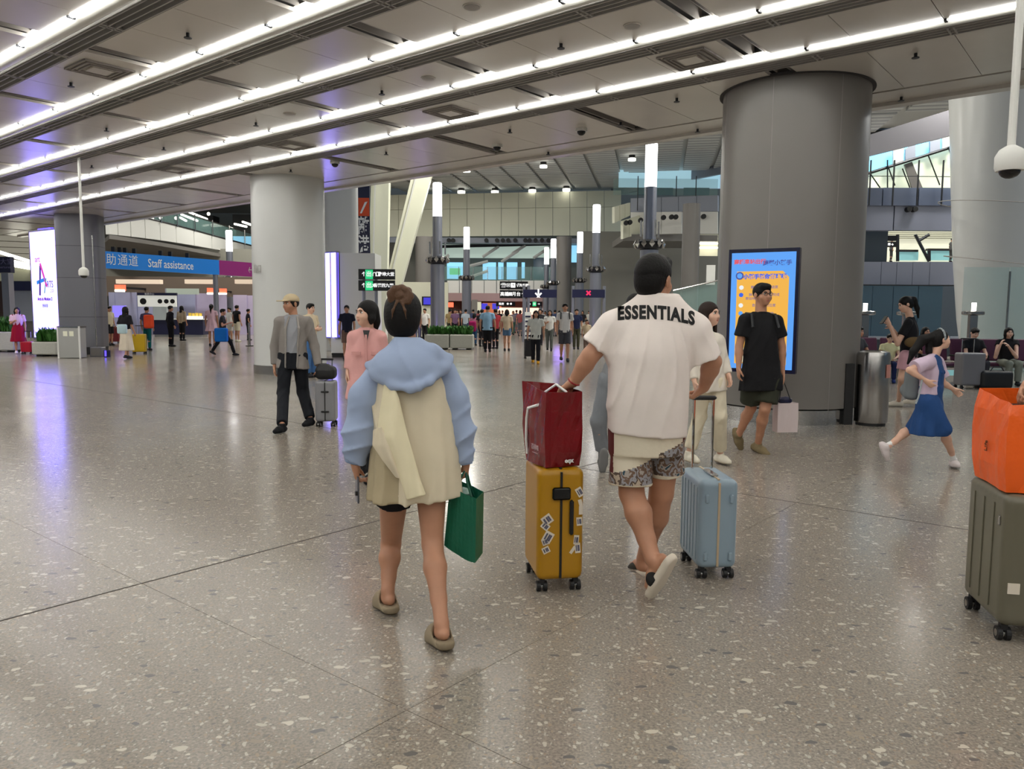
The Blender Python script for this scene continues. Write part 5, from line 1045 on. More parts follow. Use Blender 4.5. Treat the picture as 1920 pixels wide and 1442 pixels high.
# ------------------------------------------------------------ luggage
def suitcase(lab, c, yaw, T, Wd, H, col, acc, handle=0., seam=True, name='suitcase', ribs=0, wheelr=.028, side_handle=True, lock=True, seamcol=(20, 20, 22)):
    c = np.asarray(c, float)*[1, 1, 0]; R = rotz(yaw); P = lambda x, y, z: c+R@V(x, y, z); r = empty(name, c, lab, 'suitcase')
    shell = mat('shell_%d_%d_%d' % tuple(col), col, .32, noise=(3, .03), spec=.5); am = M_[acc] if isinstance(acc, str) else acc
    zb = wheelr*2+.012
    S = Sdf(); S.box(P(0, 0, (zb+H)/2), (T/2, Wd/2, (H-zb)/2), R, .035, .01)
    S.obj('shell', shell, r, .011, 1)
    for i in range(ribs):
        for sx in (-1, 1): MB().box(P(sx*T/2, -Wd/2+.06+(Wd-.12)*i/max(ribs-1, 1), (zb+H)/2), (.008, .014, H-zb-.09), yaw, bev=.003).build('rib', shell, r)
    if seam:
        sm = mat('seam_%d' % seamcol[0], seamcol, .4)
        MB().box(P(0, -Wd/2-.001, (zb+H)/2), (.012, .008, H-zb-.03), yaw).box(P(0, Wd/2+.001, (zb+H)/2), (.012, .008, H-zb-.03), yaw).box(P(0, 0, H+.001), (.012, Wd-.03, .008), yaw).build('seam', sm, r)
    if lock: MB().box(P(0, -Wd/2-.008, H-.13), (.10, .02, .065), yaw, bev=.008).build('lock', M_['blackgloss'], r)
    if side_handle: MB().box(P(.055, -Wd/2-.012, H-.26), (.022, .022, .19), yaw, bev=.008).build('side_handle', M_['rubber'], r)
    w0 = None
    for sx in (-1, 1):
        for sy in (-1, 1):
            q = P(sx*(T/2-.035), sy*(Wd/2-.045), 0)
            if w0 is None:
                a = R@V(1, 0, 0); mb = MB(); mb.cyl(q+a*.008+V(0, 0, wheelr), q+a*.028+V(0, 0, wheelr), wheelr, n=16).cyl(q-a*.028+V(0, 0, wheelr), q-a*.008+V(0, 0, wheelr), wheelr, n=16)
                w0 = mb.build('wheel', am, r); k0 = q
                MB().cyl(q-a*.030+V(0, 0, wheelr), q+a*.030+V(0, 0, wheelr), wheelr*.55, n=12).build('hub', M_['steel'], w0)
                MB().box(q+V(0, 0, wheelr*2), (.026, .04, .028), yaw).build('fork', am, w0)
            else:
                o = w0.copy(); COL.objects.link(o); o.parent = r; o.location = Vector(q-k0)
                for ch in list(w0.children): d = ch.copy(); COL.objects.link(d); d.parent = o
    if handle:
        for sx in (-.07, .07): MB().cyl(P(sx*T/.27, Wd/2-.06, H), P(sx*T/.27, Wd/2-.06, handle), .008, n=8).build('telescopic_pole', M_['chrome'], r)
        MB().box(P(0, Wd/2-.06, handle+.012), (.18*T/.27, .03, .026), yaw, bev=.008).build('grip', am, r)
    return r, P
yel, YP = suitcase('mustard yellow suitcase covered with airline stickers in front of the white shirt man', V(.235, 4.235, 0), math.radians(9), .255, .40, .675, (176, 128, 14), 'rubber')
stk = mat('paper_sticker', (222, 212, 196), .6); R9 = rotz(math.radians(9))
for x, z, w, h, a in ((-.075, .405, .055, .05, 35), (-.085, .37, .045, .035, -40), (-.07, .31, .05, .06, -30), (-.085, .285, .035, .035, 20), (-.08, .24, .04, .035, 25), (.10, .55, .035, .05, 30), (.105, .49, .02, .04, 15), (.108, .45, .022, .045, 0), (.10, .39, .03, .045, 5), (.085, .29, .028, .05, -5), (.093, .245, .03, .055, 5), (.066, .235, .016, .045, -35)):
    a = math.radians(a); ex, ez = V(math.cos(a), 0, math.sin(a)), V(-math.sin(a), 0, math.cos(a)); cc_ = V(x, -.2035, z)
    o = MB().poly([YP(0, 0, 0)+R9@(cc_+ex*sx*w/2+ez*sz*h/2) for sx, sz in ((-1, -1), (1, -1), (1, 1), (-1, 1))], R9@V(0, .002, 0)).build('luggage_sticker', stk, yel)
    if w > .027:
        mb = MB()
        for k in (-.25, .05, .25): mb.poly([YP(0, 0, 0)+R9@(cc_+V(0, -.0012, 0)+ex*(k*w+sx*w*.09)+ez*sz*h*.3) for sx, sz in ((-1, -1), (1, -1), (1, 1), (-1, 1))], R9@V(0, .001, 0))
        mb.build('print_bars', mat('faint_ink', (90, 90, 110), .6), o)
blu, BP = suitcase('pale blue ribbed cabin suitcase with raised handle at the right of the white shirt man', V(1.155, 4.45, 0), math.radians(3), .225, .40, .575, (138, 158, 172), 'rubber', handle=.99, seam=True, lock=False, side_handle=False, seamcol=(190, 170, 140), wheelr=.027)
for sx in (-.07, .07):
    for z in (.47, .14): MB().box(BP(sx, -.2045, z), (.022, .016, .05), math.radians(3), bev=.005).build('latch', M_['chrome'] if False else mat('shell_138_158_172', 0), blu)
for k in range(6): MB().box(BP(-.1135, -.15+k*.06, .32), (.006, .02, .42), math.radians(3), bev=.002).build('rib', mat('shell_138_158_172', 0), blu)
MB().box(BP(0, -.03, .583), (.04, .17, .018), math.radians(3), bev=.006).build('top_handle', M_['steel'], blu)
oli, OP = suitcase('large olive grey suitcase carrying the orange bag at the right edge', V(2.445, 3.64, 0), math.radians(-12), .30, .47, .69, (104, 100, 84), 'rubber', ribs=0, seam=False, lock=False, side_handle=False, wheelr=.032)
MB().box(OP(-.152, -.17, .56), (.006, .02, .045), math.radians(-12), bev=.002).build('latch', M_['steel'], oli)
MB().box(OP(-.10, -.237, .26), (.05, .004, .05), math.radians(-12)).build('luggage_sticker', stk, oli)
for k in range(3): MB().box(OP(-.152, -.1+k*.12, .38), (.006, .012, .5), math.radians(-12), bev=.002).build('rib', mat('shell_104_100_84', 0), oli)
for x_ in (-.05, .09): MB().tube([OP(x_, .17, .7), OP(x_, .17, 1.0)], .009).build('telescopic_pole', M_['steel'], oli)
def soft_bag(lab, name, prof, m, z0, z1, cat='bag', open_top=True, thick=.006, sub=6, wob=.01, seed=3, loc=None, lean=None):
    # paper or foil bag: rings of corner points from z0 to z1, creased faces, open mouth
    rr = random.Random(seed); c = np.mean([p for p in prof[0][1]], 0); r = empty(name, V(c[0], c[1], z0), lab, cat)
    pts = []; n = 0
    for z, ring in prof:
        k = len(ring); row = []
        for i in range(k):
            a, b = np.array(ring[i]), np.array(ring[(i+1) % k])
            for j in range(sub):
                t = j/sub; p = a*(1-t)+b*t; nn = np.array([(b-a)[1], -(b-a)[0]]); nn = nn/max(np.linalg.norm(nn), 1e-6); dz = 0
                w = 0 if j == 0 else rr.uniform(-wob, wob)
                row.append(V(p[0]+nn[0]*w, p[1]+nn[1]*w, z if np.isscalar(z) else z[i]*(1-t)+z[(i+1) % k]*t))
        pts += row; n = len(row)
    R_ = len(prof); f = [(k*n+i, k*n+(i+1) % n, (k+1)*n+(i+1) % n, (k+1)*n+i) for k in range(R_-1) for i in range(n)]+[tuple(range(n-1, -1, -1))]
    o = mesh_obj('bag_body', pts, f, m, r); sd = o.modifiers.new('solid', 'SOLIDIFY'); sd.thickness = thick*.4; sd.offset = -1
    return r
redm = mat('red_foil', (118, 8, 18), .25, bump=(14, .02, .5), noise=(7, .12))
def quad(c, yaw, a, b): R = rotz(yaw); return [tuple((R@V(x, y, 0)+np.asarray(c))[:2]) for x, y in ((-a, -b), (a, -b), (a, b), (-a, b))]
yy = math.radians(22); cR = V(.225, 4.20, 0)
redb = soft_bag('glossy dark red gift bag with white strap standing on the yellow suitcase', 'gift_bag', [(.68, quad(cR, yy, .10, .13)), (.76, quad(cR, yy, .108, .14)), (.88, quad(cR+V(-.005, 0, 0), yy, .112, .15)), (.98, quad(cR+V(-.005, 0, 0), yy, .108, .15)), ((1.085, 1.085, 1.10, 1.12), quad(cR+V(-.01, 0, 0), yy, .105, .165))], redm, .68, 1.1, seed=4)
def on_bag(x, y, z): return rotz(yy)@V(x, y, 0)+V(cR[0], cR[1], z)
MB().tube([on_bag(-.05, -.12, 1.05), on_bag(-.117, -.06, 1.01), on_bag(-.122, .06, .98), on_bag(-.12, .085, .92), on_bag(-.116, .10, .80), on_bag(-.108, .10, .72)], .008, 6).build('strap', M_['wprint'], redb)
MB().tube([on_bag(.02, -.13, 1.08), on_bag(-.02, -.08, 1.12), on_bag(-.08, -.02, 1.06)], .007, 6).build('strap', M_['wprint'], redb)
text('eqx', .034, on_bag(.03, -.148, .715), rotz(yy)@V(1, 0, 0), V(0, 0, 1), M_['wprint'], redb, bold=.001)
text('百草味', .032, on_bag(-.118, -.03, .775), rotz(yy)@V(0, -1, 0), V(0, 0, 1), mat('dim_white', (200, 170, 175), .6), redb); text('一一一一', .018, on_bag(-.118, -.03, .745), rotz(yy)@V(0, -1, 0), V(0, 0, 1), mat('dim_white', 0), redb)
orm = mat('orange_foil', (246, 100, 22), .38, bump=(9, .025, .6), noise=(4, .06)); yo = math.radians(-12); cO = OP(.01, .0, 0)*[1, 1, 0]
orb = soft_bag('bright orange foil bag standing on the olive suitcase at the right edge', 'gift_bag', [(.695, quad(cO, yo, .15, .19)), (.80, quad(cO, yo, .165, .205)), (.95, quad(cO, yo, .17, .21)), (1.05, quad(cO, yo, .165, .21)), ((1.10, 1.12, 1.15, 1.14), quad(cO, yo, .15, .20))], orm, .69, 1.12, seed=8, wob=.008)
MB().box(cO+V(0, 0, 1.04), (.26, .34, .06), yo).build('dark_contents', M_['rubber'], orb)
text('Life', .038, cO+rotz(yo)@V(-.177, .0, 0)+V(0, 0, .88), V(0, 0, 1), rotz(yo)@V(0, 1, 0), mat('faint_orange_print', (120, 60, 20), .6), orb)
def slide(root, an, f, u, s, c1, c2, closed, name='slipper', h=.007):
    r_ = unit(np.cross(f, u)); S = Sdf(); heel = an-f*.055*s-u*.074*s; ball = an+f*.075*s-u*.074*s; toe = an+f*.135*s-u*.072*s
    S.cone(heel, ball, .042*s, .05*s, .02, flat=(u, 1.)); S.cone(ball, toe, .05*s, .040*s, .02); S.plane(an-u*.063*s, u, .006); S.plane(an-u*.098*s, -u, .006)
    o = S.obj(name, cloth(c1, False), root, h, 1)
    if closed:
        T = Sdf(); T.cone(heel, ball, .047*s, .055*s, .02); T.cone(ball, toe, .055*s, .044*s, .02); T.cone(an+f*.02*s-u*.03*s, ball+u*.02*s, .044*s, .045*s, .03)
        T.plane(an-u*.092*s, -u, .008); T.plane(an-f*.03*s-u*.058*s, unit(u-f*.75), .01)
        T.cone(an-u*.06*s, an+f*.01*s+u*.04*s, .04*s, .043*s, .01, op='s')
    else:
        T = Sdf(); m = ball+u*.004*s-f*.01*s; T.ell(m, V(.062, .045, .052)*s, np.array([r_, f, u]).T); T.plane(an-u*.085*s, -u, .006); T.plane(m+f*.034*s, f); T.plane(m-f*.034*s, -f)
    T.obj('strap', cloth(c2, False), o, h, 1)
# ------------------------------------------------------------ woman in the blue and cream jacket
YW = 3.70
J = person('woman seen from behind in blue hooded cream jacket and black shorts', at(775, 930, YW)*[1, 1, 0], 1.66, 2, h=.0075, fine=True, skin='skin', face=False, bare=True, hair=('none', 'hair'),
    ov=dict(head=(757, 594, .02), shL=(704, 702, 0), shR=(836, 698, .02), elL=(678, 800, -.02), wrL=(666, 866, 0), elR=(868, 800, .0), wrR=(873, 862, .03), hipL=(740, 905, 0), hipR=(808, 905, 0), knL=(733, 1020, .22), knR=(811, 1020, -.07), anL=('z', 727, 1108, .10), anR=('z', 828, 1170, .10), toL=('z', 697, 1085, .06), toR=('z', 804, 1152, .06)),
    hands=dict(L=(V(.05, .15, -1), V(.9, .3, 0), .9, None), R=(V(0, .1, -1), V(-1, .1, 0), 1.3, None)),
    bottom=dict(k='trousers', l=.24, c=(24, 24, 30), w=1.12, fl=1.0))
root = J['root']; hc = J['head']; r_, f_, u_ = J['HR']; H = lambda x, y, z: hc+r_*x+f_*y+u_*z; M3 = np.array(J['HR']).T
S = Sdf(); S.ell(H(0, -.018, .035), V(.088, .106, .095), M3); S.ell(H(0, -.05, -.02), V(.082, .075, .09), M3, .03); S.ell(H(0, .13, -.03), V(.066, .085, .09), M3, .02, 's'); S.box(H(0, .02, -.17), V(.13, .2, .07), M3, .01, .02, 's')
hairo = S.obj('hair', M_['hair'], root, .006, 1)
S = Sdf()
for k in range(9): a = k*2*math.pi/9; S.cone(H(.044*math.cos(a), -.088+.012*math.sin(2*a), .096+.036*math.sin(a)), H(.044*math.cos(a+.9), -.095, .096+.036*math.sin(a+.9)), .021, .016, .006)
S.ell(H(0, -.10, .096), V(.03, .022, .024), M3, .006)
for e in (-1, 1): S.chain([H(e*.01, -.115, .07), H(e*.028, -.125, .03), H(e*.034, -.125, -.01)], [.007, .006, .003], .01)
S.obj('hair_bun', mat('light_brown_hair', (92, 66, 48), .55, bump=(70, .008, .6), spec=.3), hairo, .005, 1)
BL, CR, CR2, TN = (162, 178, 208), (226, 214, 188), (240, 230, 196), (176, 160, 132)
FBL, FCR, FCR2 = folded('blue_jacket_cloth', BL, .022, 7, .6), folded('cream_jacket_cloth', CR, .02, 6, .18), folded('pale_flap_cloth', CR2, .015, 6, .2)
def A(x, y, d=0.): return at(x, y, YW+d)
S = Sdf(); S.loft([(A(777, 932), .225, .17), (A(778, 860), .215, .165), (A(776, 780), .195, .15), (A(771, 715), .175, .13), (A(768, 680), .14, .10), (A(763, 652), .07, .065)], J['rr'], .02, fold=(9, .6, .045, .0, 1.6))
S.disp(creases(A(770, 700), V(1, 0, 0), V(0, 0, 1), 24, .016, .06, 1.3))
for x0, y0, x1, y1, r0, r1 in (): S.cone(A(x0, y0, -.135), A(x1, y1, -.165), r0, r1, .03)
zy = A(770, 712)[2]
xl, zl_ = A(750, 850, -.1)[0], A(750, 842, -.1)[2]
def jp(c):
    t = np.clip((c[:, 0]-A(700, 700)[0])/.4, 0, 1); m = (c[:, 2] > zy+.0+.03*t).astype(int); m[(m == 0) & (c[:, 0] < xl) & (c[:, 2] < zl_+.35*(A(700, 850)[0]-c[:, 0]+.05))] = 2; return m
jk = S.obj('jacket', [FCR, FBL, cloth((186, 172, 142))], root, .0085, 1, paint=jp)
for pts, rs in (([A(712, 697), A(686, 745), A(677, 812), A(664, 864)], [.062, .076, .082, .054]), ([A(833, 695), A(853, 745), A(866, 808), A(873, 866)], [.058, .062, .058, .042])):
    S = Sdf(); S.chain(pts, rs, .04); ax = unit(pts[-1]-pts[-2]); S.plane(pts[-1]+ax*.005, ax)
    def wv(P, a=pts[0], d=unit(pts[-1]-pts[0])): t = (P-a)@d; return .3+0*t
    S.disp(creases(pts[1], unit(pts[-1]-pts[0]), V(1, 0, 0), 30, .016, .55, pts[0][0]*7))
    sl = S.obj('sleeve', FBL, root, .0085, 1)
    C_ = Sdf(); C_.cone(pts[-1]-ax*.01, pts[-1]+ax*.012, rs[-1]*.86, rs[-1]*.8, ca=0, cb=0); C_.obj('cuff', cloth((138, 158, 192)), sl, .007)
S = Sdf()      # hood hanging down the back
S.loft([(A(768, 732, -.10), .05, .075), (A(768, 718, -.09), .135, .105), (A(768, 700, -.075), .178, .115), (A(767, 680, -.055), .178, .115), (A(766, 662, -.035), .13, .10), (A(764, 640, -.015), .078, .075)], J['rr'], .03, n=2.1, fold=(5, .5, .03, .01, 3.))
rim = [A(688, 682, .02), A(704, 702, -.09), A(736, 722, -.165), A(770, 730, -.19), A(806, 716, -.165), A(832, 692, -.09), A(845, 668, .02)]
S.chain(rim, [.010, .014, .015, .016, .015, .014, .010], .035)
S.chain([A(752, 646, -.07), A(722, 668, -.09), A(692, 684, -.01)], [.012, .016, .012], .04); S.chain([A(785, 646, -.07), A(815, 658, -.09), A(842, 670, -.01)], [.012, .016, .012], .04)
S.disp(creases(A(768, 640), V(1, 0, 0), V(0, 0, 1), 17, .011, .3, .4))
hd_ = S.obj('hood', FBL, jk, .008, 1)
def sheet(rows, name, m, parent, thick=.006, n=9, wav=.008):
    # loose cloth panel: rows of (left picture point, right picture point, left depth, right depth, bulge)
    R_ = 36; ts = np.linspace(0, len(rows)-1, R_); pts = []
    for t in ts:
        i = min(int(t), len(rows)-2); f = t-i; f = f*f*(3-2*f) if False else f; a = [lerp(rows[i][k], rows[i+1][k], f) for k in range(2)]; dl, dr, bu = [rows[i][k]*(1-f)+rows[i+1][k]*f for k in (2, 3, 4)]
        for j in range(n+1):
            w = j/n; x, y = lerp(a[0], a[1], w); pts.append(A(x, y, dl*(1-w)+dr*w-bu*math.sin(math.pi*w)-wav*math.sin(w*8+t*1.3)))
    m_ = n+1; o = mesh_obj(name, pts, [(i*m_+j, i*m_+j+1, (i+1)*m_+j+1, (i+1)*m_+j) for i in range(R_-1) for j in range(n)], m, parent, smooth=True)
    sd = o.modifiers.new('solid', 'SOLIDIFY'); sd.thickness = thick; sd.offset = 0; sb = o.modifiers.new('sub', 'SUBSURF'); sb.levels = sb.render_levels = 1
    return o
sheet([((700, 806), (716, 800), -.13, -.16, .01), ((698, 835), (735, 835), -.14, -.18, .02), ((716, 862), (746, 866), -.16, -.19, .02), ((742, 895), (758, 900), -.18, -.19, .01)], 'jacket_fold', FCR, jk)
sheet([((722, 708), (732, 710), -.13, -.15, .0), ((716, 745), (748, 745), -.13, -.18, .02), ((709, 790), (758, 788), -.13, -.20, .035), ((708, 820), (766, 820), -.14, -.205, .04), ((733, 860), (777, 858), -.175, -.20, .035), ((751, 902), (788, 898), -.195, -.19, .03), ((763, 938), (799, 928), -.20, -.19, .03)], 'jacket_flap', FCR2, jk)
for q in 'LR': slide(root, J['an'+q], J['ff'+q], J['fu'+q], 1.0, (142, 128, 106), (148, 134, 112), True)
# phone in her left hand, green bag in her right
ph = empty('smartphone', A(671, 915, -.04), 'smartphone held low in the left hand of the woman in blue', 'phone'); MB().box(A(670, 917, -.01), (.009, .07, .13), .35, bev=.003).build('case', mat('phone_back', (88, 88, 96), .3), ph); MB().box(A(668, 925, -.045), (.012, .02, .02), .35).build('camera_bump', M_['blackgloss'], ph)
gm = mat('green_bag', (6, 98, 72), .5, bump=(8, .02, .4)); gb = empty('carrier_bag', A(862, 985, .0), 'dark green carrier bag hanging from the right hand of the woman in blue', 'bag')
def Gb(x, y, d): return at(x, y, YW+.0+d)
fr = [Gb(843, 912, -.02), Gb(893, 936, -.06), Gb(891, 1056, -.08), Gb(868, 1061, -.08), Gb(833, 1022, -.02)]; bk_ = [p+V(.03, .16, .0) for p in fr]
pp = []; fcs = []
n_ = 10
for side in (fr, bk_):
    for v_ in np.linspace(0, 1, 9):
        Lp, Rp = lerp(side[0], side[4], v_), lerp(side[1], side[2], v_)
        for w_ in np.linspace(0, 1, n_): p = lerp(Lp, Rp, w_); pp.append(p+V(0, math.sin(w_*9+v_*4)*.006*(1 if side is fr else -1), 0)+(V(0, 0, -.012)*math.sin(w_*3.14) if v_ == 1 else 0))
for b_ in (0, 90):
    for i in range(8):
        for j in range(n_-1): a = b_+i*n_+j; fcs.append((a, a+n_, a+n_+1, a+1) if b_ == 0 else (a, a+1, a+n_+1, a+n_))
for i in range(8):
    fcs.append((i*n_, 90+i*n_, 90+(i+1)*n_, (i+1)*n_)); a = i*n_+n_-1; fcs.append((a, a+n_, 90+a+n_, 90+a))
fcs += [(80+j, 170+j, 171+j, 81+j) for j in range(n_-1)]
o = mesh_obj('bag_body', pp, fcs, gm, gb); o.modifiers.new('s', 'SOLIDIFY').thickness = .002
MB().tube([Gb(851, 918, -.02), Gb(866, 892, -.02), Gb(873, 880, .02), Gb(876, 905, -.02), Gb(884, 932, -.05)], .006, 6).build('handle', mat('green_strap', (8, 80, 62), .5), gb); MB().tube([Gb(855, 920, .12), Gb(868, 892, .05), Gb(875, 882, .04), Gb(880, 905, .08), Gb(888, 930, .1)], .006, 6).build('handle', mat('green_strap', 0), gb)
MB().sph(Gb(868, 924, .05), V(.04, .03, .03), 8).build('clear_wrap', mat('clear_wrap', (150, 180, 170), .2), gb)
text('· · · · · ·', .03, lerp(fr[0], fr[4], .8)+V(.04, -.01, -.02), unit(fr[1]-fr[0]+V(0, 0, -.02)), V(0, 0, 1), mat('pale_print', (190, 210, 200), .5), gb)
# ------------------------------------------------------------ man in the white lettered T-shirt
YM = 4.10
def A(x, y, d=0.): return at(x, y, YM+d)
J = person('heavy man seen from behind in white lettered T-shirt and patterned shorts', at(1215, 900, YM)*[1, 1, 0], 1.80, 0, h=.0078, fine=True, skin='skin', fat=1.45, look=38, face=False, bare=True, hair=('none', 'hair'),
    ov=dict(head=(1227, 526, .02), shL=(1153, 616, 0), shR=(1302, 624, 0), elL=(1106, 668, -.02), wrL=(1076, 716, .03), elR=(1336, 678, .0), wrR=(1320, 726, .12), hipL=(1182, 800, 0), hipR=(1248, 800, 0), knL=(1184, 925, -.02), knR=(1240, 925, .08), anL=(1224, 1048, -.2), toL=(1190, 1108, -.12), anR=(1207, 1048, .32), toR=(1178, 1040, .52)),
    feet_up=dict(L=V(-.75, .8, .35)), hands=dict(L=(V(-.6, .3, -.45), V(.2, -.2, -1), .7, None), R=(V(-.55, .1, -.55), V(-.6, .2, .2), 1.2, None)))
root = J['root']; hc = J['head']; r_, f_, u_ = J['HR']; M3 = np.array(J['HR']).T; s = 1.0465; H = lambda x, y, z: hc+(r_*x+f_*y+u_*z)*s
S = Sdf(); S.ell(H(0, -.020, .040), V(.089, .108, .098)*s, M3); S.ell(H(0, .05, .092), V(.066, .044, .034)*s, M3, .03); S.ell(H(0, .14, -.02), V(.09, .1, .088)*s, M3, .01, 's'); S.box(H(0, -.02, -.13), V(.13, .16, .075)*s, M3, .01, .015, 's')
for e in (-1, 1): S.ell(H(e*.096, .004, -.028), V(.036, .042, .054)*s, M3, .008, 's')
S.obj('hair', M_['hair'], root, .006, 1)
face_parts(root, hc, J['HR'], s, .006)
S = Sdf(); S.loft([(A(1212, 812), .208, .185), (A(1213, 745), .212, .205), (A(1217, 665), .216, .205), (A(1224, 625), .205, .17), (A(1230, 588), .15, .125), (A(1235, 553), .085, .08)], J['rr'], .02, fold=(6, 1.2, .012, .0, 2.))
S.cone(A(1205, 578), A(1152, 614), .062, .084, .06); S.cone(A(1262, 578), A(1300, 620), .062, .086, .06)
S.cone(A(1152, 614), A(1117, 654), .084, .094, .04, cb=0); S.cone(A(1300, 620), A(1320, 675, .01), .086, .102, .04, cb=0)
for x0, y0, x1, y1, r0, r1 in ():
    d0 = .188 if y0 > 630 else .165; S.cone(A(x0, y0, -d0), A(x1, y1, -.205), r0, r1, .05)
_o = A(1230, 470); _x0, _z0 = _o[0], _o[2]
def shirt_folds(P):
    x = P[..., 0]-_x0; z = _z0-P[..., 2]; ph = np.arctan2(x+.10*np.clip(z-.35, 0, 1), z); t = ph*24+.7*np.sin(z*8+x*3)+.5*np.sin(x*16-z*5); r = np.clip((z-.30)/.2, 0, 1)
    return -.013*((1-np.abs(np.sin(t)))**2-.25)*(.35+.65*(.5+.5*np.sin(ph*17+z*5+1)))*r*np.clip((1.02-z)/.25, .25, 1)
S.disp(shirt_folds)
tee = S.obj('shirt', folded('white_cotton', (236, 226, 220), .03, 4.2, .28), root, .0085, 1)
C_ = Sdf(); C_.cone(A(1235, 560), A(1236, 550), .088, .078, ca=0, cb=0); C_.obj('collar', mat('white_cotton', 0), tee, .008)
me = tee.data; org = ORG[tee.name]; bvh = BVHTree.FromPolygons([tuple(v.co) for v in me.vertices], [tuple(p.vertices) for p in me.polygons])
v_, fc_ = text_mesh('ESSENTIALS', .116, .0, .0058, 'CENTER', 1.12)
bmm = bmesh.new(); [bmm.verts.new(p) for p in v_]; bmm.verts.ensure_lookup_table(); [bmm.faces.new([bmm.verts[i] for i in f]) for f in fc_]
bmesh.ops.triangulate(bmm, faces=bmm.faces[:]); bmesh.ops.subdivide_edges(bmm, edges=[e for e in bmm.edges if e.calc_length() > .012], cuts=1); bmesh.ops.triangulate(bmm, faces=bmm.faces[:]); bmesh.ops.subdivide_edges(bmm, edges=[e for e in bmm.edges if e.calc_length() > .012], cuts=1); bmesh.ops.triangulate(bmm, faces=bmm.faces[:])
tv = np.array([tuple(v.co) for v in bmm.verts]); tf = [tuple(v.index for v in f.verts) for f in bmm.faces]; bmm.free()
half = np.abs(tv[:, 0]).max(); out = []
for x, y, _ in tv:
    t = x/half; px = 1230+t*73; py = 587+3.0*t+9*t**2*(1 if t > 0 else .55)-y*290
    o_ = at(px, py, YM-.8)-org; d_ = unit(ray(px, py)); hit = bvh.ray_cast(Vector(o_), Vector(d_))
    out.append((np.array(hit[0])+org-d_*.0025) if hit[0] is not None else at(px, py, YM-.15))
mesh_obj('lettering', out, tf, M_['print'], tee)
pat = bpy.data.materials.new('patterned_cloth'); pat.use_nodes = True; nt = pat.node_tree; g = nt.nodes.new('ShaderNodeNewGeometry'); vo = nt.nodes.new('ShaderNodeTexVoronoi'); vo.feature = 'F1'; vo.inputs['Scale'].default_value = 14; wn = nt.nodes.new('ShaderNodeTexNoise'); wn.inputs['Scale'].default_value = 26; ad_ = nt.nodes.new('ShaderNodeVectorMath'); ad_.operation = 'MULTIPLY_ADD'; ad_.inputs[1].default_value = (.07, .07, .07)
nt.links.new(g.outputs['Position'], wn.inputs['Vector']); nt.links.new(wn.outputs['Color'], ad_.inputs[0]); nt.links.new(g.outputs['Position'], ad_.inputs[2]); nt.links.new(ad_.outputs[0], vo.inputs['Vector'])
rp_ = nt.nodes.new('ShaderNodeValToRGB'); rp_.color_ramp.interpolation = 'CONSTANT'
for i, (p, c) in enumerate(((0, (44, 74, 88)), (.16, (168, 158, 150)), (.30, (112, 88, 72)), (.44, (150, 148, 152)), (.58, (88, 72, 62)), (.74, (180, 162, 142)))):
    e = rp_.color_ramp.elements[i] if i < 2 else rp_.color_ramp.elements.new(p); e.position = p; e.color = lin(c)+(1,)
nt.links.new(vo.outputs['Distance'], rp_.inputs[0]); nt.links.new(rp_.outputs[0], nt.nodes['Principled BSDF'].inputs['Base Color']); nt.nodes['Principled BSDF'].inputs['Roughness'].default_value = .85
ml = mat('patterned_cloth_scale', 0) if False else None
S = Sdf(); S.loft([(A(1211, 850), .20, .16), (A(1212, 800), .205, .165), (A(1213, 770), .17, .15)], J['rr'], .02)
S.cone(A(1184, 830, -.01), A(1182, 909, -.03), .105, .118, .02, cb=0); S.cone(A(1247, 830, .02), A(1251, 888, .05), .095, .095, .02, cb=0)
X = lambda px: A(px, 850)[0]
Zp = lambda py: A(1210, py, -.13)[2]
def sp_(c):
    x, z = c[:, 0], c[:, 2]; L_ = x < X(1224); t = (x-X(1140))/(X(1224)-X(1140)); bl = Zp(893)+(Zp(862)-Zp(893))*t; t2 = (x-X(1224))/(X(1282)-X(1224)); br = Zp(850)+(Zp(826)-Zp(850))*t2
    m = np.where(L_, z < bl, z < br).astype(int); hemz = np.where(L_, Zp(911), Zp(899)); m[z < hemz] = 0; side = ((x < X(1147)) | ((x > X(1272)) & ~L_ & (z > br-.02))) & (z > hemz); m[side & (m == 0)] = 2; return m
S.obj('shorts', [mat('cream_cotton', (222, 212, 190), .85, bump=(8, .03, .4)), pat, mat('maroon_stripe', (96, 34, 34), .8)], root, .0078, 1, paint=sp_)
slide(root, J['anL'], J['ffL'], J['fuL'], 1.1, (214, 204, 188), (34, 34, 34), False); slide(root, J['anR'], J['ffR'], J['fuR'], 1.1, (200, 190, 176), (60, 58, 54), False)
wl = J['wrL']; dl = unit(J['wrL']-J['elL']); ring = [wl+dl*.0+(np.cross(dl, V(0, 1, 0))*math.cos(t)+np.cross(dl, np.cross(dl, V(0, 1, 0)))*math.sin(t))*.033 for t in np.linspace(0, 6.283, 17)]; MB().tube(ring, .005, 6).build('bracelet', mat('red_cord', (150, 20, 30), .6), root)
tt_ = Sdf(); 
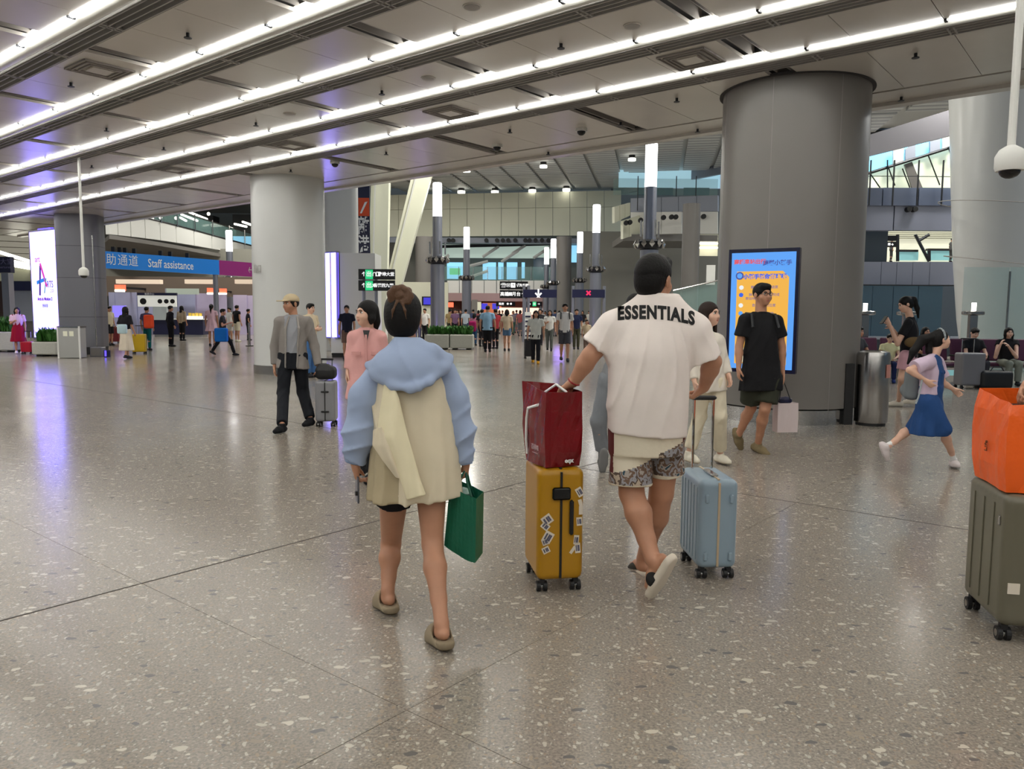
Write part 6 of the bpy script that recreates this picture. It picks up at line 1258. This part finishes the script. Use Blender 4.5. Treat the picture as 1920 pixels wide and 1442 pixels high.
# ------------------------------------------------------------ people in the middle distance
cap = person('man in beige cap and open grey shirt beside the white column', at(545, 700, 10.1)*[1, 1, 0], 1.74, 197, h=.010, look=215, hair=('cap', 'hair'), pitch=-.05,
    ov=dict(head=(545, 570, 0), shR=(524, 603, 0), shL=(577, 603, .05), elR=(515, 650, .02), wrR=(515, 687, -.02), elL=(590, 650, .08), wrL=(597, 689, .0), hipR=(536, 668, 0), hipL=(562, 668, .03), knR=(531, 735, -.12), knL=(568, 735, .12), anR=('z', 529, 798, .09), anL=('z', 582, 786, .10)),
    top=dict(k='jacket', c=(138, 132, 128), sl=1.9, hem=.16, w=1.12, hw=1.15, open=((150, 152, 158), .088, (26, 28, 34), .05), cc=(150, 152, 158), sw=1.15), bottom=dict(c=(26, 28, 34), w=1.12), shoes=(24, 24, 28), hands=dict(L=(V(0, -.3, -1), None, 1.2, None)))
def capmesh(J, c, brimdir=None):
    r, f, u = J['HR']; hc = J['head']; s = J['s']; M = np.array([r, f, u]).T; H = lambda x, y, z: hc+(r*x+f*y+u*z)*s
    S = Sdf(); S.ell(H(0, -.012, .045), V(.092, .112, .088)*s, M); S.plane(H(0, 0, .035), -(u*1.-f*.1)); S.box(H(0, .125, .045), V(.062, .06, .007)*s, M, .007, .012); S.obj('cap', cloth(c), J['root'], .009, 1)
capmesh(cap, (196, 178, 146))
ff, sp, rr, mhp, msh = cap['ff'], cap['sp'], cap['rr'], cap['mhp'], cap['msh']
for e in (-1, 1): S = Sdf(); S.chain([cap['nb']+rr*e*.05+ff*.06, lerp(mhp, msh, .8)+rr*e*.085+ff*.125, lerp(mhp, msh, .3)+rr*e*.075+ff*.132, mhp-sp*.14+rr*e*.075+ff*.14], [.016, .016, .012, .012], .02, flat=(ff, 1.3)); S.obj('jacket_edge', cloth((150, 145, 140)), cap['root'], .01)
gs, GP = suitcase('silver grey cabin suitcase with black straps beside the man in the cap', at(608, 808, 9.95)*[1, 1, 0]+V(0, .15, 0), math.radians(4), .26, .26, .60, (136, 136, 140), 'rubber', handle=.86, seam=True, lock=False, side_handle=False)
for z in (.46, .2): MB().box(GP(0, -.135, z), (.1, .02, .022), 0, bev=.005).build('clasp', M_['rubber'], gs)
S = Sdf(); c = GP(.0, 0, .70); S.box(c, V(.13, .11, .085), None, .06, .02); S.box(c+V(-.03, 0, .06), V(.07, .07, .06), None, .04, .05); S.obj('travel_bag', M_['rubber'], None, .01, 1, label='black soft bag resting on the silver grey suitcase', cat='bag', loc=c)
pink = person('woman in pink button shirt behind the woman in blue', at(688, 700, 6.85)*[1, 1, 0], 1.64, 190, h=.010, look=222, skin='skin2', hair=('bob', 'hair'),
    ov=dict(head=(687, 588, 0), shR=(663, 632, 0), shL=(713, 632, .03), elR=(657, 668, .0), wrR=(653, 694, -.02), elL=(721, 670, .05), wrL=(722, 700, .05)), stride=.12,
    top=dict(k='shirt', c=(224, 168, 164), sl=1.92, hem=.14, w=1.1, hw=1.12), bottom=dict(c=(22, 22, 26)), shoes=(30, 30, 34))
ff, sp, rr = pink['ff'], pink['sp'], pink['rr']
for e in (-1, 1): MB().box(lerp(pink['mhp'], pink['msh'], .66)+rr*e*.085+ff*.134, (.085, .008, .03), -math.radians(10)).build('pocket_flap', cloth((214, 158, 154)), pink['root'])
MB().box(lerp(pink['mhp'], pink['msh'], .45)+ff*.128, (.018, .008, .50), -math.radians(10)).build('button_placket', cloth((216, 160, 156)), pink['root']); MB().poly([pink['nb']+ff*.085+rr*.03, pink['nb']+ff*.085-rr*.03, pink['nb']+ff*.125-sp*.12], ff*.01).build('dark_top', M_['rubber'], pink['root'])
lan = person('woman in white blouse and trousers with a lanyard behind the white shirt man', at(1333, 720, 7.5)*[1, 1, 0], 1.66, 158, h=.010, look=140, skin='skin2', hair=('long', 'hairb'),
    ov=dict(head=(1331, 589, 0), shR=(1302, 635, 0), shL=(1347, 637, 0), elR=(1295, 680, 0), wrR=(1302, 715, -.1), elL=(1358, 678, 0), wrL=(1366, 703, -.06), hipR=(1318, 715, 0), hipL=(1344, 715, 0), knR=(1312, 780, .1), knL=(1350, 780, -.03), anR=(1292, 850, .15), anL=('z', 1350, 852, .09)),
    top=dict(k='shirt', c=(222, 214, 202), sl=1.9, hem=.10, w=1.02), bottom=dict(c=(222, 212, 188), w=1., fl=1.15, l=1.85), shoes=(226, 220, 204), solemat=(190, 180, 160))
nb, ff, rr, sp = lan['nb'], lan['ff'], lan['rr'], lan['sp']; MB().tube([nb-rr*.06-ff*.02, nb-rr*.05+ff*.1-sp*.08, nb+ff*.15-sp*.26, nb+rr*.05+ff*.1-sp*.08, nb+rr*.06-ff*.02], .006, 6).build('lanyard', M_['navy'], lan['root'])
blk_ = person('man in black T-shirt, olive shorts and glasses before the blue screen', at(1428, 720, 8.15)*[1, 1, 0], 1.75, 162, h=.010, look=163, fat=1.12, skin='skin', hair=('short', 'hair'),
    ov=dict(head=(1430, 553, 0), shR=(1397, 600, 0), shL=(1456, 602, .03), elR=(1386, 650, 0), wrR=(1385, 690, -.06), elL=(1466, 650, .05), wrL=(1467, 698, .05), hipR=(1412, 712, 0), hipL=(1443, 712, 0), knR=(1408, 765, .12), knL=(1434, 768, -.05), anR=(1385, 815, .30), toR=(1392, 838, .28), anL=('z', 1421, 833, .09), toL=('z', 1442, 844, .05)),
    top=dict(c=(24, 24, 27), sl=.62, hem=.11, w=1.12, hw=1.1, sw=1.08), bottom=dict(c=(52, 54, 44), l=.78, w=1.18), shoes=(126, 112, 84), solemat=(90, 78, 60))
def glasses(J, m='rubber'):
    r, f, u = J['HR']; hc = J['head']; s = J['s']; H = lambda x, y, z: hc+(r*x+f*y+u*z)*s; mb = MB()
    for e in (-1, 1):
        mb.tube([H(e*.031+.021*math.cos(t), .099, .008+.016*math.sin(t)) for t in np.linspace(0, 6.283, 13)], .0024, 5); mb.tube([H(e*.052, .099, .01), H(e*.076, .0, .006)], .0022, 5)
    mb.tube([H(-.01, .1, .012), H(.01, .1, .012)], .0024, 5); mb.build('glasses', M_[m], J['root'])
glasses(blk_)
nb, ff, rr, sp = blk_['nb'], blk_['ff'], blk_['rr'], blk_['sp']
for e in (-1, 1): MB().tube([nb+rr*e*.13-ff*.08+sp*.01, nb+rr*e*.13+ff*.07+sp*.0, nb+rr*e*.14+ff*.13-sp*.14], .014, 6).build('backpack_strap', mat('dark_webbing', (40, 42, 46), .7), blk_['root'])
wb_ = soft_bag('pale pink paper carrier bag held beside the man in black', 'paper_bag', [(.245, quad(at(1472, 790, 8.25), .15, .115, .06)), (.42, quad(at(1472, 790, 8.25), .15, .118, .06)), (.56, quad(at(1472, 790, 8.25), .15, .115, .055))], mat('pale_paper', (206, 192, 192), .6), .245, .56, wob=.003)
MB().tube([at(1461, 752, 8.2), at(1467, 708, 8.2), at(1482, 750, 8.2)], .005, 6).build('handle', M_['rubber'], wb_); MB().sph(at(1472, 751, 8.25), (.08, .04, .045), 10).build('dark_contents', M_['navy'], wb_)
fone = person('woman with ponytail in black top and pink shorts using her phone', at(1702, 680, 12.1)*[1, 1, 0], 1.72, 275, h=.011, look=272, pitch=-.35, skin='skin2', hair=('pony', 'hair'),
    ov=dict(head=(1697, 571, 0), shL=(1703, 605, -.14), shR=(1710, 605, .16), elL=(1683, 645, -.16), wrL=(1668, 609, -.12), elR=(1690, 640, .15), wrR=(1672, 615, .0), hipL=(1700, 668, -.09), hipR=(1706, 668, .09), knL=(1690, 710, -.08), knR=(1702, 712, .1), anL=('z', 1685, 752, .09), anR=('z', 1713, 748, .12)),
    top=dict(c=(26, 26, 30), sl=.6, hem=.02), bottom=dict(c=(206, 160, 172), l=.6, w=1.12), shoes=(214, 208, 194), solemat=(200, 195, 180))
MB().box(at(1657, 600, 12.0), (.012, .075, .15), R=rotz(.2)@np.array([[.8, 0, .6], [0, 1, 0], [-.6, 0, .8]]), bev=.003).build('smartphone', M_['blackgloss'], label='dark smartphone held up by the ponytail woman', cat='phone')
S = Sdf(); c = at(1714, 642, 11.8); S.ell(c, V(.15, .055, .085), None); S.obj('belt_bag', cloth((104, 84, 56)), None, .01, 1, label='brown crossbody bag on the back of the ponytail woman', cat='bag', loc=c)
girl = person('running girl in lilac blouse and blue denim pinafore', at(1738, 790, 7.35)*[1, 1, 0], 1.36, 84, h=.0095, look=88, pitch=.12, skin='skin2', hair=('pony', 'hair'),
    ov=dict(head=(1764, 637, 0), shR=(1741, 678, -.11), shL=(1757, 678, .12), elR=(1705, 694, -.16), wrR=(1736, 714, -.17), elL=(1768, 718, .15), wrL=(1788, 730, .2), hipR=(1740, 755, -.07), hipL=(1746, 755, .07), knR=(1771, 805, -.12), knL=(1712, 802, .1), anR=('z', 1788, 862, .075), anL=(1664, 838, .10), toL=(1676, 868, .10), toR=(1822, 876, -.22)),
    top=dict(k='shirt', c=(204, 184, 204), sl=.72, hem=-.10, w=1.02, sw=1.3, open=((38, 72, 124), .10, (38, 72, 124), .08)), bottom=dict(k='skirt', c=(38, 72, 124), z=.46, w=.93), shoes=(214, 204, 204), sock=(232, 232, 232), solemat=(190, 180, 180))
r, f, u = girl['HR']; hc = girl['head']; s = girl['s']; mhp, msh, ff, sp, rr = girl['mhp'], girl['msh'], girl['ff'], girl['sp'], girl['rr']
MB().tube([hc+(r*.094*math.cos(t)+u*.105*math.sin(t)+u*.03-f*.0)*s for t in np.linspace(-.3, 3.44, 13)], .009, 8).build('headband', mat('grey_band', (150, 158, 162), .6), girl['root'], smooth=True)
S = Sdf(); S.box(lerp(mhp, msh, .5)+ff*.105*s, V(.1, .012, .11)*s, np.array([rr, ff, sp]).T, .01); S.loft([(mhp, .15*s, .13*s), (lerp(mhp, msh, .42), .15*s, .128*s)], rr, .02)
for e in (-1, 1): S.chain([lerp(mhp, msh, .75)+ff*.115*s+rr*e*.06*s, msh+sp*.035*s+rr*e*.08*s, lerp(mhp, msh, .6)-ff*.12*s+rr*e*.05*s], [.017, .017, .017], .008)
S.obj('pinafore_bib', cloth((38, 72, 124)), girl['root'], .009, 1)
S = Sdf(); c = lerp(mhp, msh, .42)-ff*.20*s; S.box(c, V(.13, .085, .19)*s, np.array([rr, ff, sp]).T, .05, .02); S.ell(c-ff*.06*s-sp*.06, V(.09, .05, .09)*s, None, .03); S.obj('backpack', cloth((112, 118, 122)), None, .01, 1, label='grey soft backpack on the back of the running girl', cat='bag', loc=c)
S = Sdf(); S.chain([hc-f*.1*s+u*.04*s, hc-f*.22*s+u*.02, hc-f*.34*s-u*.08, hc-f*.42*s-u*.19], [.045, .045, .035, .012], .02); S.obj('flying_hair', M_['hair'], girl['root'], .009, 1)
MB().tube([at(1729, 712, 7.15), at(1722, 745, 7.13), at(1717, 757, 7.13)], .008, 6).build('backpack_strap', mat('grey_band', 0), girl['root'])
grey = person('person in grey trousers mostly hidden behind the white shirt man', at(1150, 800, 7.2)*[1, 1, 0], 1.70, 5, h=.012, face=False,
    ov=dict(head=(1190, 575, 0), shL=(1158, 620, 0), shR=(1215, 620, 0), elL=(1160, 665, 0), wrL=(1165, 700, .1), elR=(1222, 665, 0), wrR=(1222, 700, .1), hipL=(1142, 715, 0), hipR=(1170, 715, 0), knL=(1122, 790, -.02), knR=(1180, 790, .2), anL=(1130, 850, .05), toL=(1128, 880, .08), anR=(1200, 850, .5)),
    top=dict(c=(120, 122, 126), sl=.6, w=1.), bottom=dict(c=(120, 124, 130), w=1.1, l=1.9), shoes=(24, 26, 30), solemat=(120, 120, 120))
# right edge person holding the orange bag
edge = person('person in white sleeve cut by the right edge behind the orange bag', V(3.12, 3.95, 0), 1.72, 190, h=.010, skin='skin', face=True, hair=('short', 'hair'),
    ov=dict(elR=(1975, 672, -.15), wrR=(1926, 722, -.3)), top=dict(c=(226, 222, 222), sl=.75, w=1.05, sw=1.2), bottom=dict(c=(60, 62, 70)), shoes=(40, 40, 44))
# seated people
sit1 = person('seated woman in black top behind a grey suitcase', at(1826, 700, 17.0)*[1, 1, 0], 1.62, 180, h=.012, seat=True, look=180, pitch=-.45, skin='skin2', hair=('short', 'hair'), top=dict(c=(24, 24, 28), sl=.6, hem=.0), bottom=dict(c=(60, 60, 66)), shoes=(40, 40, 44))
sit2 = person('seated curly haired woman drinking at the right edge', at(1889, 700, 16.9)*[1, 1, 0], 1.64, 190, h=.012, seat=True, skin='skin2', hair=('long', 'hair'), ov=dict(elR=(1866, 670, -.2), wrR=(1876, 646, -.3), elL=(1906, 670, -.2), wrL=(1890, 648, -.3)), top=dict(c=(30, 28, 30), sl=.25, hem=.0), bottom=dict(c=(132, 136, 124), w=1.15), shoes=(40, 40, 44))
sit3 = person('seated child in pale yellow top behind the litter bin', at(1666, 700, 17.4)*[1, 1, 0], 1.42, 200, h=.012, seat=True, look=200, pitch=-.3, skin='skin2', hair=('short', 'hair'), top=dict(c=(222, 216, 168), sl=.5, hem=.0), bottom=dict(c=(30, 40, 80)), shoes=(30, 50, 110))
sit4 = person('seated person in dark patterned shirt half hidden by the big column', at(1612, 700, 17.2)*[1, 1, 0], 1.62, 150, h=.012, seat=True, skin='skin', hair=('short', 'hair'), top=dict(c=(62, 62, 66), sl=.6, hem=.0), bottom=dict(c=(40, 40, 46)), shoes=(40, 40, 44))
sit5 = person('seated dark haired person partly hidden by the running girl', at(1735, 700, 17.8)*[1, 1, 0], 1.62, 170, h=.013, seat=True, skin='skin', hair=('bob', 'hair'), top=dict(c=(30, 30, 34), sl=.6, hem=.0), bottom=dict(c=(30, 30, 36)), shoes=(40, 40, 44))
suitcase('grey hard suitcase with raised handle before the seated woman', at(1815, 733, 16.05)*[1, 1, 0], .05, .50, .3, .74, (122, 120, 124), 'rubber', handle=1.02, lock=False, side_handle=False, seam=False)
S = Sdf(); c = at(1862, 724, 16.)*[1, 1, 0]+V(0, 0, .19); S.box(c, V(.33, .17, .185), None, .07, .02); o = S.obj('duffel_bag', M_['rubber'], None, .015, 1, label='black duffel bag on the floor beside the grey suitcase', cat='bag', loc=c); 
MB().tube([c+V(-.15, -.1, .17), c+V(-.08, -.1, .27), c+V(.08, -.1, .27), c+V(.15, -.1, .17)], .012, 6).build('handle', M_['darkmetal'], o)
MB().box(at(1785, 718, 17.)*[1, 1, 0]+V(0, 0, .25), (.35, .06, .12)).build('light_box', mat('pale_teal', 0), None, label='small glowing blue screen low under the waiting seats', cat='screen')
# ------------------------------------------------------------ far people
def far(label, x, ytop, yfoot, col, bcol, yaw=180, Y=None, stride=.0, hair='short', bk='trousers', hgt=None, group=None, skin='skin', sl=.6, bl=1.95, shoes=(40, 40, 44), hem=.03, arm=None, hcol='hair', ov=None, z=.5, h=None, fat=1.):
    Yd = Y if Y else G(x, yfoot)[1]; hg = hgt or max(1.2, min(1.85, at(x, ytop, Yd)[2])); b = at(x, yfoot, Yd)*[1, 1, 0]
    return person(label, b, hg, yaw, stride, ov=ov, h=h or (.017 if Yd < 36 else .022), skin=skin, top=dict(c=col, sl=sl, hem=hem) if col else None, bottom=dict(k=bk, c=bcol, l=bl, z=z), shoes=shoes, hair=(hair, hcol), group=group, armpose=arm, fat=fat)
far('woman in crimson pinafore dress and white sleeves at the left edge', 36, 577, 663, (225, 190, 215), (150, 12, 48), 150, hair='long', bk='dress', z=.45, arm='phone', sl=.7, shoes=(225, 215, 225))
c = G(46, 664); suitcase('small bright red suitcase beside the crimson dress woman', c+V(.05, .1, 0), .1, .34, .25, .42, (170, 10, 40), 'rubber', handle=.75, lock=False, side_handle=False, seam=False)
far('person in cream shirt half hidden by the slate pillar', 207, 575, 648, (218, 205, 175), (30, 28, 32), 110, bl=.9, hem=.06)
suitcase('dark red suitcase beside the half hidden person in cream', at(216, 642, 35.)*[1, 1, 0], 0, .45, .3, .75, (110, 16, 24), 'rubber', lock=False, side_handle=False, seam=False)
far('woman with long black hair, black top and cream wide skirt', 238, 576, 673, (26, 24, 30), (214, 202, 182), 20, hair='long', bk='skirt', z=.28, sl=.9, stride=.15)
S = Sdf(); c = at(229, 617, 22.8); S.box(c, V(.14, .06, .14), None, .04); S.obj('shoulder_bag', cloth((176, 200, 206)), None, .02, 1, label='pale blue shoulder bag of the long haired woman', cat='bag', loc=c)
far('person with orange backpack and teal trousers seen from behind', 277, 576, 657, (90, 84, 120), (14, 98, 100), 5, sl=.6, hem=.05)
S = Sdf(); c = at(279, 603, 27.4); S.box(c, V(.17, .09, .24), None, .07); S.obj('backpack', cloth((226, 78, 44)), None, .02, 1, label='orange backpack worn by the person in teal trousers', cat='bag', loc=c)
suitcase('bright yellow suitcase behind the cream skirt woman', at(262, 660, 26.6)*[1, 1, 0], .2, .42, .28, .68, (196, 160, 10), 'rubber', lock=False, side_handle=False, seam=False, handle=.95)
far('staff member in black suit at the left of the navy counter', 321, 574, 650, (22, 22, 30), (18, 18, 24), 40, sl=1.9)
far('woman in beige top and black trousers at the navy counter', 342, 574, 639, (170, 152, 128), (20, 20, 24), 15, hair='long', sl=1.3)
far('woman in pale pink dress with long black braid', 398, 571, 649, (228, 190, 204), (228, 190, 204), 350, hair='pony', bk='dress', z=.62, sl=.5)
far('walking person in black with blue bag looking at a phone', 419, 580, 667, (34, 34, 38), (18, 18, 22), 80, stride=.42, arm='phone')
S = Sdf(); c = at(415, 628, 24.5); S.box(c, V(.2, .1, .22), None, .05); S.obj('tote_bag', cloth((10, 92, 170)), None, .02, 1, label='bright blue bag at the hip of the walking person in black', cat='bag', loc=c)
far('person in white top behind the walking person in black', 432, 577, 640, (228, 226, 224), (200, 196, 190), 200, bl=.9)
far('young man in black vest and cream shorts with white shoes', 445, 573, 641, (26, 26, 30), (222, 214, 190), 30, bl=.9, shoes=(225, 220, 200), sl=.35)
far('person in black bending near the queue posts by the white column', 466, 580, 638, (24, 24, 32), (22, 24, 34), 60)
far('woman in cream top raising a hand beside the white column', 583, 571, 708, (222, 206, 176), (70, 110, 160), 120, Y=17.6, hgt=1.66, bk='trousers', arm='both', h=.013, skin='skin2')
far('person in cream walking beyond the white column', 611, 580, 668, (226, 212, 178), (222, 214, 196), 100, stride=.3, Y=26.5, hgt=1.6, sl=.7)
far('young man in dark blue T-shirt against the white wall block', 651, 576, 652, (24, 26, 44), (108, 84, 74), 175, Y=24.3, hgt=1.68, bl=.9)
# loose crowd near the planter
grp = 'crowd behind the planter'
for x, yt, yf, c1, c2, yw, Y, lab in ((783, 585, 640, (190, 170, 200), (90, 90, 120), 180, 40, 'person in lilac top just right of the bun hairdo'), (797, 582, 640, (230, 226, 220), (30, 30, 34), 200, 38, 'person in white tee and dark vest left of the lamp post'), (843, 580, 640, (150, 130, 90), (60, 60, 50), 0, 46, 'person in khaki top behind the planter leaves'), (853, 577, 640, (120, 90, 120), (30, 30, 40), 170, 44, 'person in mauve patterned top behind the planter'), (864, 582, 640, (40, 36, 44), (30, 30, 34), 190, 48, 'person in black behind the planter leaves'), (873, 585, 640, (170, 180, 190), (60, 70, 90), 10, 43, 'person in pale grey behind the right end of the planter'), (787, 590, 640, (220, 190, 180), (60, 60, 70), 60, 45, 'person in faded pink behind the bun hairdo')): far(lab, x, yt, yf, c1, c2, yw, Y=Y, hgt=1.66, group=grp)
far('woman in jeans with magenta backpack at the right of the planter', 889, 588, 648, (150, 90, 110), (40, 70, 100), 20, hair='bob')
S = Sdf(); c = at(886, 612, 33.0); S.box(c, V(.16, .09, .22), None, .07); S.obj('backpack', cloth((150, 20, 84)), None, .02, 1, label='magenta backpack at the right of the planter', cat='bag', loc=c)
far('broad man in light blue shirt and black trousers seen from behind', 914, 574, 660, (140, 178, 206), (20, 20, 24), 10, fat=1.2, hem=.08)
far('woman in red top behind the light blue shirt man', 929, 580, 654, (160, 50, 60), (24, 24, 28), 330)
far('person in dark top left of the light blue shirt man', 903, 582, 650, (34, 30, 34), (40, 40, 44), 20, Y=34, hgt=1.62)
far('woman in beige blouse and denim shorts seen from behind', 950, 581, 658, (206, 184, 156), (84, 112, 144), 5, hair='bob', bl=.62)
far('woman in pale grey T-shirt, black trousers and yellow shoes', 1004, 583, 682, (196, 196, 188), (26, 26, 32), 182, stride=.12, hair='long', shoes=(210, 150, 30), hem=.1, fat=1.1, h=.014)
far('woman in white top and grey trousers holding a phone', 1030, 582, 658, (222, 220, 214), (92, 96, 92), 185, stride=.1, hair='long', arm='phone')
tm = far('tall man in white T-shirt and grey shorts with backpack straps', 1058, 570, 678, (212, 208, 204), (70, 70, 76), 178, stride=.15, bl=.9, shoes=(40, 40, 48), h=.014)
nb, ff, rr, sp = tm['nb'], tm['ff'], tm['rr'], tm['sp']
for e in (-1, 1): MB().tube([nb+rr*e*.13-ff*.08+sp*.01, nb+rr*e*.13+ff*.07, nb+rr*e*.14+ff*.13-sp*.2], .02, 6).build('backpack_strap', M_['rubber'], tm['root'])
suitcase('black suitcase pulled behind the pale grey T-shirt woman', at(993, 664, 25.5)*[1, 1, 0], .1, .36, .25, .66, (30, 30, 34), 'rubber', lock=False, side_handle=False, seam=False, handle=.95)
far('man in navy top and olive trousers behind the tall man', 1080, 580, 655, (34, 40, 70), (66, 66, 50), 180)
far('child in beige between the lamp post and the white shirt man', 1099, 610, 662, (200, 180, 150), (110, 90, 80), 170, hgt=1.25)
far('dark haired woman behind the pale grey T-shirt woman', 1012, 576, 640, (40, 40, 46), (40, 40, 46), 180, Y=36, hgt=1.66, hair='bob')
crowd = 'distant crowd before the shopfronts'; i = 0
rr_ = random.Random(11); pal = [(40, 38, 44), (200, 196, 190), (120, 110, 120), (60, 70, 100), (150, 80, 80), (90, 90, 96), (210, 180, 150), (50, 80, 70)]
protos = []
for x in (846, 858, 868, 887, 897, 905, 936, 942, 962, 968, 975, 981, 990, 1016, 1022, 1040, 1048, 1070, 1092, 1104):
    Y = (50, 55, 60, 52.5, 57.5)[i % 5]; b = at(x, 625, Y)*[1, 1, 0]
    if len(protos) < 6:
        J_ = person('small distant figure before the warm lit shopfronts, %s of twenty' % nth(i, 20), b, rr_.uniform(1.58, 1.75), rr_.choice([0, 20, 160, 180, 200]), rr_.choice([0, .1, .2]), h=.026, top=dict(c=pal[i % 8], sl=.6), bottom=dict(c=pal[(i*3+1) % 8], l=1.95), hair=('short', 'hair') if i % 2 else ('bob', 'hair'), group=crowd); protos.append(J_['root'])
    else:
        p = protos[i % 6]; o = copy_tree(p, b-ORG[p.name]); o['label'] = 'small distant figure before the warm lit shopfronts, %s of twenty' % nth(i, 20)
    i += 1
for x in (1140, 1147, 1156): far('distant standing figure just left of the white sleeve, %s' % {1140: 'leftmost', 1147: 'middle one', 1156: 'rightmost'}[x], x, 590, 640, pal[x % 8], (40, 40, 50), 180, Y=50+x % 3*4, hgt=1.65, group='figures left of the white sleeve')
for x, lab in ((1670, 'distant figure in the lit upper room at right of the black sign'), (1782, 'dark distant figure in the lit upper room near the leaning column')): b = at(x, 491, 29.9); person(lab, b, 1.6*.55, 90, h=.03, top=dict(c=(90, 90, 90)), bottom=dict(c=(60, 60, 60)))
# queue posts near the white column
for k, x in enumerate((468, 484)):
    c = at(x, 650, 33)*[1, 1, 0]; r = empty('queue_post', c, 'violet lit queue post just left of the white column, %s' % ('left one' if k == 0 else 'right one'), 'post'); MB().cyl(c, c+V(0, 0, .03), .16, n=16).build('base', M_['darkmetal'], r); MB().cyl(c+V(0, 0, .03), c+V(0, 0, 1.), .05, n=10).build('pole', M_['steel'], r)
